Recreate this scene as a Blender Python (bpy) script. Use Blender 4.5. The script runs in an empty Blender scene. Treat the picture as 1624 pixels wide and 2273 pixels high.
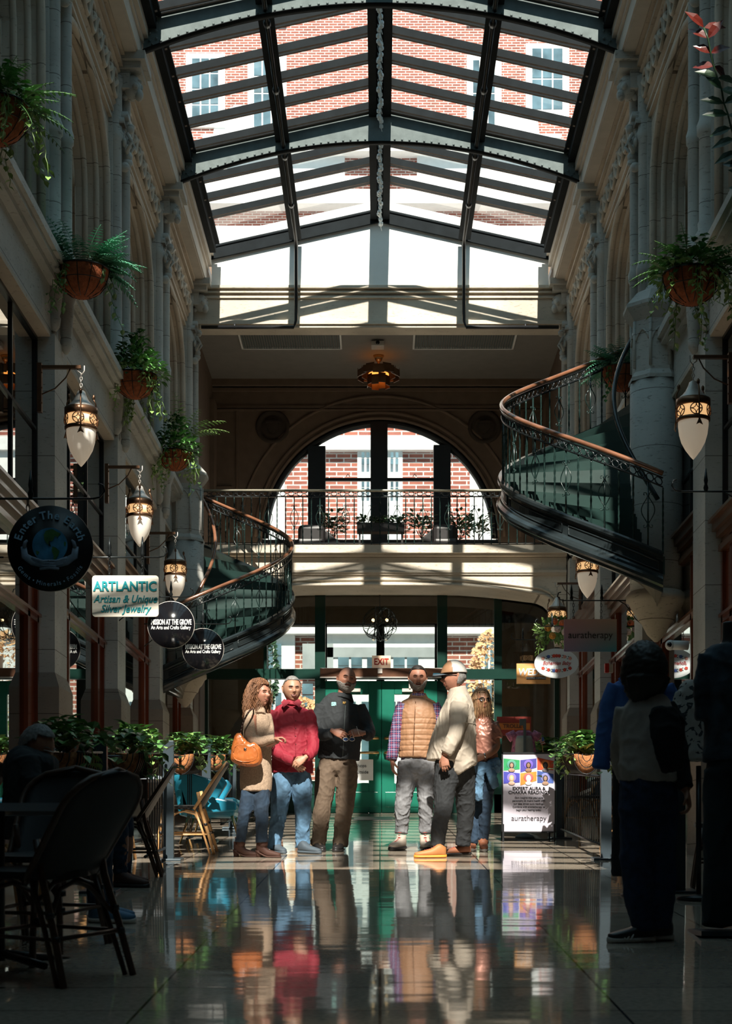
import bpy, math, random
from mathutils import Vector, Matrix, noise
from math import sin, cos, pi, radians, sqrt, atan2
random.seed(7)
C = bpy.context.scene
COL = C.collection

# ------------------------------------------------------------------ camera, sky, sun, exposure
F = 3600.0; VX = 843.0; VY = 1935.0; HC = .97; S = 255 / 3600.0     # focal length and horizon of the photograph
cam = bpy.data.cameras.new('camera'); camo = bpy.data.objects.new('camera', cam); COL.objects.link(camo)
camo.location = (0, 0, HC); camo.rotation_euler = (pi / 2, 0, 0)
cam.sensor_fit = 'AUTO'; cam.sensor_width = 36; cam.lens = F / 2273 * 36
cam.shift_x = -31 / 2273; cam.shift_y = (1935 - 1136.5) / 2273
cam.clip_start = .1; cam.clip_end = 300
cam.dof.use_dof = True; cam.dof.focus_distance = 16.5; cam.dof.aperture_fstop = 5.0
C.camera = camo
C.view_settings.view_transform = 'Standard'; C.view_settings.look = 'None'
C.view_settings.gamma = 1; C.view_settings.exposure = 0.0; C.view_settings.use_curve_mapping = False
w = bpy.data.worlds.new('sky'); C.world = w; w.use_nodes = True
bg = w.node_tree.nodes['Background']; bg.inputs[0].default_value = (.52, .84, 1, 1); bg.inputs[1].default_value = .95
sun = bpy.data.lights.new('sun', 'SUN'); suno = bpy.data.objects.new('sun', sun); COL.objects.link(suno)
sun.energy = 11; sun.angle = .009; sun.color = (1, .91, .80)
suno.location = (0, -10, 30)
suno.rotation_euler = Vector((-.022, 1, -1)).to_track_quat('-Z', 'Y').to_euler()
C.cycles.max_bounces = 8; C.cycles.diffuse_bounces = 4; C.cycles.glossy_bounces = 4
C.cycles.transparent_max_bounces = 24; C.cycles.transmission_bounces = 6
C.cycles.use_denoising = True
C.cycles.sample_clamp_indirect = 6

# ------------------------------------------------------------------ helpers
def V(*a): return Vector(a)
def P(px, py, Y): return V((px - VX) * Y / F, Y, HC - (py - VY) * Y / F)
def fz(y): return S * y
def floorY(py): return F * HC / (py - 1680)

class M:
    def __init__(s): s.v = []; s.f = []; s.m = []; s.mi = 0; s.sm = []; s.smooth = False
    def add(s, vs, fs, T=None):
        o = len(s.v)
        s.v += [tuple(T @ Vector(v)) if T is not None else tuple(v) for v in vs]
        for f in fs: s.f.append(tuple(i + o for i in f)); s.m.append(s.mi); s.sm.append(s.smooth)
        return s
    def box(s, a, b, T=None):
        x0, y0, z0 = [min(a[i], b[i]) for i in range(3)]; x1, y1, z1 = [max(a[i], b[i]) for i in range(3)]
        return s.add([(x0,y0,z0),(x1,y0,z0),(x1,y1,z0),(x0,y1,z0),(x0,y0,z1),(x1,y0,z1),(x1,y1,z1),(x0,y1,z1)],
              [(0,3,2,1),(4,5,6,7),(0,1,5,4),(1,2,6,5),(2,3,7,6),(3,0,4,7)], T)
    def loft(s, rings, cap=True, closed=False):
        n = len(rings[0]); vs = [p for r in rings for p in r]; fs = []
        R = len(rings)
        for i in range(R if closed else R - 1):
            for j in range(n):
                a = i * n + j; b = i * n + (j + 1) % n; c = ((i + 1) % R) * n + (j + 1) % n; d = ((i + 1) % R) * n + j
                fs.append((a, b, c, d))
        if cap and not closed: fs += [tuple(reversed(range(n))), tuple((R - 1) * n + j for j in range(n))]
        sm = s.smooth; s.smooth = True; s.add(vs, fs); s.smooth = sm
        return s
    def tube(s, pts, r, n=8, b=None, closed=False, cap=True, up=None):
        """tube along pts; r radius or list; b second radius (or list)"""
        pts = [Vector(p) for p in pts]; N = len(pts); rings = []; prev = None
        for i, p in enumerate(pts):
            if closed: t = pts[(i + 1) % N] - pts[i - 1]
            else: t = pts[min(i + 1, N - 1)] - pts[max(i - 1, 0)]
            if t.length < 1e-9: t = V(0, 0, 1)
            t.normalize()
            if up is not None: u = Vector(up)
            else: u = prev if prev is not None else (V(0, 1, 0) if abs(t.y) < .8 else V(0, 0, 1))
            u = u - t * u.dot(t)
            if u.length < 1e-6: u = V(1, 0, 0) - t * t.x
            u.normalize(); prev = u; q = t.cross(u)
            ra = r[i] if isinstance(r, (list, tuple)) else r
            rb = (b[i] if isinstance(b, (list, tuple)) else b) if b is not None else ra
            rings.append([p + q * (ra * cos(2 * pi * k / n)) + u * (rb * sin(2 * pi * k / n)) for k in range(n)])
        return s.loft(rings, cap, closed)
    def lathe(s, prof, c=(0, 0, 0), n=20, T=None):
        rings = []
        for r, z in prof:
            rg = [V(c[0] + r * cos(2 * pi * k / n), c[1] + r * sin(2 * pi * k / n), c[2] + z) for k in range(n)]
            if T is not None: rg = [T @ p for p in rg]
            rings.append(rg)
        return s.loft(rings)
    def ball(s, c, r, n=12, T=None):
        if not isinstance(r, (tuple, list)): r = (r, r, r)
        rings = []
        for i in range(n // 2 + 1):
            a = -pi / 2 + pi * i / (n // 2); a = max(min(a, pi/2 - .02), -pi/2 + .02)
            rg = [V(c[0] + r[0]*cos(a)*cos(2*pi*k/n), c[1] + r[1]*cos(a)*sin(2*pi*k/n), c[2] + r[2]*sin(a)) for k in range(n)]
            if T is not None: rg = [T @ p for p in rg]
            rings.append(rg)
        return s.loft(rings)
    def prism(s, poly, d, T=None):
        """poly: list of 3D points (planar), extruded by vector d"""
        n = len(poly); d = Vector(d); vs = [Vector(p) for p in poly] + [Vector(p) + d for p in poly]
        fs = [tuple(reversed(range(n))), tuple(range(n, 2 * n))] + [(i, (i + 1) % n, n + (i + 1) % n, n + i) for i in range(n)]
        return s.add(vs, fs, T)
    def sweep(s, prof, pts, dirs):
        """profile [(a,b)] swept: point = p + A*a + B*b with per-point axes"""
        rings = [[p + A * a + B * b for a, b in prof] for p, (A, B) in zip(pts, dirs)]
        n = len(prof); o = [q for r in rings for q in r]; fs = []
        for i in range(len(rings) - 1):
            for j in range(n):
                fs.append((i*n+j, i*n+(j+1) % n, (i+1)*n+(j+1) % n, (i+1)*n+j))
        fs += [tuple(reversed(range(n))), tuple((len(rings)-1)*n+j for j in range(n))]
        return s.add(o, fs)
    def quad(s, a, b, c, d): return s.add([a, b, c, d], [(0, 1, 2, 3)])
    def build(s, name, mats, parent=None, bevel=0, T=None, normals=True):
        me = bpy.data.meshes.new(name)
        me.from_pydata([tuple(v) for v in s.v], [], s.f)
        if not isinstance(mats, (list, tuple)): mats = [mats]
        for m in mats: me.materials.append(m)
        me.polygons.foreach_set('material_index', s.m)
        me.polygons.foreach_set('use_smooth', s.sm)
        if normals:
            import bmesh
            bm = bmesh.new(); bm.from_mesh(me); bmesh.ops.recalc_face_normals(bm, faces=bm.faces); bm.to_mesh(me); bm.free()
        o = bpy.data.objects.new(name, me); COL.objects.link(o)
        if parent is not None:
            o.parent = parent; o.matrix_parent_inverse = parent_matrix(parent).inverted()
        if bevel:
            md = o.modifiers.new('bevel', 'BEVEL'); md.width = bevel; md.segments = 2; md.limit_method = 'ANGLE'
        return o

def parent_matrix(o):
    m = Matrix.LocRotScale(o.location, o.rotation_euler, o.scale)
    if o.parent is not None: m = parent_matrix(o.parent) @ o.matrix_parent_inverse @ m
    return m
def tag(o, label=None, cat=None, group=None, kind=None):
    if label: o['label'] = label
    if cat: o['category'] = cat
    if group: o['group'] = group
    if kind: o['kind'] = kind
    return o
def thing(name, label, cat, loc=(0, 0, 0), group=None, rz=0, rx=0):
    o = bpy.data.objects.new(name, None); COL.objects.link(o); o.empty_display_size = .1
    o.location = loc; o.rotation_euler = (rx, 0, rz)
    return tag(o, label, cat, group)
def struct(o): o['kind'] = 'structure'; return o
def LB(m, name, mats, parent, bevel=0):
    """build in the parent's LOCAL space"""
    o = m.build(name, mats, None, bevel); o.parent = parent; return o
def copy_tree(o, parent=None):
    c = o.copy(); COL.objects.link(c); c.parent = parent
    for ch in list(o.children): copy_tree(ch, c)
    return c

# ------------------------------------------------------------------ materials
MT = {}
def nodes(name):
    m = bpy.data.materials.new(name); m.use_nodes = True; nt = m.node_tree
    b = nt.nodes['Principled BSDF']; MT[name] = m
    return m, nt, b
def N(nt, t, **k):
    n = nt.nodes.new(t)
    for a, v in k.items():
        if a[0] == '_': n.inputs[int(a[1:])].default_value = v
        else: setattr(n, a, v)
    return n
def mat(name, col, rough=.6, metal=0, var=.12, scale=6, bump=.0, bscale=60, emit=None, estr=1, stretch=None, coat=0, sheen=0):
    m, nt, b = nodes(name); L = nt.links.new
    b.inputs['Roughness'].default_value = rough; b.inputs['Metallic'].default_value = metal
    b.inputs['Base Color'].default_value = (*col, 1)
    if coat: b.inputs['Coat Weight'].default_value = coat; b.inputs['Coat Roughness'].default_value = .08
    tc = N(nt, 'ShaderNodeTexCoord'); co = tc.outputs['Object']
    if stretch:
        mp = N(nt, 'ShaderNodeMapping'); mp.inputs['Scale'].default_value = stretch; L(co, mp.inputs[0]); co = mp.outputs[0]
    if var:
        nz = N(nt, 'ShaderNodeTexNoise'); nz.inputs['Scale'].default_value = scale; nz.inputs['Detail'].default_value = 6; L(co, nz.inputs['Vector'])
        rp = N(nt, 'ShaderNodeValToRGB'); L(nz.outputs['Fac'], rp.inputs[0])
        rp.color_ramp.elements[0].position = .3; rp.color_ramp.elements[1].position = .7
        rp.color_ramp.elements[0].color = (*[c * (1 - var) for c in col], 1); rp.color_ramp.elements[1].color = (*[min(1, c * (1 + var)) for c in col], 1)
        L(rp.outputs[0], b.inputs['Base Color'])
    if bump:
        n2 = N(nt, 'ShaderNodeTexNoise'); n2.inputs['Scale'].default_value = bscale; n2.inputs['Detail'].default_value = 4; L(co, n2.inputs['Vector'])
        bp = N(nt, 'ShaderNodeBump'); bp.inputs['Strength'].default_value = bump; bp.inputs['Distance'].default_value = .01
        L(n2.outputs['Fac'], bp.inputs['Height']); L(bp.outputs[0], b.inputs['Normal'])
    if emit: b.inputs['Emission Color'].default_value = (*emit, 1); b.inputs['Emission Strength'].default_value = estr
    return m
def glassmat(name, tint=(.9, .95, .95), refl=.25, rough=0.0):
    """thin sheet glass: clear with a Fresnel reflection"""
    m = bpy.data.materials.new(name); m.use_nodes = True; nt = m.node_tree; nt.nodes.clear(); L = nt.links.new; MT[name] = m
    o = N(nt, 'ShaderNodeOutputMaterial'); t = N(nt, 'ShaderNodeBsdfTransparent', _0=(*tint, 1)); g = N(nt, 'ShaderNodeBsdfGlossy')
    g.inputs['Roughness'].default_value = rough
    fr = N(nt, 'ShaderNodeLayerWeight'); fr.inputs[0].default_value = .5
    pw = N(nt, 'ShaderNodeMath', operation='POWER'); pw.inputs[1].default_value = 4.0; L(fr.outputs['Facing'], pw.inputs[0])
    ma = N(nt, 'ShaderNodeMath', operation='MULTIPLY_ADD', use_clamp=True); ma.inputs[1].default_value = .9; ma.inputs[2].default_value = refl
    mx = N(nt, 'ShaderNodeMixShader'); L(pw.outputs[0], ma.inputs[0]); L(ma.outputs[0], mx.inputs[0]); L(t.outputs[0], mx.inputs[1]); L(g.outputs[0], mx.inputs[2]); L(mx.outputs[0], o.inputs[0])
    return m
def stone(name, col, pit=.5, bw=None):
    """travertine: fine horizontal pits, block joints, weathering"""
    m, nt, b = nodes(name); L = nt.links.new
    b.inputs['Roughness'].default_value = .75
    tc = N(nt, 'ShaderNodeTexCoord'); co = tc.outputs['Object']
    n1 = N(nt, 'ShaderNodeTexNoise'); n1.inputs['Scale'].default_value = 1.3; n1.inputs['Detail'].default_value = 8; L(co, n1.inputs['Vector'])
    mp = N(nt, 'ShaderNodeMapping'); mp.inputs['Scale'].default_value = (9, 9, 34); L(co, mp.inputs[0])
    n2 = N(nt, 'ShaderNodeTexNoise'); n2.inputs['Scale'].default_value = 1.6; n2.inputs['Detail'].default_value = 5; n2.inputs['Roughness'].default_value = .65; L(mp.outputs[0], n2.inputs['Vector'])
    r2 = N(nt, 'ShaderNodeValToRGB'); r2.color_ramp.elements[0].position = .30; r2.color_ramp.elements[0].color = (.35, .3, .26, 1); r2.color_ramp.elements[1].position = .42; r2.color_ramp.elements[1].color = (1, 1, 1, 1)
    L(n2.outputs['Fac'], r2.inputs[0])
    r1 = N(nt, 'ShaderNodeValToRGB'); r1.color_ramp.elements[0].position = .3; r1.color_ramp.elements[1].position = .72
    r1.color_ramp.elements[0].color = (*[c * .72 for c in col], 1); r1.color_ramp.elements[1].color = (*[min(1, c * 1.1) for c in col], 1)
    L(n1.outputs['Fac'], r1.inputs[0])
    mx = N(nt, 'ShaderNodeMix', data_type='RGBA', blend_type='MULTIPLY'); mx.inputs[0].default_value = pit
    L(r1.outputs[0], mx.inputs[6]); L(r2.outputs[0], mx.inputs[7]); out = mx.outputs[2]
    # joints every 0.62 m in height
    sx = N(nt, 'ShaderNodeSeparateXYZ'); L(co, sx.inputs[0])
    mz = N(nt, 'ShaderNodeMath', operation='FRACT'); d = N(nt, 'ShaderNodeMath', operation='MULTIPLY'); d.inputs[1].default_value = 1 / .62; L(sx.outputs[2], d.inputs[0]); L(d.outputs[0], mz.inputs[0])
    lt = N(nt, 'ShaderNodeMath', operation='LESS_THAN'); lt.inputs[1].default_value = .013; L(mz.outputs[0], lt.inputs[0])
    m2 = N(nt, 'ShaderNodeMix', data_type='RGBA', blend_type='MULTIPLY'); L(lt.outputs[0], m2.inputs[0]); L(out, m2.inputs[6]); m2.inputs[7].default_value = (.35, .32, .3, 1)
    L(m2.outputs[2], b.inputs['Base Color'])
    bp = N(nt, 'ShaderNodeBump'); bp.inputs['Strength'].default_value = .5; bp.inputs['Distance'].default_value = .012; L(r2.outputs[0], bp.inputs['Height']); L(bp.outputs[0], b.inputs['Normal'])
    return m
stone('travertine', (.58, .49, .39)); stone('travertine_pale', (.68, .60, .49), .35); stone('travertine_dark', (.31, .25, .20))
stone('stone_grey', (.54, .53, .49), .7)
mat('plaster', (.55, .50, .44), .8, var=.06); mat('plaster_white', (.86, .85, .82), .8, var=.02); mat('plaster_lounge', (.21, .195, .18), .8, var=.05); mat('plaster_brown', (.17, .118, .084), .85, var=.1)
mat('steel_grey', (.15, .18, .18), .45, .0, var=.14, scale=9, bump=.15, bscale=30); mat('steel_dark', (.010, .013, .015), .6, .0, var=.2)
mat('bar_light', (.30, .25, .23), .5, 0); mat('black_metal', (.013, .014, .016), .35, 0, var=.2); mat('black_gloss', (.008, .008, .01), .12, var=0)
mat('iron', (.025, .03, .032), .28, .6, var=.2); mat('iron_green', (.014, .032, .029), .22, .1, var=.2)
mat('stair_green', (.018, .042, .037), .4, 0, var=.15); mat('stringer', (.018, .024, .026), .16, 0, var=.15)
mat('bronze', (.20, .105, .06), .35, .8, var=.2); mat('brass', (.75, .50, .24), .25, 1, var=.1); mat('pewter', (.62, .57, .52), .4, .35, var=.1)
mat('rail_wood', (.20, .085, .045), .2, 0, var=.25, coat=.5); mat('wood_red', (.16, .035, .015), .25, 0, var=.3, stretch=(1, 1, .15), coat=.4)
mat('wood_brown', (.13, .06, .035), .3, 0, var=.3, stretch=(1, .15, 1), coat=.3)
mat('green_paint', (.008, .13, .085), .3, 0, var=.12, scale=3); mat('shaded_green', (.003, .028, .02), .3, 0, var=.1)  # second green: door paint darkened to stand in for the bridge's shadow
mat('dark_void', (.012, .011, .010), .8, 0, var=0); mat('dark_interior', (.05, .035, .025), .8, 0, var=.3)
mat('lamp_glass_white', (.80, .76, .70), .25, 0, var=.03, emit=(1, .78, .55), estr=.22)
mat('lamp_glass_lit', (.8, .6, .4), .4, 0, var=.03, emit=(1, .58, .25), estr=.8)
mat('bulb', (1, .8, .5), .4, 0, var=0, emit=(1, .65, .3), estr=6)
mat('chrome', (.8, .8, .8), .12, 1, var=0); mat('glass_white', (.8, .85, .85), .2, 0, var=.1)
glassmat('window_glass', (.86, .92, .9), .10); glassmat('skylight_glass', (.93, .97, .97), .02); glassmat('shop_glass', (.5, .55, .55), .30, .006)
mat('coir', (.36, .14, .05), .95, 0, var=.45, scale=30, bump=1, bscale=80); mat('coir_pot', (.32, .085, .03), .9, 0, var=.35, scale=20, bump=.8, bscale=50)
mat('leaf', (.09, .22, .06), .4, 0, var=.5, scale=3); mat('leaf_light', (.22, .36, .10), .4, 0, var=.4, scale=3); mat('leaf_dark', (.025, .06, .025), .4, 0, var=.4, scale=3)
mat('leaf_fern', (.09, .30, .18), .5, 0, var=.4, scale=3); mat('leaf_red', (.10, .013, .008), .3, 0, var=.4, scale=3); mat('leaf_autumn', (.80, .42, .22), .6, 0, var=.5, scale=3)
mat('stem', (.10, .08, .04), .7)
mat('bamboo', (.62, .34, .14), .35, 0, var=.25, scale=14); mat('wicker_teal', (.02, .25, .38), .35, 0, var=.1)
mat('tabletop', (.09, .06, .05), .25, 0, var=.2); mat('table_rim', (.40, .46, .52), .3, .3, var=.05)  # rim: bluish highlight put into its base colour
mat('asphalt', (.35, .33, .31), .9, 0)

def floor_mat():
    m, nt, b = nodes('polished_floor'); L = nt.links.new
    tc = N(nt, 'ShaderNodeTexCoord'); co = tc.outputs['Object']
    n1 = N(nt, 'ShaderNodeTexNoise'); n1.inputs['Scale'].default_value = 40; n1.inputs['Detail'].default_value = 6; L(co, n1.inputs['Vector'])
    n3 = N(nt, 'ShaderNodeTexNoise'); n3.inputs['Scale'].default_value = .8; L(co, n3.inputs['Vector'])
    br = N(nt, 'ShaderNodeTexBrick'); br.offset = 0; br.inputs['Scale'].default_value = 1; br.inputs['Brick Width'].default_value = .92; br.inputs['Row Height'].default_value = .62; br.inputs['Mortar Size'].default_value = .006
    br.inputs['Color1'].default_value = (.52, .44, .35, 1); br.inputs['Color2'].default_value = (.42, .35, .28, 1); br.inputs['Mortar'].default_value = (.05, .04, .035, 1); L(co, br.inputs['Vector'])
    mx = N(nt, 'ShaderNodeMix', data_type='RGBA', blend_type='MULTIPLY'); mx.inputs[0].default_value = .45; L(br.outputs[0], mx.inputs[6])
    rp = N(nt, 'ShaderNodeValToRGB'); rp.color_ramp.elements[0].color = (.45, .42, .4, 1); rp.color_ramp.elements[0].position = .35; rp.color_ramp.elements[1].position = .6; L(n1.outputs['Fac'], rp.inputs[0]); L(rp.outputs[0], mx.inputs[7])
    L(mx.outputs[2], b.inputs['Base Color'])
    b.inputs['Roughness'].default_value = .055; b.inputs['IOR'].default_value = 1.5
    # each tile a hair out of level + rolling polish waves
    dv = N(nt, 'ShaderNodeVectorMath', operation='DIVIDE'); dv.inputs[1].default_value = (.92, .62, 1); L(co, dv.inputs[0])
    fl = N(nt, 'ShaderNodeVectorMath', operation='FLOOR'); L(dv.outputs[0], fl.inputs[0])
    wn = N(nt, 'ShaderNodeTexWhiteNoise'); L(fl.outputs[0], wn.inputs[0])
    sb = N(nt, 'ShaderNodeVectorMath', operation='SUBTRACT'); sb.inputs[1].default_value = (.5, .5, .5); L(wn.outputs['Color'], sb.inputs[0])
    sc = N(nt, 'ShaderNodeVectorMath', operation='MULTIPLY'); sc.inputs[1].default_value = (.0035, .006, 0); L(sb.outputs[0], sc.inputs[0])
    mp = N(nt, 'ShaderNodeMapping'); mp.inputs['Scale'].default_value = (2.2, 9, 1); L(co, mp.inputs[0])
    n2 = N(nt, 'ShaderNodeTexNoise'); n2.inputs['Scale'].default_value = 1; n2.inputs['Detail'].default_value = 2; L(mp.outputs[0], n2.inputs['Vector'])
    s2 = N(nt, 'ShaderNodeVectorMath', operation='SUBTRACT'); s2.inputs[1].default_value = (.5, .5, .5); L(n2.outputs['Color'], s2.inputs[0])
    c2 = N(nt, 'ShaderNodeVectorMath', operation='MULTIPLY'); c2.inputs[1].default_value = (.006, .022, 0); L(s2.outputs[0], c2.inputs[0])
    ge = N(nt, 'ShaderNodeNewGeometry')
    a1 = N(nt, 'ShaderNodeVectorMath', operation='ADD'); L(sc.outputs[0], a1.inputs[0]); L(c2.outputs[0], a1.inputs[1])
    a2 = N(nt, 'ShaderNodeVectorMath', operation='ADD'); L(a1.outputs[0], a2.inputs[0]); L(ge.outputs['Normal'], a2.inputs[1])
    nn = N(nt, 'ShaderNodeVectorMath', operation='NORMALIZE'); L(a2.outputs[0], nn.inputs[0]); L(nn.outputs[0], b.inputs['Normal'])
    return m
floor_mat()
def brick_mat():
    m, nt, b = nodes('brick'); L = nt.links.new; b.inputs['Roughness'].default_value = .9
    tc = N(nt, 'ShaderNodeTexCoord'); mp = N(nt, 'ShaderNodeMapping'); mp.inputs['Rotation'].default_value = (pi / 2, 0, 0); L(tc.outputs['Object'], mp.inputs[0])
    br = N(nt, 'ShaderNodeTexBrick'); br.inputs['Scale'].default_value = 1; br.inputs['Brick Width'].default_value = .41; br.inputs['Row Height'].default_value = .127; br.inputs['Mortar Size'].default_value = .017
    br.inputs['Color1'].default_value = (.46, .15, .10, 1); br.inputs['Color2'].default_value = (.34, .10, .07, 1); br.inputs['Mortar'].default_value = (.80, .72, .66, 1); L(mp.outputs[0], br.inputs['Vector'])
    nz = N(nt, 'ShaderNodeTexNoise'); nz.inputs['Scale'].default_value = 3; nz.inputs['Detail'].default_value = 6; L(tc.outputs['Object'], nz.inputs['Vector'])
    mx = N(nt, 'ShaderNodeMix', data_type='RGBA', blend_type='MULTIPLY'); mx.inputs[0].default_value = .5; L(br.outputs[0], mx.inputs[6]); L(nz.outputs['Fac'], mx.inputs[7]); L(mx.outputs[2], b.inputs['Base Color'])
    return m
brick_mat(); MT['brick_fine'] = MT['brick'].copy(); MT['brick_fine'].name = 'brick_fine'
for n_ in MT['brick_fine'].node_tree.nodes:
    if n_.bl_idname == 'ShaderNodeTexBrick': n_.inputs['Scale'].default_value = 1.7
def wicker_mat():
    m, nt, b = nodes('wicker'); L = nt.links.new; b.inputs['Roughness'].default_value = .4
    tc = N(nt, 'ShaderNodeTexCoord'); ck = N(nt, 'ShaderNodeTexChecker'); ck.inputs['Scale'].default_value = 45
    ck.inputs['Color1'].default_value = (.015, .014, .014, 1); ck.inputs['Color2'].default_value = (.06, .057, .055, 1); L(tc.outputs['Object'], ck.inputs[0]); L(ck.outputs[0], b.inputs['Base Color'])
    return m
wicker_mat()
def mats(*n): return [MT[x] for x in n]
def cloth(name, col, rough=.85, var=.08, scale=30, bump=.08, bscale=220, **k): return mat(name, col, rough, 0, var, scale, bump, bscale, **k)
def plaid_mat():
    m, nt, b = nodes('plaid'); L = nt.links.new; b.inputs['Roughness'].default_value = .85
    tc = N(nt, 'ShaderNodeTexCoord'); se = N(nt, 'ShaderNodeSeparateXYZ'); L(tc.outputs['Object'], se.inputs[0]); cur = (.05, .045, .12, 1); src = None
    for o_, fr, wd, c_ in ((0, 42, .22, (.40, .05, .07, 1)), (2, 42, .22, (.40, .05, .07, 1)), (0, 21, .1, (.35, .40, .55, 1)), (2, 21, .1, (.35, .40, .55, 1))):
        mu = N(nt, 'ShaderNodeMath', operation='MULTIPLY'); mu.inputs[1].default_value = fr; L(se.outputs[o_], mu.inputs[0]); fr_ = N(nt, 'ShaderNodeMath', operation='FRACT'); L(mu.outputs[0], fr_.inputs[0])
        lt = N(nt, 'ShaderNodeMath', operation='LESS_THAN'); lt.inputs[1].default_value = wd; L(fr_.outputs[0], lt.inputs[0]); mm = N(nt, 'ShaderNodeMath', operation='MULTIPLY'); mm.inputs[1].default_value = .7; L(lt.outputs[0], mm.inputs[0])
        mx = N(nt, 'ShaderNodeMix', data_type='RGBA'); L(mm.outputs[0], mx.inputs[0]); mx.inputs[7].default_value = c_
        if src is None: mx.inputs[6].default_value = cur
        else: L(src, mx.inputs[6])
        src = mx.outputs[2]
    L(src, b.inputs['Base Color']); return m
plaid_mat()
mat('skin', (.42, .22, .14), .5, 0, var=.08, scale=25); mat('skin_tan', (.30, .13, .075), .5, 0, var=.08, scale=25); mat('skin_red', (.38, .17, .11), .5, 0, var=.1, scale=25); mat('skin_shade', (.24, .11, .075), .5, 0, var=0)
mat('lips', (.28, .09, .07), .45, 0, var=0); mat('eye_white', (.7, .68, .64), .2, 0, var=0)
mat('hair_brown', (.22, .10, .048), .6, 0, var=.45, scale=30, stretch=(1, 1, .2)); mat('hair_dark', (.018, .013, .011), .5, 0, var=.3); mat('hair_grey', (.20, .19, .18), .6, 0, var=.3, scale=60); mat('hair_blond', (.28, .16, .08), .45, 0, var=.5, scale=30); mat('beard_grey', (.24, .22, .20), .8, 0, var=.45, scale=90); mat('beard_dark', (.10, .07, .055), .8, 0, var=.5, scale=90)
cloth('knit_tan', (.38, .27, .19), .9, .25, 90, .35, 150); cloth('denim_dark', (.014, .03, .055), .9, .5, 9); cloth('denim_light', (.085, .17, .27), .9, .7, 6); cloth('denim_grey', (.18, .18, .19), .9, .55, 6); cloth('shirt_red', (.26, .010, .026), .75, .06, 40, .2)
cloth('fleece_black', (.022, .025, .028), .9, .1); cloth('khaki_brown', (.12, .082, .055), .85, .1); cloth('vest_tan', (.32, .165, .085), .6, .06); cloth('shirt_khaki', (.40, .34, .275), .7, .04, 10, .1); cloth('charcoal', (.022, .024, .027), .85, .2)
cloth('navy', (.016, .032, .075), .9, .3); cloth('sweater_cream', (.42, .37, .33), .95, .1); cloth('jacket_blue', (.05, .12, .34), .9, .15, 20); cloth('black_cloth', (.007, .007, .008), .9, .1)
mat('rose_metal', (.42, .19, .14), .35, .35, var=.1, scale=8, bump=.2, bscale=20); mat('leather_tan', (.42, .12, .03), .3, 0, var=.25, scale=7, coat=.3); mat('leather_brown', (.06, .023, .015), .75, 0, var=.2); mat('leather_black', (.02, .018, .018), .4, 0, var=.2)
mat('shoe_slate', (.06, .08, .10), .7, 0, var=.2); mat('boot_stone', (.42, .35, .29), .7, 0, var=.15); mat('shoe_orange', (.42, .17, .055), .6, 0, var=.1); mat('sole_orange', (.75, .30, .04), .5, 0, var=0); mat('shoe_rust', (.33, .12, .06), .6, 0, var=.1); mat('sole_pale', (.6, .55, .5), .6, 0, var=0); mat('lace_red', (.35, .06, .05), .7, 0, var=0); mat('mesh_white', (.5, .47, .43), .7, 0, var=.15, scale=120)
mat('shaded_bamboo', (.07, .032, .018), .4, 0, var=.25, scale=14); mat('shaded_wicker', (.010, .009, .010), .5, 0, var=.4, scale=90)  # bamboo and wicker copies with the shade put into their colour
for n_ in ('steel_grey', 'steel_dark', 'bar_light'):
    b_ = MT[n_].node_tree.nodes['Principled BSDF']; b_.inputs['Roughness'].default_value = .8; b_.inputs['Specular IOR Level'].default_value = .15
mat('medallion_dark', (.05, .036, .027), .85, var=.1)
# ================================================================== THE SETTING
YK = [-6.3, -2.6, 1.1, 4.8, 8.48, 12.17, 15.87, 19.6, 23.3, 27.0]     # column lines along the arcade
YE = 27.0; YB = 30.05; YG = 28.0
fl = M(); fl.quad((-9, -8, fz(-8)), (9, -8, fz(-8)), (9, 30.6, fz(30.6)), (-9, 30.6, fz(30.6))); fl.quad((-9, -8, fz(-8)-.3), (-9, 30.6, fz(30.6)-.3), (9, 30.6, fz(30.6)-.3), (9, -8, fz(-8)-.3))
struct(fl.build('floor', MT['polished_floor'], normals=False))

def arch_pts(y0, y1, zs, rise, n=20, e=2.3):
    yc = (y0 + y1) / 2; h = (y1 - y0) / 2; out = []
    for i in range(n + 1):
        a = pi - pi * i / n; c, s_ = cos(a), sin(a)
        out.append((yc + h * (abs(c) ** (2 / e)) * (1 if c > 0 else -1), zs + rise * (abs(s_) ** (2 / e))))
    return out

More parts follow.
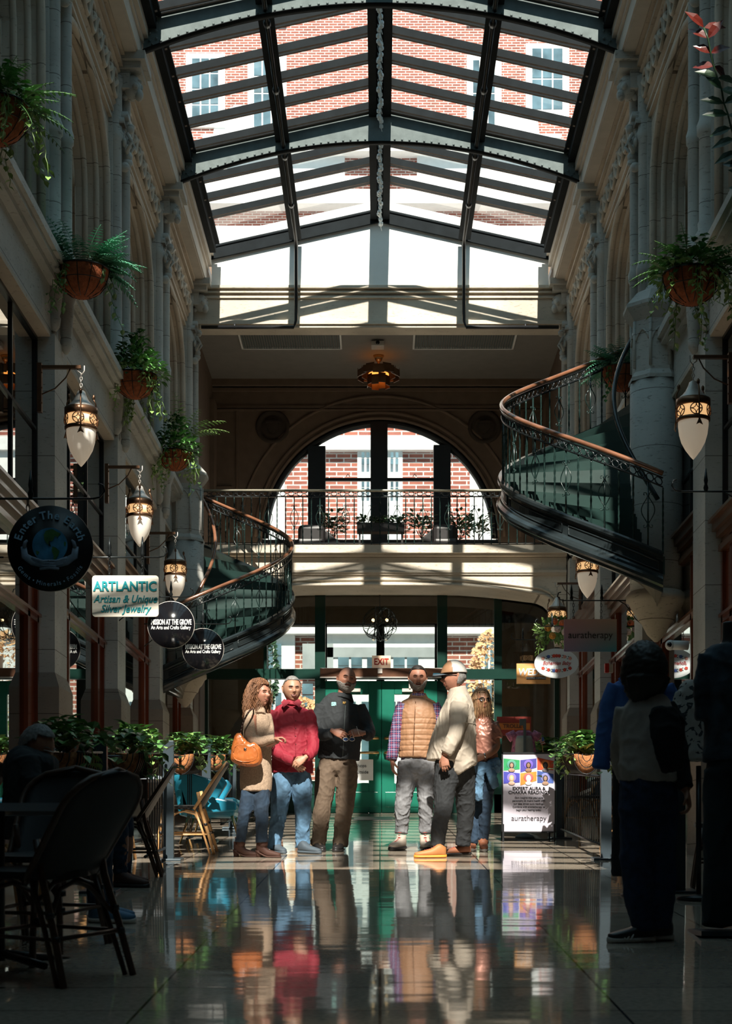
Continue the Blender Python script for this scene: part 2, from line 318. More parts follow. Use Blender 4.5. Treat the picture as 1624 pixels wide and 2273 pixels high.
def side(sg, name):
    """one long arcade wall; sg=-1 left, +1 right"""
    X = lambda x: sg * x
    wall = M()
    # --- lower storeys: piers project in front of recessed shopfronts
    for k, y in enumerate(YK):
        f = fz(y); a, b = y - .30, y + .30
        wall.mi = 0
        wall.box((X(3.12), a, f + 1.75), (X(3.30), b, 6.13)); wall.box((X(3.36), a + .02, f - .1), (X(3.75), b - .02, 6.13))
        wall.mi = 2; wall.box((X(3.285), a - .03, f - .1), (X(3.37), b + .03, 6.13))
        wall.mi = 1
        wall.box((X(3.07), a - .05, f - .1), (X(3.28), b + .05, f + 1.62))
        for x0, x1, x2, x3 in ((3.07, 3.28, 3.12, 3.28),):   # chamfered plinth top
            z0, z1 = f + 1.62, f + 1.76
            wall.add([(X(x0), a-.05, z0), (X(x1), a-.05, z0), (X(x1), b+.05, z0), (X(x0), b+.05, z0), (X(x2), a, z1), (X(x3), a, z1), (X(x3), b, z1), (X(x2), b, z1)],
                     [(0,1,5,4),(1,2,6,5),(2,3,7,6),(3,0,4,7)])
    wall.mi = 0
    wall.box((X(3.18), -8, 6.13), (X(3.75), YE + .3, 6.62))                          # lintel band
    # belt course mouldings
    for x, z0, z1 in ((3.10, 6.62, 6.68), (3.04, 6.68, 6.74), (3.00, 6.74, 6.82)):
        wall.box((X(x), -8, z0), (X(3.75), YE + .0, z1))
    wall.build('stone_wall', mats('stone_grey', 'travertine_dark', 'dark_void'), None)
    w0 = bpy.data.objects['stone_wall']; w0.name = name; struct(w0)
    # --- upper storey wall with arched niches
    up = M()
    for k in range(len(YK) - 1):
        y0, y1 = YK[k], YK[k + 1]; a0, a1 = y0 + .38, y1 - .38
        ap = arch_pts(a0, a1, 9.02, .93)
        up.mi = 0; xf = X(3.24)
        up.quad((xf, y0, 6.8), (xf, a0, 6.8), (xf, a0, 9.02), (xf, y0, 9.02)); up.quad((xf, a1, 6.8), (xf, y1, 6.8), (xf, y1, 9.02), (xf, a1, 9.02))
        top = 10.12
        for (p, q) in zip(ap[:-1], ap[1:]):
            up.quad((xf, p[0], p[1]), (xf, q[0], q[1]), (xf, q[0], top), (xf, p[0], top))
        up.quad((xf, y0, 9.02), (xf, a0, 9.02), (xf, a0, top), (xf, y0, top)); up.quad((xf, a1, 9.02), (xf, y1, 9.02), (xf, y1, top), (xf, a1, top))
        # stepped reveal
        path = [(a0, 6.8)] + ap + [(a1, 6.8)]; yc = (a0 + a1) / 2
        def inset(d): return [(yc + (p[0] - yc) * (1 - d / 1.47), p[1] - (d if p[1] > 9.03 else 0)) for p in path]
        xs = [(3.24, 0), (3.34, .0), (3.34, .07), (3.46, .07), (3.46, .15), (3.62, .15), (3.62, .22), (3.95, .22)]
        for (xa, da), (xb, db) in zip(xs[:-1], xs[1:]):
            A = inset(da); B = inset(db)
            for i in range(len(path) - 1):
                up.quad((X(xa), *A[i]), (X(xa), *A[i+1]), (X(xb), *B[i+1]), (X(xb), *B[i]))
        for xr, dr, r in ((3.24, -.02, .045), (3.35, .055, .035), (3.47, .135, .035), (3.60, .2, .03)):   # roll mouldings
            A = inset(dr); up.tube([(X(xr), p[0], p[1]) for p in A], r, 8, up=(1, 0, 0))
        # raised panel filling the head of the niche, ledge below it
        pa, pb = a0 + .35, a1 - .35; up.mi = 1
        up.box((X(3.78), a0, 8.98), (X(3.98), a1, 10.0)); up.box((X(3.62), a0 + .1, 8.86), (X(3.98), a1 - .1, 8.98)); up.box((X(3.68), a0 + .1, 8.76), (X(3.98), a1 - .1, 8.86))
        up.add([(X(3.78), pa, 9.1), (X(3.78), pb, 9.1), (X(3.78), pb, 9.7), (X(3.78), pa, 9.7), (X(3.70), pa + .12, 9.2), (X(3.70), pb - .12, 9.2), (X(3.70), pb - .12, 9.6), (X(3.70), pa + .12, 9.6)],
               [(4,5,6,7),(0,1,5,4),(1,2,6,5),(2,3,7,6),(3,0,4,7)])
        up.mi = 2; up.box((X(4.6), y0, 6.7), (X(4.75), y1, 10))
    up.build('upper_wall', mats('travertine', 'stone_grey', 'dark_interior'), w0)
    # --- balcony grilles behind the belt
    for k in range(5, len(YK) - 1):
        g = M(); a0, a1 = YK[k] + .45, YK[k + 1] - .45
        g.box((X(3.52), a0, 7.62), (X(3.56), a1, 7.66)); g.box((X(3.52), a0, 6.9), (X(3.56), a1, 6.93))
        n = 13
        for i in range(n + 1):
            y = a0 + (a1 - a0) * i / n; g.tube([(X(3.54), y, 6.82), (X(3.54), y, 7.64)], .009, 5)
        for i in range(n):
            y = a0 + (a1 - a0) * i / n; d = (a1 - a0) / n
            g.tube([(X(3.54), y, 6.95), (X(3.54), y + d, 7.6)], .005, 4); g.tube([(X(3.54), y + d, 6.95), (X(3.54), y, 7.6)], .005, 4)
        g.build('balcony_grille', MT['iron'], w0)
    # --- clustered shafts with pendants
    for k in range(4, len(YK)):
        y = YK[k]; c = M()
        for (x, dy, r, dz) in ((3.17, -.14, .078, .0), (3.085, .08, .06, -.14), (3.2, .22, .05, 0)):
            p = [(r*.3, 5.92 + .28 + dz), (r*.9, 6.0 + .26 + dz), (r*1.0, 6.33 + dz), (r*.85, 6.36 + dz), (r*1.0, 6.4 + dz), (r*1.25, 6.62 + dz), (r*1.3, 6.68 + dz), (r*1.9, 6.78 + dz), (r*2.0, 6.84 + dz), (r*1.3, 6.92 + dz),
                 (r*1.15, 7.06 + dz), (r*1.5, 7.1 + dz), (r*1.5, 7.14 + dz), (r*1.1, 7.19 + dz), (r*1.2, 7.25 + dz), (r, 7.28 + dz), (r, 8.1), (r*1.25, 8.12), (r*1.3, 8.2), (r, 8.26), (r*.94, 8.3), (r*.94, 9.72), (r*1.2, 9.76), (r*1.2, 9.82), (r, 9.86), (r, 10.35), (r*1.3, 10.4), (r*1.25, 10.5)]
            c.lathe(p, (X(x), y + dy, 0), 14)
        c.box((X(3.19), y - .24, 6.8), (X(3.3), y + .28, 10.3))
        c.build('wall_shaft', mats('stone_grey'), w0)
        # carved capital with a crouching figure, and the bearded head under the beam
        h = M(); h.smooth = True
        h.box((X(3.06), y - .2, 9.92), (X(3.25), y + .2, 10.0)); h.box((X(3.02), y - .17, 10.0), (X(3.25), y + .16, 10.08))
        for i in range(9):
            t = i / 8; h.ball((X(3.07 - .04 * sin(t * 6)), y - .08 + .05 * sin(t * 9), 9.45 + .55 * t), (.045 + .02 * sin(t * 7 + 1), .055, .06), 10)
        h.ball((X(3.0), y - .1, 9.90), (.05, .05, .06), 10); h.tube([(X(3.03), y-.14, 9.83), (X(2.97), y-.16, 9.72), (X(3.05), y-.12, 9.62)], .02, 6)
        h.tube([(X(3.03), y+.0, 9.83), (X(2.97), y+.03, 9.74), (X(3.06), y, 9.6)], .02, 6)
        h.build('capital_figure', MT['stone_grey'], w0)
        h = M(); h.box((X(2.80), y - .28, 10.66), (X(3.25), y + .28, 10.76)); h.box((X(2.86), y - .22, 10.58), (X(3.25), y + .22, 10.66)); h.box((X(3.0), y - .18, 10.36), (X(3.25), y + .18, 10.6))
        h.ball((X(2.98), y - .06, 10.42), (.11, .10, .15), 14); h.ball((X(2.88), y - .06, 10.41), (.03, .02, .045), 8); h.ball((X(2.90), y - .07, 10.32), (.055, .06, .075), 10); h.ball((X(2.90), y-.06, 10.48), (.04, .07, .02), 8)
        for i in range(8): h.ball((X(3.0 + .07 * cos(i)), y - .06 + .1 * sin(i * 1.7), 10.3 + .03 * i), .04, 8)
        h.build('carved_head', MT['stone_grey'], w0)
    # --- cornice with egg motif, crown beam under the skylight
    for k in range(len(YK) - 1):
        y0, y1 = YK[k] + .2, YK[k + 1] - .2
        if k < 4: y0, y1 = YK[k], YK[k + 1]
        cn = M()
        cn.box((X(3.18), y0, 10.06), (X(3.3), y1, 10.10)); cn.box((X(3.20), y0, 9.98), (X(3.3), y1, 10.02))
        cn.prism([(X(3.22), y0, 10.10), (X(3.15), y0, 10.16), (X(3.3), y0, 10.16)], (0, y1 - y0, 0))
        cn.box((X(3.19), y0, 10.16), (X(3.3), y1, 10.5))
        cn.prism([(X(3.19), y0, 10.48), (X(3.1), y0, 10.54), (X(3.3), y0, 10.54)], (0, y1 - y0, 0))
        for z0, z1, x in ((10.54, 10.59, 3.13), (10.59, 10.64, 3.07), (10.64, 10.70, 3.10), (10.70, 10.80, 3.04)): cn.box((X(x), y0, z0), (X(3.35), y1, z1))
        if k >= 5:
            n = 9
            for i in range(n):
                y = y0 + (y1 - y0) * (i + .5) / n
                pts = [(X(3.14 + .0 * abs(cos(t * pi / 8))), y + .145 * cos(t * pi / 8), 10.32 + .15 * sin(t * pi / 8)) for t in range(16)]
                cn.tube(pts, .026, 6, closed=True, up=(1, 0, 0))
                cn.tube([(X(3.17), y - .1, 10.22), (X(3.12), y - .02, 10.3), (X(3.12), y + .03, 10.34), (X(3.17), y + .1, 10.43)], .03, 6)
        cn.build('cornice', MT['travertine'], w0)
    bm_ = M()
    bm_.box((X(2.90), -8, 10.74), (X(3.4), YE, 10.80)); bm_.box((X(2.88), -8, 10.76), (X(3.4), YE, 11.0)); bm_.box((X(2.85), -8, 10.98), (X(3.4), YE, 11.04)); bm_.box((X(2.80), -8, 11.04), (X(3.4), YE, 11.2))
    bm_.box((X(2.76), -8, 11.2), (X(3.4), YE, 11.34))
    bm_.build('crown_beam', MT['plaster'], w0)
    for k in range(5, len(YK)):      # returns of the beam at each bay
        if k == len(YK)-1: continue
    return w0
wl = side(-1, 'wall_left'); wr = side(1, 'wall_right')
# dark backing walls and slabs of the shops behind the glass (keeps daylight out)
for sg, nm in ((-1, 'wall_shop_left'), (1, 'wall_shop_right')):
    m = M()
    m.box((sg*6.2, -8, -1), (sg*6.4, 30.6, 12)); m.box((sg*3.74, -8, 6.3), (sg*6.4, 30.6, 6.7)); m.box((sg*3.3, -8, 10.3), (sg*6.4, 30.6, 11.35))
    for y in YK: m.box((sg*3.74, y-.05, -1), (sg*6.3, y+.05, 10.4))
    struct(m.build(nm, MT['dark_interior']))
m = M(); m.box((-6.4, -8.2, -1.5), (6.4, -8, 12.5)); struct(m.build('wall_back', MT['travertine_dark']))
m = M(); m.box((-6.4, -8.2, 11.3), (6.4, 3.4, 11.6)); struct(m.build('ceiling_rotunda', MT['plaster_brown']))
m = M()
for sg in (-1, 1): m.box((sg*2.95, 3.4, 11.3), (sg*9, 30.6, 11.42))
struct(m.build('ceiling_roof', MT['plaster']))

# --- recessed shopfronts and mezzanine windows
nwin = 0
for sg in (-1, 1):
    X = lambda x: sg * x
    for k in range(3, len(YK) - 1):
        y0, y1 = YK[k] + .32, YK[k + 1] - .32; ym = (YK[k] + YK[k+1]) / 2
        zc = HC + 3.3 * (1.10 + .08 * (k - 6)); f = fz(ym)
        nwin += 1; root = bpy.data.objects.new('window_%d' % nwin, None); COL.objects.link(root); root.location = (X(3.5), ym, zc); struct(root)
        g = M(); g.box((X(3.31), y0, fz(y0) + .4), (X(3.32), y1, zc)); g.box((X(3.31), y0, zc), (X(3.32), y1, 6.13)); g.build('pane', MT['shop_glass'], root)
        wd = M()
        for x, z0, z1 in ((3.24, zc-.30, zc-.24), (3.27, zc-.24, zc-.17), (3.22, zc-.17, zc-.11), (3.18, zc-.11, zc-.03), (3.14, zc-.03, zc)): wd.box((X(x), y0, z0), (X(3.52), y1, z1))
        wd.box((X(3.25), y0, f - .2), (X(3.45), y1, f + .42)); wd.box((X(3.22), y0, f + .42), (X(3.45), y1, f + .47))
        wd.build('wood_cornice', MT['wood_brown'], root)
        fr = M()
        for y, h_ in ((y0, .05), (y0 + .9, .03), (y1 - .42, .05), (y1, .05)): fr.box((X(3.27), y - h_, f-.1), (X(3.36), y + h_, zc - .2))
        fr.box((X(3.30), y1 - .42, f-.1), (X(3.36), y1, zc - .2))
        fr.box((X(3.27), y0, zc - .98), (X(3.36), y1, zc - .88)); fr.box((X(3.24), y0, zc - .93), (X(3.36), y1, zc - .90))
        fr.build('wood_frame', MT['wood_red'], root)
        mf = M()
        for i in range(4):
            y = y0 + (y1 - y0) * i / 3; mf.box((X(3.29), y - .018, zc), (X(3.34), y + .018, 6.13))
        mf.box((X(3.28), y0, 6.07), (X(3.35), y1, 6.13)); mf.box((X(3.29), y0, 5.2), (X(3.34), y1, 5.23)); mf.box((X(3.28), y0, zc), (X(3.35), y1, zc + .06))
        mf.build('mezzanine_frame', MT['black_metal'], root)
        rv = M(); rv.box((X(3.16), y0, 6.10), (X(3.4), y1, 6.14)); rv.build('window_head', MT['travertine'], root)

# --- end of the arcade: gable, fascia, lounge, bridge
em = M()
gz0, gz1 = HC + (1935-630)*YE/F, 11.95
em.box((-2.8, YE, 10.74), (2.8, YE + .25, 11.25)); em.prism([(-2.8, YE, 11.25), (2.8, YE, 11.25), (2.8, YE, 11.55), (0, YE, 12.15), (-2.8, YE, 11.55)], (0, .25, 0))
struct(em.build('wall_gable', MT['plaster_white']))
fa = M()
zt = HC + (1935-637)*YE/F; zb = HC + (1935-722)*YE/F
fa.box((-3.1, YE - .02, zb), (3.1, YE + .35, zt)); fa.box((-3.1, YE - .10, zt-.05), (3.1, YE, zt)); fa.box((-3.1, YE - .07, zt-.12), (3.1, YE, zt-.09)); fa.box((-3.1, YE-.05, zt-.2), (3.1, YE, zt-.16)); fa.box((-3.1, YE-.06, zb), (3.1, YE, zb+.07)); fa.box((-3.0, YE-.03, zb-.05), (3.0, YE+.35, zb))
struct(fa.build('trim_1', MT['travertine_pale'], bevel=.006))
zd = HC + (1935-1213)*YE/F          # lounge deck
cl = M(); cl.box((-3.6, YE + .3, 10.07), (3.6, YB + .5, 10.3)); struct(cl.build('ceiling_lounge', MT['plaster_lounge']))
sw = M()
for sg in (-1, 1):
    sw.box((sg*3.1, YE + .05, 0), (sg*3.6, YB + .6, 10.3)); sw.box((sg*3.02, YB - .5, zd), (sg*3.12, YB, 9.6))
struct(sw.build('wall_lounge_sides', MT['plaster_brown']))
# exterior end wall with lunette and ground openings
def px(x, Y): return (x - VX) * Y / F
def pz(y, Y): return HC - (y - VY) * Y / F
ew = M(); cx = 0.0; cz = pz(1192, YB); R = px(1105, YB)
n = 28; arc = [(R*cos(pi - pi*i/n), cz + R*sin(pi*i/n)) for i in range(n+1)]
for p, q in zip(arc[:-1], arc[1:]):
    ew.quad((p[0], YB, p[1]), (q[0], YB, q[1]), (q[0], YB, 10.2), (p[0], YB, 10.2))
    ew.quad((p[0], YB, p[1]), (q[0], YB, q[1]), (q[0], YB+.55, q[1]), (p[0], YB+.55, p[1]))
    ew.quad((p[0], YB+.55, p[1]), (q[0], YB+.55, q[1]), (q[0], YB+.55, 12.4), (p[0], YB+.55, 12.4))
for sg in (-1, 1):
    ew.box((sg*R, YB, cz - .3), (sg*6.4, YB + .55, 12.4))
zs_ = pz(1205, YB)
ew.box((-6.4, YB, pz(1320, YB)), (6.4, YB + .55, zs_))
# band over the ground openings: 1320..1380, piers
ew.box((-6.4, YB, pz(1383, YB)), (6.4, YB + .5, pz(1320, YB)))
ew.box((-6.4, YB, 1.5), (px(588, YB), YB + .5, pz(1300, YB))); ew.box((px(1100, YB), YB, 1.5), (6.4, YB + .5, pz(1300, YB)))
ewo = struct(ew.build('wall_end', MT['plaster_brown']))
tr = M()   # archivolt rings + cornice + side pilaster lines
for r, t in ((R + .12, .035), (R + .42, .03), (R+.02, .03)): tr.tube([(r*cos(pi - pi*i/32), YB - .01, cz + r*sin(pi*i/32)) for i in range(33)], t, 6)
tr.box((-3.1, YB - .12, 9.95), (3.1, YB, 10.07)); tr.box((-3.1, YB - .06, 9.86), (3.1, YB, 9.92)); tr.box((-3.1, YB - .03, 9.55), (3.1, YB, 9.6)); tr.box((-3.1, YB-.05, 9.5), (3.1, YB, 9.53))
for sg in (-1, 1):
    tr.box((sg*2.62, YB - .04, zd), (sg*2.66, YB, 9.5)); tr.box((sg*2.75, YB - .05, zd), (sg*3.1, YB, 8.1))
struct(tr.build('trim_2', MT['plaster_brown']))
for i, sx in enumerate((605, 1075)):     # medallions
    c = V(px(sx, YB), YB, pz(948, YB)); md = M()
    T = Matrix.Translation(c) @ Matrix.Rotation(pi/2, 4, 'X')
    md.lathe([(.30, 0), (.315, .03), (.29, .05), (.25, .05), (.235, .02), (.2, .015), (.19, .03), (.15, .03), (.01, .02)], (0, 0, 0), 36, T)
    sh = [(-.1, .1), (.1, .1), (.1, -.03), (.05, -.1), (0, -.13), (-.05, -.1), (-.1, -.03)]
    md.prism([(c.x + a, YB - .03, c.z + b) for a, b in sh], (0, -.04, 0)); md.box((c.x-.12, YB-.08, c.z+.06), (c.x+.12, YB-.03, c.z+.1))
    tag(md.build('wall_medallion', MT['medallion_dark']), ('left' if i == 0 else 'right') + ' round plaster medallion with a shield beside the big arched window', 'medallion', 'shield medallions')
# lunette window
root = bpy.data.objects.new('window_30', None); COL.objects.link(root); root.location = (0, YB + .2, cz); struct(root)
fm = M(); yf = YB + .12
fm.tube([((R-.05)*cos(pi - pi*i/40), yf, cz + (R-.05)*sin(pi*i/40)) for i in range(41)], .075, 4, b=.1, up=(0, 1, 0))
def hh(x): return cz + sqrt(max(0, (R-.03)**2 - x*x))
for a, b in ((822, 860), (683, 722), (962, 1000)): fm.box((px(a, YB), yf-.1, zs_), (px(b, YB), yf+.1, hh(max(abs(px(a, YB)), abs(px(b, YB))))))
fm.box((-R, yf-.12, zs_-.02), (R, yf+.12, zs_+.06))
fm.build('frame', MT['black_metal'], root)
f2 = M(); f2.box((px(722, YB), yf-.03, pz(1065, YB)), (px(962, YB), yf+.03, pz(1058, YB)))
for x in (772, 920): f2.tube([P(x-4, 1058, yf-.04), P(x, 1052, yf-.04), P(x+4, 1058, yf-.04)], .008, 5)
for x in (740, 785, 900, 945): pass
f2.build('sash_rail', MT['black_metal'], root)
gp = M(); gp.add([(p[0]*.97, yf, cz + (p[1]-cz)*.97) for p in arc] , [tuple(range(len(arc)))]); gp.quad((-R, yf, zs_), (R, yf, zs_), (R, yf, cz), (-R, yf, cz)); gp.build('pane', MT['window_glass'], root)
# ground floor exterior window frame
root = bpy.data.objects.new('window_31', None); COL.objects.link(root); root.location = (0, YB + .2, 3.6); struct(root)
fm = M()
for a, b in ((699, 725), (835, 853), (965, 990), (583, 594), (1097, 1112)): fm.box((px(a, YB), yf-.05, 2.1), (px(b, YB), yf+.05, pz(1376, YB)))
for a, b in ((1376, 1385), (1486, 1500), (1320, 1345)): fm.box((px(583, YB), yf-.05, pz(b, YB)), (px(1112, YB), yf+.05, pz(a, YB)))
fm.build('frame', MT['steel_dark'], root)
gp = M(); gp.quad((px(583, YB), yf, 2.1), (px(1112, YB), yf, 2.1), (px(1112, YB), yf, pz(1380, YB)), (px(583, YB), yf, pz(1380, YB))); gp.build('pane', MT['window_glass'], root)
# bridge
br = M(); zbt = pz(1318, YE)
def under(x):   # flat arch soffit
    ax = abs(x); c = 2.55
    if ax > 2.95: return pz(1420, YE)
    z = pz(1300, YE) - .02 * (ax/2) ** 2
    if ax > c: z -= .30 * (1 - sqrt(max(0, 1 - ((ax - c) / .4) ** 2)))
    elif ax > 1.2: z -= .10 * ((ax-1.2)/1.35) ** 1.5
    if ax > c: z -= .10
    return z
xs = [-3.1 + 6.2 * i / 62 for i in range(63)]
for a, b in zip(xs[:-1], xs[1:]):
    br.quad((a, YE, under(a)), (b, YE, under(b)), (b, YE, zd - .12), (a, YE, zd - .12))
    br.quad((a, YE, under(a)), (b, YE, under(b)), (b, YE + .9, under(b)), (a, YE + .9, under(a)))
br.box((-3.1, YE - .14, zd - .13), (3.1, YE + .05, zd)); br.box((-3.1, YE - .08, zd - .17), (3.1, YE, zd - .13))
br.box((-3.1, YE - .05, pz(1272, YE)), (3.1, YE, pz(1266, YE))); br.box((-3.1, YE - .03, pz(1276, YE)), (3.1, YE, pz(1272, YE)))
br.tube([(x, YE - .01, under(x) + .1) for x in xs[2:-2]], .02, 6, up=(0, 1, 0)); br.tube([(x, YE - .01, under(x) + .02) for x in xs[2:-2]], .03, 6, up=(0, 1, 0))
br.box((-3.6, YE + .05, zd - .3), (3.6, YB + .1, zd))
struct(br.build('trim_3', MT['travertine_pale']))

# --- green entrance screen and doors
root = bpy.data.objects.new('door_1', None); COL.objects.link(root); root.location = (0, YG, fz(YG)); struct(root)
g = lambda x: px(x, YG); h = lambda y: pz(y, YG); f0 = fz(YG)
sc = M()
for a, b in ((699, 722), (970, 992)): sc.box((g(a), YG - .06, f0), (g(b), YG + .06, h(1312)))
for a, b in ((455, 462), (585, 593), (1096, 1113), (1230, 1240)): sc.box((g(a), YG - .05, f0), (g(b), YG + .05, h(1312)))
sc.box((g(440), YG - .08, h(1318)), (g(1250), YG + .08, h(1300))); sc.box((g(455), YG - .07, h(1508)), (g(1240), YG + .07, h(1486)))
sc.box((g(455), YG-.05, f0), (g(699), YG+.05, f0+.32)); sc.box((g(992), YG-.05, f0), (g(1240), YG+.05, f0+.32))
sc.box((g(593), YG-.06, f0+.32), (g(699), YG+.06, f0+.55)); sc.box((g(992), YG-.06, f0+.32), (g(1096), YG+.06, f0+.55))
sc.build('door_frame', MT['shaded_green'], root)
gp = M()
for a, b, c, d in ((462, 699, f0+.32, h(1312)), (722, 970, h(1486), h(1312)), (992, 1236, f0+.32, h(1312))): gp.quad((g(a), YG, c), (g(b), YG, c), (g(b), YG, d), (g(a), YG, d))
gp.build('pane', MT['window_glass'], root)
for nm, a, b, hx in (('l', 722, 846, -1), ('r', 847, 970, 1)):
    lf = M(); w1, w2 = (a, b)
    gl0, gl1 = (a + 26, b - 28) if hx < 0 else (a + 28, b - 26)
    lf.box((g(a), YG - .05, f0), (g(gl0), YG + .03, h(1512))); lf.box((g(gl1), YG - .05, f0), (g(b), YG + .03, h(1512)))
    lf.box((g(gl0), YG - .05, f0), (g(gl1), YG + .03, h(1738))); lf.box((g(gl0), YG - .05, h(1542)), (g(gl1), YG + .03, h(1512)))
    lo = lf.build('door_leaf', MT['green_paint'], root, bevel=.008)
    q = M(); q.box((g(a) + .06, YG - .062, f0 + .1), (g(b) - .06, YG - .05, f0 + .36)); q.build('kick_panel', MT['green_paint'], lo, bevel=.01)
    q = M(); q.box((g(gl0), YG - .01, h(1738)), (g(gl1), YG, h(1542))); q.build('pane', MT['window_glass'], lo)
    for y in (1640, 1672):
        q = M(); x1 = b - 6 if hx < 0 else a + 6; x2 = x1 + hx * 52
        q.tube([(g(x1), YG - .06, h(y)+.0), (g(x1 + hx*2), YG - .13, h(y)), (g(x1 + hx*12), YG - .14, h(y)), (g(x2), YG - .12, h(y)), (g(x2), YG - .05, h(y))], [.02, .026, .026, .016, .016], 8); q.build('push_handle', MT['brass'], lo)
    cl_ = M(); cl_.box((g(a + 45), YG - .12, h(1537)), (g(a + 78), YG - .05, h(1530))); cl_.box((g(a+60), YG-.14, h(1520)), (g(a+64), YG-.05, h(1530))); cl_.build('door_closer', MT['pewter'], lo)
op = M(); op.box((g(711), YG - .22, h(1506)), (g(985), YG - .06, h(1486))); op.build('door_operator', MT['wood_brown'], root, bevel=.01)
op = M(); op.box((g(711), YG - .23, h(1508)), (g(985), YG - .2, h(1506))); op.box((g(838), YG-.24, h(1498)), (g(848), YG-.2, h(1488))); op.build('operator_trim', MT['pewter'], root)
op = M(); op.box((g(960), YG - .235, h(1503)), (g(975), YG - .21, h(1498))); op.build('blue_label', mat('label_blue', (.1, .4, .6), .4), root)

# --- street and facade across it
st = M(); st.box((-30, 30.6, 1.7), (30, 50, 1.95)); struct(st.build('floor_street', MT['asphalt']))
YF = 46.0; bx = lambda x: px(x, YF); bz = lambda y: pz(y, YF)
bld = thing('brick_building', 'tall red brick building with white trim across the street seen through the glass', 'building', (0, YF, 2))
m = M(); m.box((-16, YF, 1.95), (16, YF + 1, 34)); m.build('brick_wall', MT['brick'], bld); m = M(); m.box((-16, YF - .02, bz(520)), (16, YF + .5, 34)); m.build('upper_brick_wall', MT['brick_fine'], bld)
wh = mat('white_trim', (.75, .74, .72), .7, 0, var=.05); gy = mat('facade_glass', (.10, .16, .19), .08, 0, var=.6, scale=1.2); gb = mat('facade_shade', (.30, .31, .31), .8, 0, var=.15, scale=2)
m = M()
for a, b, d in ((1345, 1380, .35), (1395, 1412, .5), (975, 1004, .3), (330, 352, .5), (440, 470, .6), (520, 545, .6)): m.box((-16, YF - d, bz(b)), (16, YF + .1, bz(a)))
m.box((bx(725), YF - .25, bz(1500)), (bx(990), YF + .1, bz(1380))); m.box((-14, YF-.2, 2), (bx(655), YF+.1, bz(1395)))
m.box((bx(1060), YF-.2, 2), (14, YF+.1, bz(1400))); m.box((bx(720), YF-.22, 2), (bx(990), YF, bz(1500)))
for a in (799, 885): m.box((bx(min(a, 843)-6 if a<843 else 843), YF - .12, bz(1330)), (bx(843 if a<843 else a+8), YF + .1, bz(1004)))
m.box((bx(470), YF-.12, bz(1345)), (bx(632), YF+.1, bz(1004))); m.box((bx(1042), YF-.12, bz(1345)), (bx(1200), YF+.1, bz(1004)))
for a, b, c, d in ((430, 765, 352, 440), (925, 1260, 352, 440), (765, 925, 395, 410)): m.box((bx(a), YF-.15, bz(d)), (bx(b), YF+.1, bz(c)))
# big white arch heads high up
for c in (540, 1130, 835): m.add([(bx(c-70), YF-.05, bz(330)), (bx(c+70), YF-.05, bz(330)), (bx(c+62), YF-.05, bz(262)), (bx(c+20), YF-.05, bz(236)), (bx(c-20), YF-.05, bz(236)), (bx(c-62), YF-.05, bz(262))], [(0,1,2,3,4,5)])
m.build('white_trim_band', wh, bld)
fw = [(413, 500, 122, 285), (550, 636, 126, 300), (1035, 1112, 126, 300), (1166, 1262, 100, 262), (550, 636, -90, 60), (1035, 1112, -90, 58), (240, 330, 100, 262), (1350, 1440, 100, 262)]
for a, b, c, d in fw:
    q = M(); q.box((bx(a), YF - .1, bz(d)), (bx(b), YF + .1, bz(c))); wo = q.build('window', wh, bld)
    q = M()
    for i in range(3):
        for j in range(4):
            xa = a + 14 + (b - a - 26) * i / 3; ya = c + 12 + (d - c - 24) * j / 4
            q.box((bx(xa), YF - .12, bz(ya + (d-c-24)/4 - 4)), (bx(xa + (b-a-26)/3 - 3), YF - .09, bz(ya)))
    q.build('window_pane', gy, wo)
for a, b, c, d in ((592, 628, 1432, 1486), (748, 806, 1462, 1500), (812, 866, 1462, 1500), (870, 930, 1462, 1500), (1072, 1096, 1430, 1486), (750, 792, 1560, 1640), (800, 880, 1560, 1690), (890, 960, 1560, 1690), (592, 628, 1540, 1600), (640, 698, 1520, 1570), (800, 822, 1010, 1036), (864, 886, 1010, 1036), (800, 822, 1075, 1100), (864, 886, 1075, 1100), (1030, 1092, 1520, 1640), (470, 590, 1108, 1125)):
    q = M()
    nx = 2
    for i in range(nx):
        xa = a + (b-a)*i/nx; q.box((bx(xa)+.03, YF - .3, bz(d)), (bx(xa + (b-a)/nx)-.03, YF - .24, bz((c+d)/2)-.02)); q.box((bx(xa)+.03, YF - .3, bz((c+d)/2)+.02), (bx(xa + (b-a)/nx)-.03, YF - .24, bz(c)))
    q.build('window', gy, bld)
q = M(); q.box((bx(672), YF-.3, bz(1500)), (bx(740), YF-.24, bz(1432))); q.box((bx(725), YF-.3, bz(1462)), (bx(990), YF-.26, bz(1440))); q.build('awning_shade', gb, bld)
q = M(); q.box((bx(455), YF-.7, bz(330)), (bx(1240), YF, bz(322))); q.build('cornice', wh, bld)

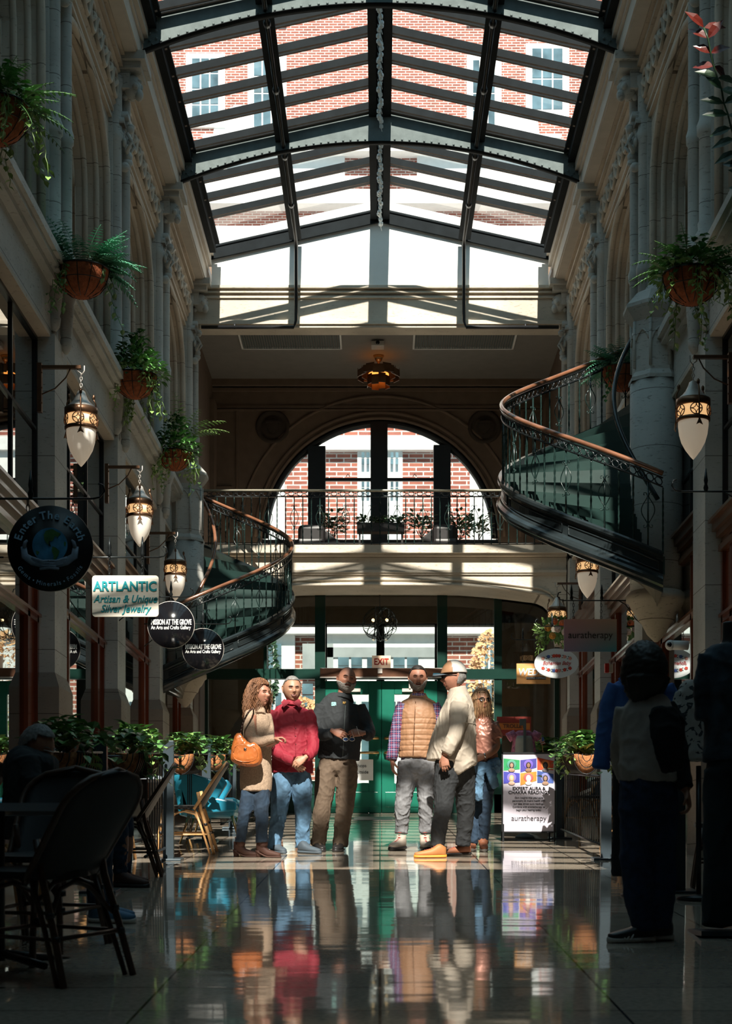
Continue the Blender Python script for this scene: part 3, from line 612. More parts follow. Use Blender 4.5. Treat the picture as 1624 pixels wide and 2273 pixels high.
# --- the skylight
sky = bpy.data.objects.new('window_32', None); COL.objects.link(sky); sky.location = (0, 15, 11.3); struct(sky)
XE = 2.76; ZE = 11.36; ZR = 11.97
def rz(x): return ZR - (ZR - ZE) * abs(x) / XE
gl = M()
for sg in (-1, 1): gl.quad((0, 3.4, ZR + .03), (0, YE, ZR + .03), (sg*XE, YE, ZE + .03), (sg*XE, 3.4, ZE + .03))
gl.build('pane', MT['skylight_glass'], sky)
gird = [YK[i] for i in range(3, 9)]
ys = [4.25 + .9*i for i in range(13)] + [16.66 + .70*i for i in range(5)] + [20.36 + .70*i for i in range(5)] + [23.62, 24.28, 24.94, 25.6]  # first run: unseen bars, spaced to keep their shadows off the faces
for y in ys:
    for sg in (-1, 1):
        q = M()
        for dy, w_, t, d in ((0, .045, .0, .080), (.13, .04, .0, .055)):
            q.mi = 1
            q.add([(sg*.12, y+dy-w_/2, rz(.12)-d), (sg*XE, y+dy-w_/2, rz(XE)-d), (sg*XE, y+dy-w_/2, rz(XE)+.02), (sg*.12, y+dy-w_/2, rz(.12)+.02),
                   (sg*.12, y+dy+w_/2, rz(.12)-d), (sg*XE, y+dy+w_/2, rz(XE)-d), (sg*XE, y+dy+w_/2, rz(XE)+.02), (sg*.12, y+dy+w_/2, rz(.12)+.02)],
                  [(0,1,2,3),(4,7,6,5),(0,4,5,1),(2,6,7,3),(0,3,7,4),(1,5,6,2)])
            q.m[-4] = 0
        q.build('glazing_bar', mats('bar_light', 'steel_dark'), sky)
for y in gird[3:] + [YE - .05]:
    q = M(); last = y > 26
    def bot(x):
        t = abs(x) / 2.85
        return HC + 10.47 - .56 * t ** 2.0 if not last else rz(x) - .2
    xx = [-2.86 + 5.72 * i / 40 for i in range(41)]
    for a, b in zip(xx[:-1], xx[1:]):
        q.prism([(a, y, bot(a)), (b, y, bot(b)), (b, y, rz(b)), (a, y, rz(a))], (0, .04, 0))
    if not last:
        q.smooth = True
        for i in range(53):
            x = -2.75 + 5.5 * i / 52; q.ball((x, y - .012, bot(x) + .05), (.016, .012, .016), 6)
        for xv in (-2.78, -2.70, -.13, -.06, .06, .13, 2.70, 2.78, -1.36, 1.36):
            for j in range(5 if abs(xv) > 2 else 4):
                q.ball((xv, y - .012, bot(xv) + .1 + .09 * j), (.018, .012, .018), 6)
    go = q.build('girder', mats('steel_grey' if not last else 'steel_dark'), sky)
    fw_ = .02 if last else .07; fl_ = M(); fl_.tube([(x, y, bot(x)) for x in xx], .012, 4, b=fw_, up=(0, 1, 0)); fl_.tube([(x, y, rz(x) + .0) for x in xx], .03, 4, b=fw_, up=(0, 1, 0)); fl_.build('flange', MT['steel_dark'], go)
    if not last:
        pl = M()
        pl.box((-.16, y - .03, bot(0) + .01), (.16, y - .005, rz(.1) - .01)); pl.build('splice_plate', MT['steel_grey'], go)
q = M(); q.box((-.16, 3.4, ZR-.17), (-.05, YE, ZR)); q.box((.05, 3.4, ZR-.17), (.16, YE, ZR)); q.box((-.16, 3.4, ZR-.04), (.16, YE, ZR)); q.build('ridge_beam', MT['steel_dark'], sky)
for sg in (-1, 1):
    q = M(); q.box((sg*1.36, 3.4, rz(1.4)-.2), (sg*1.46, YE-.1, rz(1.4)+.0)); q.box((sg*1.30, 3.4, rz(1.4)-.21), (sg*1.50, YE-.1, rz(1.4)-.18)); q.build('purlin', MT['steel_dark'], sky)
    q = M(); q.box((sg*2.70, 3.4, 11.16), (sg*2.84, YE-.3, ZE + .03)); q.box((sg*2.64, 3.4, ZE-.06), (sg*2.8, YE-.3, ZE-.02)); q.build('eave_channel', MT['steel_dark'], sky)
    q = M(); x = sg*1.385; zt_ = rz(1.4) - .28
    q.tube([(x, 3.5, zt_), (x, YE-.35, zt_), (x, YE-.22, zt_-.12), (x, YE-.22, pz(732, YE)+.08), (x + sg*.04, YE-.22, pz(736, YE)), (sg*2.95, YE-.22, pz(736, YE))], .03, 8)
    for y in [v + .3 for v in YK[5:9]] + [v + 2 for v in YK[5:9]]: q.tube([(x, y-.05, zt_), (x, y+.05, zt_)], .045, 8)
    q.tube([(sg*2.4, YE-.22, pz(740, YE)), (sg*2.4, YE-.22, pz(728, YE))], .015, 6)
    tag(q.build('sprinkler_pipe', MT['black_metal']), 'black sprinkler pipe along the %s side of the skylight dropping down the gable' % ('left' if sg < 0 else 'right'), 'pipe')
g_ = M(); i = 0; y = 14.0
while y < 26.9:
    g_.ball((.0 + .02*sin(y*9), y, ZR - .30 + .03*sin(y*15)), (.035, .045, .035), 6)
    if i % 2 == 0: g_.tube([(-.03, y, ZR-.2), (.03, y+.05, ZR-.40)], .006, 4)
    y += .09; i += 1
g_.tube([(0, 14, ZR-.28), (0, 26.9, ZR-.28)], .01, 5)
tag(g_.build('light_garland', MT['glass_white']), 'string of pale glass lights hanging along the skylight ridge', 'garland')
# ================================================================== STAIRS AND RAILINGS
def twisted(m, p, q, r=.0085, tw=9):
    p = Vector(p); q = Vector(q); n = 22; rings = []
    for i in range(n + 1):
        t = i / n; c = p.lerp(q, t); a0 = t * tw * pi / 2 if .12 < t < .88 else 0
        rr = r * (1.0 if .1 < t < .9 else 1.1)
        rings.append([c + V(cos(a0 + pi/4 + k*pi/2), sin(a0 + pi/4 + k*pi/2), 0) * rr * 1.25 for k in range(4)])
    m.loft(rings); return m
def lyre(m, p, q, ax, r=.007):
    """plain bar with a bulged lyre either side"""
    p = Vector(p); q = Vector(q); ax = Vector(ax); m.tube([p, q], r * 1.3, 6)
    H = (q - p).z
    for s_ in (-1, 1):
        pts = []
        for i in range(15):
            t = i / 14; zz = .36 + .42 * t; pts.append(p.lerp(q, zz) + ax * s_ * (.062 * sin(pi * t) ** 1.3 + .004))
        m.tube(pts, r * .75, 6)
        for zz, d in ((.36, -1), (.78, 1)):
            c = p.lerp(q, zz); m.tube([c + ax*s_*(.004) , c + ax*s_*.02 + V(0,0,d*.035), c + ax*s_*.04 + V(0,0,d*.035), c + ax*s_*.045 + V(0,0,d*.015), c + ax*s_*.032 + V(0,0,d*.012)], r*.7, 5)
    for zz in (.36, .78): m.ball(p.lerp(q, zz), .014, 6)
    return m
# gallery railing on the bridge
rl = thing('gallery_railing', 'green-black wrought iron railing across the upper gallery above the bridge', 'railing', (0, YE - .02, zd))
yr = YE - .03; zt1 = pz(1089, yr); zt2 = zt1 - .10
m = M(); m.tube([(-2.95, yr, zt1), (2.95, yr, zt1)], .022, 8, b=.035); m.build('handrail', MT['brass'] if 0 else mat('rail_top', (.45, .42, .33), .25, .3), rl)
m = M(); m.box((-2.95, yr - .015, zt2 - .008), (2.95, yr + .015, zt2 + .008)); m.box((-2.95, yr-.015, zd + .04), (2.95, yr + .015, zd + .055))
x = -2.9
while x < 2.9:
    m.tube([(x + .048 * cos(a * pi / 5), yr, (zt1 + zt2) / 2 - .003 + .036 * sin(a * pi / 5)) for a in range(10)], .007, 5, closed=True, up=(0, 1, 0)); m.ball((x + .071, yr, (zt1+zt2)/2), .014, 6); x += .1425
m.build('scroll_frieze', MT['iron'], rl)
for i in range(41):
    x = -2.85 + .1425 * i; m = M()
    if i % 3 == 1: lyre(m, (x, yr, zd + .01), (x, yr, zt2), (1, 0, 0)); m.build('lyre_baluster', MT['iron_green'], rl)
    else: twisted(m, (x, yr, zd + .01), (x, yr, zt2)); m.build('baluster', MT['iron_green'], rl)

def spiral(name, label, c, R, th0, th1, z0, k, ext, rise_dir, tower):
    """rail height z0 at th0, k metres per radian"""
    root = thing(name, label, 'staircase', (c[0], c[1], z0 - 2.2))
    ZR_ = lambda t: z0 + k * (t - th0)
    def pt(t, r, dz=0): return V(c[0] + r * cos(t), c[1] + r * sin(t), ZR_(t) + dz)
    T = lambda n, a=th0, b=th1: [a + (b - a) * i / n for i in range(n + 1)]
    m = M(); m.tube([pt(t, R) for t in T(70)], .030, 10, b=.026, up=(0, 0, 1)); m.build('handrail', MT['rail_wood'], root)
    m = M()
    for dz in (-.045, -.135): m.tube([pt(t, R, dz) for t in T(70)], .008, 4, b=.014)
    L_ = abs(th1 - th0) * R; n = int(L_ / .085)
    for i in range(n):
        t = th0 + (th1 - th0) * (i + .5) / n; dt = .036 / R
        m.tube([pt(t + dt * cos(a * pi / 4), R, -.09 + .038 * sin(a * pi / 4)) for a in range(8)], .0065, 4, closed=True)
        m.ball(pt(t + (th1-th0)/n/2, R, -.09), .012, 6)
    m.build('scroll_frieze', MT['iron'], root)
    nb = int(L_ / .145)
    for i in range(nb + 1):
        t = th0 + (th1 - th0) * i / nb; m = M(); p = pt(t, R - .01, -.80); q = pt(t, R - .01, -.14)
        if i % 3 == 1: lyre(m, p, q, (-sin(t), cos(t), 0)); m.build('lyre_baluster', MT['iron_green'], root)
        else: twisted(m, p, q); m.build('baluster', MT['iron_green'], root)
    # moulded outer string
    e0, e1 = th0 - ext[0] * (1 if th1 > th0 else -1), th1 + ext[1] * (1 if th1 > th0 else -1)
    prof = [(-.03, -.78), (.035, -.78), (.045, -.80), (.045, -.83), (.015, -.85), (.010, -.87), (.0, -.875), (0, -1.0), (.01, -1.01), (.02, -1.03), (.05, -1.06), (.06, -1.09), (.05, -1.12), (.02, -1.14), (.01, -1.17), (-.03, -1.18)]
    tt = T(80, e0, e1)
    m = M(); m.sweep(prof, [pt(t, R) for t in tt], [(V(cos(t), sin(t), 0), V(0, 0, 1)) for t in tt]); so = m.build('outer_string', MT['stringer'], root)
    for i in range(5):     # raised panel frames
        a = th0 + (th1 - th0) * (i + .04) / 5; b = th0 + (th1 - th0) * (i + .96) / 5
        loop = [pt(t, R + .004, -.895) for t in T(12, a, b)] + [pt(t, R + .004, -.985) for t in T(12, b, a)]
        m = M(); m.tube(loop, .008, 5, closed=True); m.build('panel_moulding', MT['stringer'], so)
    # treads and risers, soffit
    step = .18 / abs(k); ns = int(abs(e1 - e0) / step); sgn = 1 if th1 > th0 else -1; up_ = 1 if k * sgn > 0 else -1
    for i in range(ns):
        a = e0 + sgn * step * i; b = a + sgn * step * 1.08; z = ZR_(a if up_ < 0 else a) - .80
        z = ZR_(min(a, b) if k > 0 else max(a, b)) - .80 if False else ZR_(a) - .82
        m = M(); ri = .22
        poly = [V(c[0] + ri*cos(a), c[1] + ri*sin(a), z), V(c[0] + (R-.03)*cos(a), c[1] + (R-.03)*sin(a), z), V(c[0] + (R-.03)*cos((a+b)/2), c[1] + (R-.03)*sin((a+b)/2), z), V(c[0] + (R-.03)*cos(b), c[1] + (R-.03)*sin(b), z), V(c[0] + ri*cos(b), c[1] + ri*sin(b), z)]
        m.prism(poly, (0, 0, .035))
        n_ = V(-sin(a), cos(a), 0) * .02
        m.add([poly[0] - V(0,0,.18), poly[1] - V(0,0,.18), poly[1], poly[0], poly[0] - V(0,0,.18) + n_, poly[1] - V(0,0,.18) + n_, poly[1] + n_, poly[0] + n_], [(0,1,2,3),(4,7,6,5),(0,4,5,1),(1,5,6,2),(2,6,7,3),(3,7,4,0)])
        m.build('stair_step', MT['stair_green'], root)
    m = M(); n = 60; tt = T(n, e0, e1)
    for a, b in zip(tt[:-1], tt[1:]):
        m.quad(pt(a, .2, -1.06), pt(b, .2, -1.06), pt(b, R-.02, -1.06), pt(a, R-.02, -1.06)); m.quad(pt(a, .2, -1.09), pt(b, .2, -1.09), pt(b, R-.02, -1.15), pt(a, R-.02, -1.15))
    m.build('soffit', MT['stringer'], root)
    m = M(); m.tube([pt(t, .46, .02) for t in T(40)], .026, 8, up=(0, 0, 1)); m.build('inner_handrail', MT['stringer' if c[0] > 0 else 'rail_wood'], root)
    return root
stR = spiral('spiral_staircase', 'large dark green iron spiral staircase with wooden handrail wrapping the right stone turret', (3.03, 17.8), 1.69, -1.70, -4.75, 4.93, -.785, (.0, .05), 1, None)
stL = spiral('spiral_staircase', 'spiral staircase on the left in front of the gallery, behind the round black gallery signs', (-3.0, 25.0), 1.645, -1.62, 1.51, 4.74, .763, (.05, .0), 1, None)
# stone turrets carrying the stairs
def turret(c, zc, ztop, zb0, st, fl_z):
    m = M(); m.lathe([(.285, zb0 + .55), (.285, zc)], (c[0], c[1], 0), 32); root = m.build('stone_turret', MT['stone_grey'], st)
    m = M(); m.lathe([(.02, zb0), (.10, zb0 + .08), (.16, zb0 + .2), (.2, zb0 + .24), (.22, zb0 + .30), (.26, zb0 + .34), (.30, zb0 + .42), (.33, zb0 + .44), (.33, zb0 + .50), (.28, zb0 + .55), (.28, zb0+1.0)], (c[0], c[1], 0), 24); m.build('corbel', MT['travertine'], root)
    m = M(); n = 8
    o = lambda r, z: [V(c[0] + r*cos(2*pi*(k+.5)/n), c[1] + r*sin(2*pi*(k+.5)/n), z) for k in range(n)]
    R8 = [o(.31, zc - .04), o(.31, zc), o(.27, zc + .06), o(.27, ztop - .28), o(.30, ztop - .24), o(.33, ztop - .2), o(.37, ztop - .14), o(.37, ztop - .10), o(.33, ztop - .06), o(.24, ztop + .04), o(.14, ztop + .09), o(.02, ztop + .28)]
    vs = [p for r in R8 for p in r]; fs = []
    for i in range(len(R8)-1):
        for j in range(n): fs.append((i*n+j, i*n+(j+1)%n, (i+1)*n+(j+1)%n, (i+1)*n+j))
    m.add(vs, fs)
    for k_ in range(n):     # ribs and trefoil heads on each face
        a = 2*pi*(k_+.5)/n; p = V(c[0] + .272*cos(a), c[1] + .272*sin(a), 0); m.tube([p + V(0,0,zc+.1), p + V(0,0,ztop-.28)], .018, 6)
        a2 = 2*pi*(k_+1)/n; nn = V(cos(a2), sin(a2), 0); tt_ = V(-sin(a2), cos(a2), 0); b0 = V(c[0], c[1], ztop - .50) + nn * .255
        m.tube([b0 + tt_ * (.075*cos(t*pi/8)) + V(0,0,.12*sin(t*pi/8)) + tt_*.012*cos(3*t*pi/8) for t in range(9)], .014, 5)
    m.build('octagonal_head', MT['stone_grey'], root); return root
turret((3.03, 17.8), pz(845, 17.8), pz(665, 17.8), pz(1425, 17.8), stR, 0)
turret((-3.0, 25.0), pz(1200, 25.0), pz(1040, 25.0), pz(1570, 25.0), stL, 0)

# ================================================================== LANTERNS
def lantern(px_, py_, Y, sg, label, lit, full=True):
    """tip of the glass at (px_,py_); hangs from a wall bracket"""
    tip = P(px_, py_, Y); root = thing('wall_lantern', label, 'lantern', tip, 'bell shaped glass wall lanterns')
    R = .135
    m = M(); m.lathe([(.004, 0), (.03, .03), (.07, .085), (.105, .15), (.125, .22), (.135, .30), (.135, .345)], (0, 0, 0), 28); LB(m, 'glass_bell', MT['lamp_glass_white'], root)
    m = M(); m.lathe([(.142, .335), (.15, .34), (.15, .365), (.142, .37)], (0, 0, 0), 28); m.lathe([(.142, .47), (.152, .475), (.152, .535), (.14, .54)], (0, 0, 0), 28)
    for i in range(6):
        a = i * pi / 3 + .52; T = Matrix.Rotation(a, 4, 'Z')
        for j in range(2): pass
        pts = [T @ V(.145, .052*cos(t*pi/8), .42 + .05*sin(t*pi/8)) for t in range(16)]; m.tube(pts, .005, 4, closed=True)
        for q in range(4):
            b_ = q*pi/2; p1 = (cos(b_)*.05, sin(b_)*.05); p2 = (cos(b_+pi/2)*.05, sin(b_+pi/2)*.05)
            m.tube([T @ V(.146, p1[0]*(1-t)**2 + p2[0]*t*t + 0, .42 + p1[1]*(1-t)**2 + p2[1]*t*t) for t in (0, .25, .5, .75, 1)], .004, 4)
    LB(m, 'pierced_band', MT['bronze'], root)
    m = M(); m.lathe([(.136, .36), (.136, .48)], (0, 0, 0), 24); LB(m, 'lit_drum', MT['lamp_glass_lit'], root)
    m = M(); m.lathe([(.145, .535), (.13, .55), (.10, .575), (.07, .61), (.045, .66), (.035, .69), (.02, .70)], (0, 0, 0), 24); LB(m, 'domed_cap', MT['pewter'], root)
    for i in range(3):
        m = M(); a = i * 2*pi/3 - pi/2 + .15; T = Matrix.Rotation(a, 4, 'Z')
        m.tube([T @ V(x, 0, z) for x, z in ((.12, .66), (.15, .6), (.155, .5), (.155, .36), (.16, .3))], .008, 5); m.prism([T @ V(.16, -.03, .27), T @ V(.16, 0, .285), T @ V(.16, .03, .27), T @ V(.16, 0, .34)], T.to_3x3() @ V(.008, 0, 0)); m.ball(T @ V(.13, 0, .66), (.016, .016, .03), 6)
        LB(m, 'leaf_strap', MT['bronze'], root)
    m = M()
    for i in range(4): m.tube([V(.012*cos(t*pi/4)*(i%2), .012*cos(t*pi/4)*((i+1)%2), .72 + .03*i + .018*sin(t*pi/4)) for t in range(8)], .004, 4, closed=True)
    m.tube([(0, 0, .82), (0.0, 0, .86), (-.03*sg*-1, 0, .88), (-.04*sg*-1, 0, .92)], .006, 5); m.tube([(0, 0, .84), (sg*-.03, 0, .88), (sg*-.03, 0, .93)], .006, 5)
    LB(m, 'hook_chain', MT['pewter'], root)
    m = M(); wx = sg*3.13 - tip.x
    m.box((min(0, wx), -.02, .90), (max(0, wx), .02, .93)); m.box((wx - .02, -.03, .5), (wx + .02, .03, .95)); m.tube([(wx, 0, .66), (wx - sg*.14, 0, .72), (wx - sg*.24, 0, .82), (wx - sg*.28, 0, .9)], .007, 5)
    for z in (.58, .72, .86): m.ball((wx - sg*.02, -.03, z), .012, 6)
    LB(m, 'bracket', MT['bronze'] if sg < 0 else MT['wood_brown'], root)
    l = bpy.data.lights.new('lantern_light', 'POINT'); l.energy = 3.5; l.color = (1, .55, .25); l.shadow_soft_size = .08; lo = bpy.data.objects.new('lantern_light', l); COL.objects.link(lo); lo.location = tip + V(0, -.0, .42) ; lo.location = tip + V(-sg*.35, -.2, .3) if False else tip + V(0, 0, .42); lo.parent = root; lo.location = (0, 0, .28)
    return root
lantern(180, 1036, 14.93, -1, 'large hanging lantern nearest on the left wall above the round black globe sign', 1)
lantern(310, 1214, 18.6, -1, 'hanging lantern, middle of the three on the left wall, above the white jewelry sign', 1)
lantern(389, 1334, 21.9, -1, 'hanging lantern farthest along the left wall beside the left turret', 1)
lantern(1538, 1020, 14.5, 1, 'large orange-lit lantern nearest on the right wall beside the stone turret', 1)
lantern(1303, 1328, 21.9, 1, 'orange-lit lantern on the right wall just below the spiral staircase', 1)
lantern(1236, 1425, 25.4, 1, 'lantern above the silk flower swag, farthest on the right wall', 1)

# ================================================================== WRITING
def text(body, size, mat_, parent, loc, rot=(pi/2, 0, 0), depth=.003, shear=0, sx=1, off=0, align='CENTER', sp=1, name='lettering'):
    cu = bpy.data.curves.new('t', 'FONT'); cu.body = body; cu.size = size; cu.extrude = depth; cu.align_x = align; cu.align_y = 'CENTER'; cu.shear = shear; cu.offset = off; cu.space_character = sp; cu.resolution_u = 4
    o = bpy.data.objects.new('t', cu); COL.objects.link(o); bpy.context.view_layer.update()
    me = bpy.data.meshes.new_from_object(o.evaluated_get(bpy.context.evaluated_depsgraph_get())); bpy.data.objects.remove(o)
    me.materials.clear(); me.materials.append(mat_)
    t = bpy.data.objects.new(name, me); COL.objects.link(t); t.location = loc; t.rotation_euler = rot; t.scale = (sx, 1, 1)
    if parent is not None: t.parent = parent
    return t
def arctext(body, size, mat_, parent, cx_, cz_, R, a0, a1, y, top=True, **k):
    n = len(body)
    for i, ch in enumerate(body):
        if ch == ' ': continue
        a = a0 + (a1 - a0) * i / (n - 1); yield ch, a
def serif(txt, w_, mat_, root, loc, size, th, y=0):
    pass
def arc_letters(body, size, mat_, parent, R, a0, a1, y, top, wd=None, off=0):
    """one mesh of letters set round a circle in the XZ plane (local)"""
    m = M(); wid = {'i': .45, 'l': .45, 'I': .5, 't': .6, 'r': .65, 'f': .6, 's': .85, ' ': .5, '.': .5, 'm': 1.45, 'M': 1.4, 'T': 1.1, 'E': 1.15, 'G': 1.2}
    ws = [wid.get(c_, 1) for c_ in body]; tot = sum(ws); acc = 0
    for ch, w_ in zip(body, ws):
        a = a0 + (a1 - a0) * (acc + w_ / 2) / tot; acc += w_
        if ch == ' ': continue
        if ch == '.': m.ball((R*cos(a), y, R*sin(a)), .006, 6); continue
        t = text(ch, size, mat_, None, (0, 0, 0), off=off)
        rot = a - pi/2 if top else a + pi/2
        T = Matrix.Translation((R*cos(a), y, R*sin(a))) @ Matrix.Rotation(-rot, 4, 'Y') @ Matrix.Rotation(pi/2, 4, 'X')
        m.add([v.co for v in t.data.vertices], [tuple(p.vertices) for p in t.data.polygons], T); bpy.data.objects.remove(t)
    return LB(m, 'lettering', mat_, parent)
white = mat('white_paint', (.85, .85, .83), .5, var=0); red = mat('red_paint', (.55, .03, .02), .4, var=0); teal = mat('teal_paint', (.01, .33, .38), .4, var=0)
ltblue = mat('blue_letter', (.40, .65, .85), .5, var=0); blk = mat('ink', (.015, .015, .018), .5, var=0)
def hrod(x0, x1, y_px, Y, sg, name, fx, curl=True):
    """forged horizontal sign rod from the wall with a curled end"""
    z = pz(y_px, Y); a = px(x0, Y); b = px(x1, Y); m = M(); wx = sg*3.14
    m.tube([(wx, Y, z), (b, Y, z)], .008, 6)
    d = 1 if b > wx else -1
    m.tube([(b, Y, z), (b + d*.05, Y, z + .01), (b + d*.08, Y, z+.05), (b + d*.07, Y, z+.09), (b + d*.04, Y, z+.10)], .007, 6)
    m.tube([(wx, Y, z - .3), (wx + d*.10, Y, z - .22), (wx + d*.22, Y, z-.05), (wx + d*.3, Y, z)], .007, 6)
    for f_ in fx:
        x = px(f_, Y); m.lathe([(.014, 0), (.022, .03), (.012, .06), (.018, .09), (.004, .19)], (x, Y, z), 8)
    return m, z
def chain(m, x, Y, z0, z1):
    n = max(2, int((z0 - z1) / .035))
    for i in range(n):
        c = z0 - (z0 - z1) * (i + .5) / n; h_ = (z0 - z1) / n * .62
        m.tube([V(x + .011*cos(t*pi/4) * (1 if i % 2 else .2), Y + .011*cos(t*pi/4) * (.2 if i % 2 else 1), c + h_*sin(t*pi/4)) for t in range(8)], .0035, 4, closed=True)
# 1 Enter The Earth
Y = 10.8; c = P(112, 1218, Y)
s1 = thing('hanging_sign', 'round black sign with a blue globe held in hands, arched lettering', 'sign', c, None)
m = M(); m.lathe([(.31, -.02), (.312, 0), (.31, .02)], (0, 0, 0), 56, Matrix.Rotation(pi/2, 4, 'X')); LB(m, 'board', MT['black_metal'], s1)
arc_letters('Enter The Earth', .080, ltblue, s1, .238, radians(168), radians(12), -.024, True, off=.0015)
arc_letters('Gems . Minerals . Fossils', .044, ltblue, s1, .262, radians(211), radians(331), -.024, False)
m = M(); m.prism([(.128*cos(t*pi/24), -.020, .02 + .128*sin(t*pi/24)) for t in range(48)], (0, -.004, 0)); LB(m, 'globe_disc', mat('globe_blue', (.06, .26, .46), .5, var=.4, scale=12), s1)
land = [[(-.03, .11), (.02, .125), (.06, .10), (.085, .09), (.06, .06), (.04, .07), (.02, .03), (-.005, .03), (-.01, .0), (.01, -.01), (-.02, .01), (-.04, .04), (-.045, .08)],
        [(.02, -.01), (.05, -.02), (.075, -.045), (.065, -.08), (.04, -.11), (.03, -.12), (.03, -.08), (.015, -.04)], [(-.105, -.04), (-.08, -.05), (-.09, -.075), (-.1, -.07)], [(.11, .03), (.125, .02), (.12, -.01), (.11, 0)]]
m = M()
for pl in land: m.prism([(a*.95, -.026, b*.95 + .02) for a, b in pl], (0, -.003, 0))
LB(m, 'continents', mat('land_green', (.06, .18, .05), .5, var=.4, scale=20), s1)
m = M()
for sx_ in (-1, 1):
    m.smooth = True; m.tube([(sx_*.19, -.03, .01), (sx_*.18, -.032, -.06), (sx_*.12, -.035, -.10), (sx_*.04, -.037, -.125)], [.022, .028, .03, .022], 8, b=[.008]*4)
    for i in range(4): m.tube([(sx_*(.13 - .01*i), -.036, -.075 - .012*i), (sx_*(.05 - .02*i), -.04, -.10 - .015*i), (sx_*(-.01 - .02*i), -.042, -.095 - .02*i)], [.014, .012, .009], 6, b=[.008]*3)
    m.tube([(sx_*.185, -.034, 0), (sx_*.175, -.036, .04), (sx_*.16, -.036, .055)], [.016, .014, .008], 6, b=[.008]*3)
LB(m, 'painted_hands', mat('hand_blue', (.26, .33, .42), .6, var=.2, scale=20), s1)
for q_ in list(s1.children): q_.scale = (.915,)*3 if 'x' == 'x' else 0
m, z = hrod(0, 205, 1107, Y, -1, '', [68, ]); chain(m, c.x - .15, Y, z, c.z + .25); chain(m, c.x + .15, Y, z, c.z + .25)
tag(m.build('sign_bracket', MT['iron']), 'thin curled iron rod holding the round black globe sign', 'bracket')
# 2 ARTLANTIC
Y = 15.0; c = P(278.5, 1323.5, Y); w2 = .307; h2 = .19
s2 = thing('hanging_sign', 'rectangular pale wood sign with teal jewelry lettering', 'sign', c)
m = M(); rr = .03; poly = []
for (sx_, sz_), a0 in (((1, 1), 0), ((-1, 1), 90), ((-1, -1), 180), ((1, -1), 270)):
    for i in range(6): a = radians(a0 + 18*i); poly.append((sx_*(w2-rr) + rr*cos(a), -.012, sz_*(h2-rr) + rr*sin(a)))
m.prism(poly, (0, .024, 0)); LB(m, 'board', mat('pale_plank', (.93, .84, .72), .6, var=.12, scale=5, stretch=(1, 1, 12)), s2)
text('ARTLANTIC', .125, teal, s2, (0, -.016, .085), sx=.87, off=.0035); text('Artisan & Unique', .098, teal, s2, (0, -.016, -.03), shear=.3, sx=.85, off=.001); text('Silver Jewelry', .098, teal, s2, (0, -.016, -.12), shear=.3, sx=.85, off=.001)
m, z = hrod(200, 352, 1237, Y, -1, '', [243, 316]); chain(m, px(243, Y), Y, z, c.z + h2 - .01); chain(m, px(316, Y), Y, z, c.z + h2 - .01)
tag(m.build('sign_bracket', MT['iron']), 'iron rod with two finials holding the pale wood jewelry sign', 'bracket')
# 3,4 Mission at the Grove
for i, (cx_, cy_, r_, Y, ry, lab) in enumerate(((379.5, 1387, 52, 19.4, 1325, 'round black gallery sign with white lettering, nearer of the two, beside the pale wood sign'), (450.5, 1441, 46, 21.6, 1385, 'smaller-looking round black gallery sign with white lettering, farther one by the staircase'))):
    c = P(cx_, cy_, Y); r = r_ * Y / F; s3 = thing('hanging_sign', lab, 'sign', c, 'round black gallery signs')
    m = M(); m.lathe([(r*.99, -.012), (r, 0), (r*.99, .012)], (0, 0, 0), 48, Matrix.Rotation(pi/2, 4, 'X')); LB(m, 'board', MT['black_gloss'], s3)
    m = M(); m.tube([(r*cos(t*pi/24), 0, r*sin(t*pi/24)) for t in range(48)], .005, 5, closed=True); LB(m, 'rim', MT['pewter'], s3)
    k_ = r / .28
    text('MISSION AT THE GROVE', .088*k_, white, s3, (.004, -.015, .028*k_), sx=.50, off=.0025*k_, sp=1.0); text('An Arts and Crafts Gallery', .062*k_, white, s3, (0, -.015, -.036*k_), sx=.70, off=.0008)
    m, z = hrod(0, cx_ + (50 if i else 35), ry, Y, -1, '', [cx_]); chain(m, c.x, Y, z, c.z + r)
    tag(m.build('sign_bracket', MT['iron']), 'thin iron rod holding the %s round black gallery sign' % ('farther' if i else 'nearer'), 'bracket')
# 5 auratherapy
def grad(name, c00, c10, c01, c11, sx, sz, cn=None, r=.5):
    m, nt, b = nodes(name); L = nt.links.new; b.inputs['Roughness'].default_value = r
    tc = N(nt, 'ShaderNodeTexCoord'); se = N(nt, 'ShaderNodeSeparateXYZ'); L(tc.outputs['Object'], se.inputs[0])
    def mr(o, s_):
        q = N(nt, 'ShaderNodeMapRange'); q.inputs[1].default_value = -s_; q.inputs[2].default_value = s_; L(se.outputs[o], q.inputs[0]); return q.outputs[0]
    u, v = mr(0, sx), mr(2, sz)
    def mixc(f, a, b_):
        q = N(nt, 'ShaderNodeMix', data_type='RGBA'); L(f, q.inputs[0])
        for i_, x in ((6, a), (7, b_)):
            if isinstance(x, tuple): q.inputs[i_].default_value = (*x, 1)
            else: L(x, q.inputs[i_])
        return q.outputs[2]
    L(mixc(v, mixc(u, c00, c10), mixc(u, c01, c11)), b.inputs['Base Color']); return m
Y = 19.3; c = P(1309.5, 1410.5, Y); w2 = 58.5*Y/F; h2 = 36*Y/F
s5 = thing('hanging_sign', 'pastel gradient rectangular sign reading in thin black letters, hanging on the right', 'sign', c)
m = M(); m.box((-w2, -.01, -h2), (w2, .01, h2)); LB(m, 'board', grad('pastel', (.38, .30, .50), (.06, .38, .50), (.62, .34, .36), (.62, .46, .36), w2, h2), s5)
text('auratherapy', .118, blk, s5, (0, -.013, 0), sx=.93, off=-.0008)
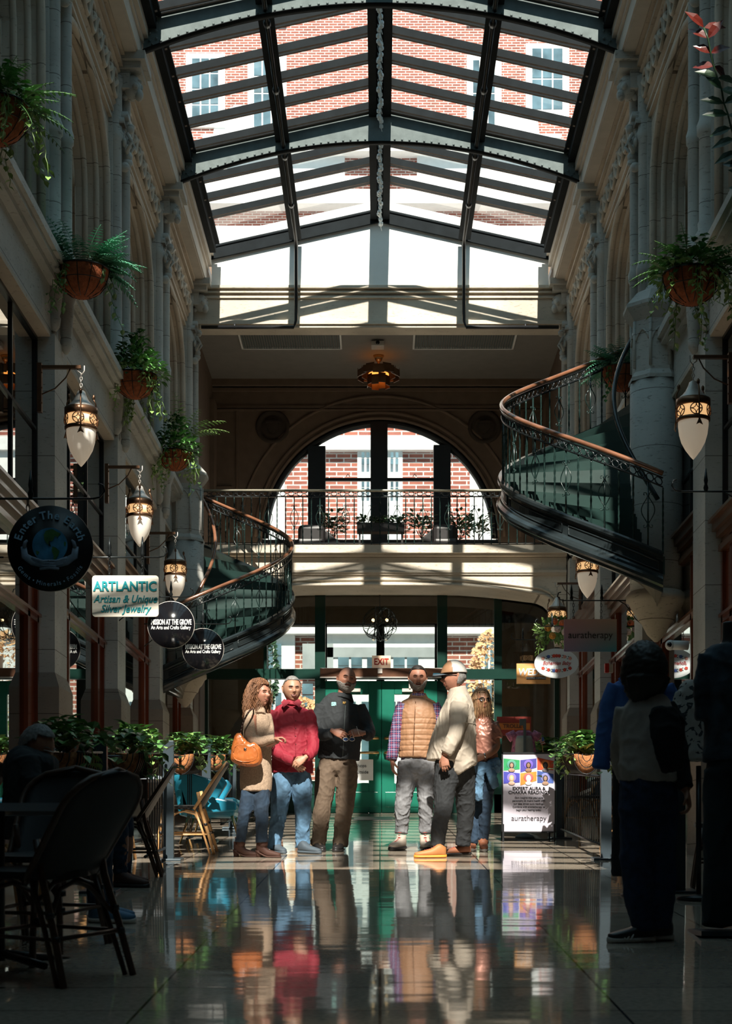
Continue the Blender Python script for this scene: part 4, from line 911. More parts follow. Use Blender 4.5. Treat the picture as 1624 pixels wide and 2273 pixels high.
m, z = hrod(0, 1252, 1333, Y, 1, '', [1268, 1335]); chain(m, c.x - .2, Y, z, c.z + h2); chain(m, c.x + .13, Y, z, c.z + h2)
tag(m.build('sign_bracket', MT['iron']), 'iron rod holding the pastel gradient sign', 'bracket')
# 6 Bohemian Baby
Y = 22.9; c = P(1234.5, 1472.5, Y); a_, b_ = 49*Y/F, 33*Y/F
s6 = thing('hanging_sign', 'white oval sign with painted flower garlands', 'sign', c)
m = M(); m.prism([(a_*cos(t*pi/24), -.01, b_*sin(t*pi/24)) for t in range(48)], (0, .02, 0)); LB(m, 'board', mat('oval_white', (.8, .84, .85), .5, var=0), s6)
text('Bohemian Baby', .075, mat('script_red', (.45, .08, .08), .5, var=0), s6, (0, -.013, .0), shear=.35, sx=.85, off=.001)
fc = [mat('flower_red', (.6, .06, .03), .6, var=.3, scale=30), mat('flower_blue', (.08, .15, .45), .6, var=.3), mat('flower_pink', (.75, .35, .28), .6, var=.3), mat('flower_leaf', (.05, .10, .10), .6, var=0)]
random.seed(3); ms = [M() for _ in fc]
for zz in (-1, 1):
    for i in range(11):
        t = (i - 5) / 5; x = t * .19; z = zz * (.105 - .035 * t * t); k_ = random.choice([0, 0, 1, 2]) if i % 2 == 0 else 3
        if i == 5: k_ = 0
        for q in range(5 if k_ < 3 else 3):
            an = q * 2*pi/(5 if k_ < 3 else 3) + i; r_ = .014 if k_ < 3 else .02
            cc = (x + r_*cos(an), -.013, z + r_*sin(an)); ms[k_].ball(cc, (.013 if k_ < 3 else .011, .003, .013 if k_ < 3 else .006), 8)
for mm, mt_ in zip(ms, fc):
    if mm.v: LB(mm, 'painted_flowers', mt_, s6)
m, z = hrod(0, 1200, 1390, Y, 1, '', [1225]); chain(m, c.x - .15, Y, z, c.z + b_*.85); chain(m, c.x + .15, Y, z, c.z + b_*.85)
tag(m.build('sign_bracket', MT['iron']), 'iron rod holding the white oval flower sign', 'bracket')
# 7 Wedge
Y = 26.2; c = P(1183.5, 1495.5, Y); w2 = 37.5*Y/F; h2 = 22.5*Y/F
s7 = thing('hanging_sign', 'orange wooden brewery sign with white lettering, partly behind the oval sign', 'sign', c)
m = M(); m.box((-w2, -.012, -h2), (w2, .012, h2)); LB(m, 'board', mat('orange_board', (.75, .36, .12), .5, var=.1), s7)
m = M(); m.prism([(-.115, -.016, -.095), (.2, -.016, -.095), (.2, -.016, -.05), (-.115, -.016, -.05)], (0, -.002, 0)); LB(m, 'black_banner', blk, s7)
text('WEDGE', .155, white, s7, (.0, -.02, .02), shear=.15, off=.004, sx=.92); text('BREWING COMPANY', .034, white, s7, (.04, -.022, -.073))
m, z = hrod(0, 1145, 1420, Y, 1, '', [1160]); chain(m, px(1160, Y), Y, z, c.z + h2); chain(m, px(1205, Y), Y, z, c.z + h2)
tag(m.build('sign_bracket', MT['iron']), 'curled iron rod holding the orange brewery sign', 'bracket')
m, z = hrod(0, 1512, 1091, 13.4, 1, '', [1566]); tag(m.build('sign_bracket', MT['iron']), 'empty curled iron rod under the nearest right wall lantern', 'bracket')
# EXIT
Y = YG - .12; c = P(846, 1470, Y); se = thing('exit_sign', 'tan exit sign with red letters above the green doors', 'sign', c)
m = M(); m.box((-.16, -.03, -.11), (.16, .03, .11)); LB(m, 'box', mat('exit_tan', (.78, .58, .40), .5, var=0, emit=(1, .7, .5), estr=.15), se)
text('EXIT', .155, red, se, (0, -.034, 0), sx=.8, off=.004)
m = M(); m.box((-.06, -.03, -.14), (.06, .03, -.11)); LB(m, 'emergency_lamp', white, se)
# A-frame poster
Y = floorY(1868); c = V(px(1173, Y), Y, fz(Y)); w2 = 60*Y/F; H = 192*Y/F
sa = thing('aframe_sign', 'black framed pavement poster stand with portrait tiles and black lettering', 'sign', c)
m = M(); z0 = .10
for a, b, c1, d in ((-w2, -w2+.015, z0, z0+H*.93), (w2-.015, w2, z0, z0+H*.93), (-w2, w2, z0+H*.91, z0+H*.93), (-w2, w2, z0, z0+.015)): m.box((a, -.02, c1), (b, .01, d))
for sx_ in (-1, 1): m.box((sx_*w2*.98, -.03, 0), (sx_*(w2*.98-.02), .0, z0+.1)); m.tube([(sx_*w2*.9, 0, z0+H*.9), (sx_*w2*.9, .42, .03)], .009, 6)
m.tube([(-w2*.9, .42, .03), (w2*.9, .42, .03)], .008, 6); LB(m, 'frame', MT['black_metal'], sa)
m = M(); m.box((-w2+.015, -.012, z0+.015), (w2-.015, -.004, z0+H*.91)); LB(m, 'poster', mat('poster_lilac', (.56, .52, .60), .5, var=.03, scale=3), sa)
zt_ = z0 + H*.91
tl = [((.02, .30, .10), (.08, .30, .22)), ((.06, .05, .30), (.16, .10, .5)), ((.5, .06, .02), (.7, .2, .05)), ((.05, .05, .35), (.2, .15, .5)), ((.55, .22, .03), (.6, .1, .1)), ((.05, .10, .35), (.2, .2, .45))]
hair_c = [(.04, .03, .02), (.02, .01, .01), (.02, .02, .02), (.5, .35, .15), (.75, .7, .62), (.03, .02, .02)]; skin_c = [(.35, .22, .15), (.25, .13, .08), (.12, .1, .1), (.6, .4, .3), (.8, .75, .68), (.3, .18, .12)]
for i, (c1, c2) in enumerate(tl):
    col, row = i % 3, i // 3; xa = -w2 + .02 + (2*w2 - .04) * col / 3; xb = xa + (2*w2-.04)/3 - .008; za = zt_ - .05 - .15*row; zb_ = za - .14; dd = [.0, .02, -.01][col]
    m = M(); m.prism([(xa, -.014, za - dd), (xb, -.014, za - .02 + dd), (xb, -.014, zb_ + .015 + dd), (xa, -.014, zb_ - dd)], (0, -.001, 0)); to = LB(m, 'portrait_tile', mat('tile%d' % i, c1, .5, var=.3, scale=6), sa)
    xm, zm = (xa+xb)/2, (za+zb_)/2
    m = M(); m.ball((xm, -.016, zm + .0), (.055, .002, .052), 16); LB(m, 'halo', mat('halo%d' % i, c2, .5, var=.2), to)
    m = M(); m.ball((xm, -.018, zm - .01), (.03, .002, .04), 12); LB(m, 'hair', mat('phair%d' % i, hair_c[i], .6, var=0), to)
    m = M(); m.ball((xm, -.0205, zm - .012), (.019, .002, .026), 12); m.ball((xm, -.0195, zm - .065), (.038, .002, .022), 12); LB(m, 'bust', mat('pskin%d' % i, skin_c[i], .6, var=0), to)
text('EXPERT AURA &', .052, blk, sa, (0, -.015, z0 + .505), off=.001); text('CHAKRA READINGS', .052, blk, sa, (0, -.015, z0 + .46), off=.001)
for i, l_ in enumerate(('Gain insights into your aura', 'personality & chakra health with', 'our data driven aura readings.', 'Combine with aromatherapy to', 'begin your healing today.')): text(l_, .032, blk, sa, (0, -.015, z0 + .40 - .035*i), sx=.9)
text('auratherapy', .088, blk, sa, (0, -.015, z0 + .165), off=-.0005, sx=.95)
# notices on the doors
for k_, x in ((0, 806), (1, 905)):
    t = thing('paper_notice', ('left' if k_ == 0 else 'right') + ' white paper notice taped low on the green door glass', 'notice', P(x, 1709, YG - .06))
    m = M(); m.box((-.17, -.003, -.18), (.17, .003, .18)); LB(m, 'sheet', white, t)
    if k_ == 0:
        text('Shops', .08, blk, t, (-.04, -.006, .07)); text('Outside', .08, blk, t, (-.04, -.006, -.04))
# trolley sign at the back right
Y = 27.5; t = thing('trolley_sign', 'dim red and orange trolley sign low at the back right', 'sign', P(1140, 1612, Y))
m = M(); m.box((-.29, -.02, -.16), (.29, .02, .16)); LB(m, 'board', mat('sign_red', (.25, .03, .02), .5, var=.2), t); m = M(); m.box((-.27, -.028, -.06), (.27, -.02, .05)); LB(m, 'orange_band', mat('sign_orange', (.5, .16, .03), .5, var=.1), t)
text('TROLLEY', .09, mat('sign_dark', (.12, .04, .02), .5, var=0), t, (0, -.032, -.005), off=.003)
# ================================================================== PLANTS
def leaf(m, p, d, n_, L_, W_, fold=.15):
    """pointed leaf from p along d"""
    d = Vector(d).normalized(); s_ = d.cross(Vector(n_)); 
    if s_.length < 1e-4: s_ = V(1, 0, 0)
    s_.normalize(); u = s_.cross(d).normalized(); p = Vector(p)
    pts = [p, p + d*L_*.25 + s_*W_*.42 + u*W_*fold, p + d*L_*.55 + s_*W_*.5 + u*W_*fold - u*L_*.03, p + d*L_ - u*L_*.15, p + d*L_*.55 - s_*W_*.5 + u*W_*fold - u*L_*.03, p + d*L_*.25 - s_*W_*.42 + u*W_*fold, p + d*L_*.3, p + d*L_*.6 - u*L_*.02]
    m.add(pts, [(0, 1, 6), (0, 6, 5), (1, 2, 7, 6), (6, 7, 4, 5), (2, 3, 7), (7, 3, 4)])
def frond(m, p, d, L_, n=12, W_=.07, droop=.6):
    p = Vector(p); d = Vector(d).normalized(); q = p; pts = [p]
    for i in range(n):
        d = (d + V(0, 0, -droop/n)).normalized(); q = q + d*L_/n; pts.append(q.copy()); s_ = d.cross(V(0, 0, 1))
        if s_.length < .01: s_ = V(1, 0, 0)
        s_.normalize(); w_ = W_*sin(pi*(i + 1.2)/(n + 1.6))
        for sg in (-1, 1): leaf(m, q, s_*sg + d*.45 + V(0, 0, -.15), (0, 0, 1), w_, w_*.32, .05)
    m.tube(pts, .0025, 4)
def vine(m, p, L_, sp=.05, ls=.06, drift=(0, 0, 0)):
    q = Vector(p); pts = [q.copy()]; n = int(L_/sp)
    for i in range(n):
        q = q + V(random.uniform(-.02, .02), random.uniform(-.02, .02), -sp) + Vector(drift)*sp; pts.append(q.copy())
        a = random.uniform(0, 2*pi); leaf(m, q, (cos(a), sin(a), -.6), (0, 0, 1), ls*random.uniform(.7, 1.2), ls*.65)
    if len(pts) > 1: m.tube(pts, .003, 4)
def basket(c, r, label, kind, seed, sg):
    random.seed(seed); root = thing('hanging_basket', label, 'plant', c, 'hanging baskets along the upper arcade')
    m = M(); m.lathe([(.02, -r*1.05), (r*.35, -r*1.0), (r*.68, -r*.8), (r*.9, -r*.45), (r, -r*.05), (r*1.02, 0), (r*.9, -.01), (r*.2, -.03)], (0, 0, 0), 28); LB(m, 'coir_bowl', MT['coir_pot'], root)
    m = M()
    for i in range(12):
        a = i*pi/6; m.tube([(r*1.03*cos(a)*sin(t*pi/12), r*1.03*sin(a)*sin(t*pi/12), -r*1.06*cos(t*pi/12)) for t in range(1, 7)], .004, 4)
    m.tube([(r*1.04*cos(t*pi/12), r*1.04*sin(t*pi/12), 0) for t in range(24)], .007, 5, closed=True)
    m.tube([(r*.95*cos(t*pi/12), r*.95*sin(t*pi/12), -r*.5) for t in range(24)], .004, 5, closed=True)
    m.tube([(sg*r, 0, 0), (sg*(r+.15), 0, .02)], .01, 5); LB(m, 'wire_frame', MT['iron'], root)
    m = M()
    def dirn(up_=.6): a = random.uniform(0, 2*pi); return V(cos(a), sin(a), random.uniform(.1, up_*2))
    if kind == 'fern':
        for i in range(80): d = dirn(.9); frond(m, V(d.x*r*.3, d.y*r*.3, .0), d, random.uniform(.34, .60), 14, .085, random.uniform(.6, 1.6))
        mt_ = 'leaf_fern'
    elif kind == 'mixed':
        for i in range(55): d = dirn(.8); frond(m, V(d.x*r*.3, d.y*r*.3, .0), d, random.uniform(.3, .6), 13, .06, random.uniform(.6, 1.6))
        for i in range(300): a = random.uniform(0, 2*pi); q = r*random.uniform(.2, 1.35); leaf(m, (q*cos(a), q*sin(a), random.uniform(-.04, .30)*(1.5 - q/r)), (cos(a), sin(a), random.uniform(-.5, .8)), (0, 0, 1), random.uniform(.06, .12), .06)
        mt_ = 'leaf'
    else:
        for i in range(620): a = random.uniform(0, 2*pi); q = r*random.uniform(.1, 1.45); leaf(m, (q*cos(a), q*sin(a), random.uniform(-.10, .40)*(1.6 - q/r)), (cos(a), sin(a), random.uniform(-.6, .9)), (0, 0, 1), random.uniform(.05, .11), .055)
        mt_ = 'leaf'
    LB(m, 'foliage', MT[mt_], root)
    m = M()
    for i in range(26 if kind != 'fern' else 7): a = random.uniform(0, 2*pi); vine(m, (r*1.0*cos(a), r*1.0*sin(a), .02), random.uniform(.15, .6), .05, .07, (cos(a)*.25, sin(a)*.25, 0))
    LB(m, 'trailing_vines', MT['leaf_light' if kind != 'fern' else 'leaf'], root)
    return root
def bat(x, y, Y): return P(x, y, Y)
basket(bat(-12, 240, 12.6), .27, 'large hanging basket with light green pothos and fern, nearest at the upper left edge', 'mixed', 1, -1)
basket(bat(182, 600, 15.6), .255, 'hanging basket of upright ferns below the first left arch', 'fern', 2, -1)
basket(bat(300, 835, 19.2), .255, 'hanging basket thick with trailing green vines, middle of the left wall', 'ivy', 3, -1)
basket(bat(388, 1005, 22.6), .24, 'hanging basket of small-leaved vines above the left turret', 'ivy', 4, -1)
basket(bat(1535, 610, 14.2), .25, 'hanging basket of fern and round leaves beside the right stone turret', 'mixed', 5, 1)
basket(bat(1382, 820, 19.5), .25, 'hanging basket of blue-green ferns behind the top of the right spiral stair', 'fern', 6, 1)
random.seed(21); t = thing('hanging_plant', 'rubber plant with red and dark leaves entering at the upper right corner', 'plant', P(1640, 330, 12.5))
m = M(); m2 = M(); base = P(1660, 420, 12.5); q = base; pts = []
for i in range(14):
    q = base.lerp(P(1562, 60, 12.3), i/13) + V(0, random.uniform(-.02, .02), 0); pts.append(q)
    for sg in (-1, 1): leaf(m if i < 10 else m2, q, (sg*random.uniform(.5, 1) - .2, random.uniform(-.5, .3), random.uniform(-.4, .7)), (0, -1, .3), random.uniform(.14, .2), .075)
m.tube(pts, .007, 5); m.build('dark_leaves', MT['leaf_dark'], t); m2.build('red_leaves', MT['leaf_red'], t)
# palm sprig at px (450,890)
random.seed(22); t = thing('potted_palm', 'small palm with pale fronds on the gallery end at the left', 'plant', P(410, 985, 24.2)); m = M()
for a in range(12): frond(m, P(410, 985, 24.2), (cos(a*.55), -.2, 1.1), random.uniform(.5, .75), 12, .13, 1.3)
m.build('fronds', MT['leaf_light'], t)
# lounge plants, planter box, sofas
def shrub(x, y0, y1, Y, w_, label, seed, n=150):
    random.seed(seed); t = thing('potted_shrub', label, 'plant', P(x, y0, Y), 'potted plants in the gallery window'); m = M(); c = P(x, (y0*.4 + y1*.6), Y); h_ = (y0 - y1)*Y/F/2; ww = w_*Y/F
    for i in range(n):
        a, b_, r_ = random.uniform(0, 2*pi), random.uniform(-1, 1), random.uniform(.3, 1); p = c + V(ww*r_*cos(a), .3*r_*sin(a), h_*b_*r_); leaf(m, p, (cos(a), sin(a), random.uniform(-.3, 1)), (0, 0, 1), .11, .06)
    m.build('leaves', MT['leaf_dark'], t); m = M()
    for i in range(7): m.tube([P(x, y0, Y), c + V(random.uniform(-ww, ww)*.6, 0, random.uniform(-h_, h_)*.6)], .006, 4)
    m.build('stems', MT['leather_black'], t); m = M(); m.lathe([(.12, 0), (.16, .28), (.17, .3), (.14, .3)], tuple(V(P(x, y0, Y).x, Y, zd)), 14); m.build('pot', MT['leather_black'], t)
YS = 29.2
for k_, a in enumerate(((740, 1196, 1138, 30, 'shrub left of the window planter behind the gallery railing'), (935, 1196, 1140, 34, 'shrub right of the window planter behind the gallery railing'), (1020, 1200, 1142, 24, 'leggy shrub beside the right gallery armchair'), (1062, 1200, 1142, 28, 'bushy shrub farthest right behind the gallery railing'))): shrub(a[0], a[1], a[2], YS, a[3], a[4], 30 + k_)
t = thing('window_planter', 'long dark planter with low leaves centred in the big arched window', 'planter', P(845, 1185, YS)); m = M(); m.box((px(792, YS), YS-.12, pz(1183, YS)), (px(898, YS), YS+.12, pz(1163, YS)))
for x in (798, 892): m.box((px(x-2, YS), YS-.1, zd), (px(x+2, YS), YS+.1, pz(1183, YS)))
m.build('trough', MT['leather_black'], t); m = M(); random.seed(40)
for i in range(220): a = random.uniform(0, 2*pi); leaf(m, P(random.uniform(790, 900), random.uniform(1150, 1166), YS) + V(0, random.uniform(-.15, .15), 0), (cos(a), sin(a), random.uniform(0, 1)), (0, 0, 1), .09, .06)
m.build('leaves', MT['leaf_dark'], t)
for a, b_, lab in ((660, 720, 'left'), (960, 1015, 'right')):
    sg = 1 if lab == 'left' else -1; x0, x1 = px(a, YS-.5), px(b_, YS-.5); Yc = YS - .5
    t = thing('lounge_chair', 'dark gallery armchair on the %s behind the railing' % lab, 'armchair', V((x0+x1)/2, Yc, zd), 'armchairs in the upper gallery'); m = M(); z1 = pz(1160, Yc)
    m.box((x0, Yc+.1, zd+.12), (x1, Yc+.3, z1)); m.build('backrest', MT['leather_black'], t, bevel=.08); m = M(); m.box((x0, Yc-.35, zd+.12), (x1, Yc+.2, zd+.42)); m.build('seat', MT['leather_black'], t, bevel=.05)
    xe = x1 if sg > 0 else x0
    m = M(); m.prism([(xe, Yc, z1 - .1), (xe + sg*.35, Yc, zd + .35), (xe + sg*.35, Yc, zd+.12), (xe, Yc, zd+.12)], (0, .25, 0)); m.build('armrest', MT['leather_black'], t, bevel=.03)
    for sx_ in (x0+.05, x1-.05): m = M(); m.tube([(sx_, Yc-.3, zd), (sx_, Yc-.3, zd+.13)], .02, 6); m.tube([(sx_, Yc+.2, zd), (sx_, Yc+.2, zd+.13)], .02, 6); m.build('leg', MT['black_metal'], t)
# lounge ceiling things
YC = 28.6; t = thing('chandelier', 'tiered copper-lit drum chandelier on the gallery ceiling', 'chandelier', P(840, 800, YC)); c = P(840, 830, YC)
m = M(); m.lathe([(.10, 10.07 - c.z), (.05, 9.98 - c.z), (.02, .2), (.02, .08)], tuple(c), 16); m.build('stem', MT['brass'], t); m = M()
for r_, z0_, z1_, n in ((.37, -.05, .07, 12), (.30, -.01, .12, 12), (.2, -.2, -.03, 10)):
    for i in range(n):
        a = 2*pi*i/n; d = .03*(i % 2); T = Matrix.Translation(c) @ Matrix.Rotation(a, 4, 'Z'); w_ = r_*pi/n*1.05; m.box((r_-.01, -w_, z0_ - d), (r_, w_, z1_ - d), T)
m.build('metal_plates', MT['bronze'], t); m = M(); m.lathe([(.15, -.05), (.18, -.03), (.18, .0), (.1, .02)], tuple(c), 16); m.build('lamp_core', mat('ember', (.8, .3, .05), .5, var=0, emit=(1, .35, .06), estr=2.0), t)
t = thing('ceiling_projector', 'small projector on a pole under the gallery ceiling', 'projector', P(838, 765, 27.8)); c = P(838, 765, 27.8)
m = M(); m.box((c.x-.11, c.y-.1, c.z-.05), (c.x+.11, c.y+.12, c.z+.04)); m.build('housing', MT['pewter'], t, bevel=.01); m = M(); m.tube([(c.x, c.y, 10.07), (c.x, c.y, c.z+.04)], .015, 8); m.lathe([(.05, 10.05), (.05, 10.07)], (c.x, c.y, 0), 12); m.build('pole', MT['pewter'], t)
m = M(); m.lathe([(.03, 0), (.035, .02), (.01, .02)], (0, 0, 0), 12, Matrix.Translation((c.x, c.y-.1, c.z)) @ Matrix.Rotation(pi/2, 4, 'X')); m.build('lens', MT['black_gloss'], t)
for a, b_, lab in ((525, 756, 'left'), (918, 1150, 'right')):
    Yv0 = (10.07 - HC)*F/(VY - 727); Yv1 = (10.07 - HC)*F/(VY - 771); x0, x1 = px(a, Yv0), px(b_, Yv0); t = thing('ceiling_vent', 'long slatted air vent on the %s of the gallery ceiling' % lab, 'vent', V((x0+x1)/2, (Yv0+Yv1)/2, 10.06), 'ceiling vents')
    m = M()
    for q in ((x0, Yv0, x1, Yv0+.03), (x0, Yv1-.03, x1, Yv1), (x0, Yv0, x0+.03, Yv1), (x1-.03, Yv0, x1, Yv1)): m.box((q[0], q[1], 10.03), (q[2], q[3], 10.068))
    m.build('frame', MT['white_trim'], t); m = M()
    for i in range(40): x = x0 + .05 + (x1-x0-.1)*i/39; m.box((x, Yv0+.03, 10.035), (x+.012, Yv1-.03, 10.066))
    m.build('slats', MT['steel_grey'], t)
# wire globe light behind the entrance glass
t = thing('globe_pendant', 'round tangled wire pendant lamp hanging in the vestibule', 'pendant lamp', P(843, 1390, 29)); c = P(843, 1385, 29); m = M(); random.seed(8)
for i in range(16):
    T = Matrix.Translation(c) @ Matrix.Rotation(random.uniform(0, pi), 4, 'X') @ Matrix.Rotation(random.uniform(0, pi), 4, 'Y'); r_ = .31; h_ = random.uniform(-.15, .15); rr_ = sqrt(r_*r_ - h_*h_); m.tube([T @ V(rr_*cos(a*pi/10), rr_*sin(a*pi/10), h_) for a in range(20)], .006, 4, closed=True)
m.build('wire_sphere', MT['iron'], t); m = M(); m.tube([c + V(0, 0, .1), (c.x, c.y, 5.95)], .008, 5); m.build('cord', MT['iron'], t); m = M()
for dx in (-.12, .12): m.ball(c + V(dx, -.05, .06), .03, 8)
m.build('bulb', MT['bulb'], t)
# flower swag on the far right lantern
t = thing('flower_swag', 'trailing swag of orange and cream silk flowers under the farthest right lantern', 'flowers', P(1232, 1400, 25.1)); random.seed(9); m = M(); c = P(1230, 1398, 25.0)
for i in range(260): a = random.uniform(0, 2*pi); r_ = random.uniform(.05, .3); leaf(m, c + V(r_*cos(a), random.uniform(-.12, .1), r_*.6*sin(a)), (cos(a), random.uniform(-1, 0), sin(a)), (0, -1, 0), random.uniform(.05, .1), .04)
vine(m, c + V(-.2, -.05, .0), .55, .04, .08, (-.15, 0, 0)); vine(m, c + V(-.28, -.05, .1), .45, .04, .08); vine(m, c + V(-.15, -.05, -.05), .4, .04, .07); vine(m, c + V(.15, -.05, -.05), .5, .04, .07)
m.build('leaves', MT['leaf_light'], t)
for i, (dx, dz, k_) in enumerate(((-.02, .1, 'silk_orange'), (-.12, .0, 'silk_gold'), (.03, -.02, 'silk_cream'), (.1, .07, 'silk_orange'), (.14, -.06, 'silk_cream'), (-.05, -.12, 'silk_gold'))):
    if k_ not in MT: mat(k_, {'silk_orange': (.7, .16, .05), 'silk_gold': (.75, .33, .05), 'silk_cream': (.7, .5, .42)}[k_], .7)
    m = M(); p = c + V(dx, -.2, dz); m.ball(p, (.03, .03, .03), 8)
    for q in range(9): a = q*2*pi/9; m.ball(p + V(.032*cos(a), .008, .032*sin(a)), (.024, .012, .024), 8)
    m.build('silk_flower', MT[k_], t)

# ================================================================== FENCE, PLANTERS, FURNITURE
SL = atan2(S, 1)
def post(x, Y, label, h_=1.12, w_=.05, mt_='steel_blue'):
    t = thing('fence_post', label, 'post', (x, Y, fz(Y)), 'square metal fence posts'); m = M(); m.box((-w_, -w_*.6, .0), (w_, w_*.6, h_)); LB(m, 'post', MT[mt_], t, .004)
    m = M(); m.box((-.13, -.13, -.01), (.13, .13, .02)); o = LB(m, 'base_plate', MT[mt_], t, .004); o.rotation_euler = (SL, 0, 0); return t
mat('steel_blue', (.05, .07, .085), .35, .3, var=.1)
for x, Y, lab in ((-2.0, 11.6, 'dark square fence post nearest on the left cafe side'), (-1.98, 15.2, 'square grey fence post between the two wicker chairs'), (-2.0, 18.7, 'square grey fence post beside the teal armchair'), (-2.0, 22.0, 'slim fence post just behind the woman with the orange bag'),
                  (2.13, 15.3, 'square grey fence post on the right beside the blue jacket'), (2.13, 19.2, 'dark square fence post on the right behind the poster stand'), (2.13, 11.6, 'dark fence post on the right hidden partly by the dark trousers')): post(x, Y, lab)
def rails(x, a, b, label, v0=0):
    t = thing('fence_rail', label, 'fence', (x, (a+b)/2, fz((a+b)/2) + .1)); m = M()
    m.tube([(x, a, fz(a)+.97 - .19*(v0 == 0)), (x, b, fz(b)+.97 - .19*(v0 == 0))], .014, 4)
    if v0 < b: m.tube([(x, max(a, v0), fz(max(a, v0))+.12), (x, b, fz(b)+.12)], .014, 4)
    for i in range(1, int((b-a)/.16)): y = a + .16*i; (m.tube([(x, y, fz(y)+.12), (x, y, fz(y)+(.97 if v0 else .78))], .006, 5) if y > v0 else 0)
    m.build('rail_bars', MT['black_metal'], t)
rails(-2.0, 11.7, 15.1, 'low black bar fence on the left, nearest stretch', 13.8); rails(-2.0, 15.3, 17.4, 'low black bar fence on the left behind the second wicker chair', 16.8); rails(-2.0, 18.8, 21.9, 'low black bar fence on the left behind the woman with the orange bag', 20.4); rails(-2.0, 22.1, 25.5, 'low black bar fence on the left, farthest stretch near the green doors'); rails(2.13, 15.4, 19.1, 'low black bar fence on the right behind the poster stand'); rails(2.13, 19.3, 24, 'low black bar fence on the right, farthest stretch')
def trough(x, Y, L_, label, seed, big=1):
    random.seed(seed); zt_ = fz(Y) + 1.0; t = thing('trough_planter', label, 'planter', (x, Y, zt_ - .22), 'coir trough planters along the cafe fence')
    T = Matrix.Translation((x, Y, zt_)) @ Matrix.Rotation(SL, 4, 'X')
    m = M(); m.loft([[T @ V(.13*k_*cos(a*pi/10), y, -.20*k_*sin(a*pi/10)) for a in range(11)] + [T @ V(0, y, -.02)] for y, k_ in ((-L_/2, .75), (-L_/2+.05, 1), (L_/2-.05, 1), (L_/2, .75))]); m.build('coir_liner', MT['coir'], t)
    m = M()
    for i in range(int(L_/.1) + 1):
        y = -L_/2 + .04 + (L_ - .08)*i/int(L_/.1); m.tube([T @ V(.138*cos(a*pi/10), y, -.208*sin(a*pi/10)) for a in range(11)], .005, 4)
    for xx in (-.138, .138): m.tube([T @ V(xx, -L_/2, 0), T @ V(xx, L_/2, 0)], .008, 5)
    for yy in (-L_/2+.03, L_/2-.03):
        m.tube([T @ V(.138*cos(a*pi/10), yy, -.208*sin(a*pi/10)) for a in range(11)], .006, 4)
        for rad in (.4, .75): m.tube([T @ V(.12*rad*cos(a*pi/8), yy - .03*(1 if yy < 0 else -1), -.19*rad*sin(a*pi/8)) for a in range(9)], .004, 4)
    m.build('wire_cradle', MT['black_metal'], t)
    for kx, (mt_, n) in enumerate((('leaf', int(150*L_*big)), ('leaf_light', int(60*L_*big)))):
        m = M()
        for i in range(n):
            a = random.uniform(0, 2*pi); y = random.uniform(-L_/2, L_/2); xx = random.gauss(0, .12); zz = .16 - 2.2*xx*xx + random.uniform(-.10, .06); leaf(m, T @ V(xx, y, zz), (cos(a), sin(a), random.uniform(-.6, .7)), (0, 0, 1), random.uniform(.07, .13), .075)
        for i in range(int(5*L_)): vine(m, T @ V(random.choice([-.14, .14]), random.uniform(-L_/2, L_/2), .03), random.uniform(.08, .3), .05, .08)
        m.build('pothos_leaves' if kx == 0 else 'pale_leaves', MT[mt_], t)
    return t
for x, Y, L_, lab, sd in ((-2.04, 10.65, .9, 'dark coir planter behind the seated grey-haired man', 50), (-2.0, 13.2, 1.3, 'coir trough planter with pothos between the first two left fence posts', 51), (-2.0, 16.9, 1.3, 'sunlit coir trough planter between the second and third left fence posts', 52), (-2.0, 20.2, 1.2, 'coir trough planter behind the woman with the orange bag', 53), (-2.0, 24.0, 1.4, 'farthest left coir trough planter near the entrance', 54), (2.13, 17.4, 1.4, 'coir trough planter on the right behind the poster stand', 55), (2.13, 21.2, 1.4, 'farthest right coir trough planter', 56), (2.13, 13.6, 1.2, 'coir trough planter on the right behind the blue jacket', 57)): trough(x, Y, L_, lab, sd)

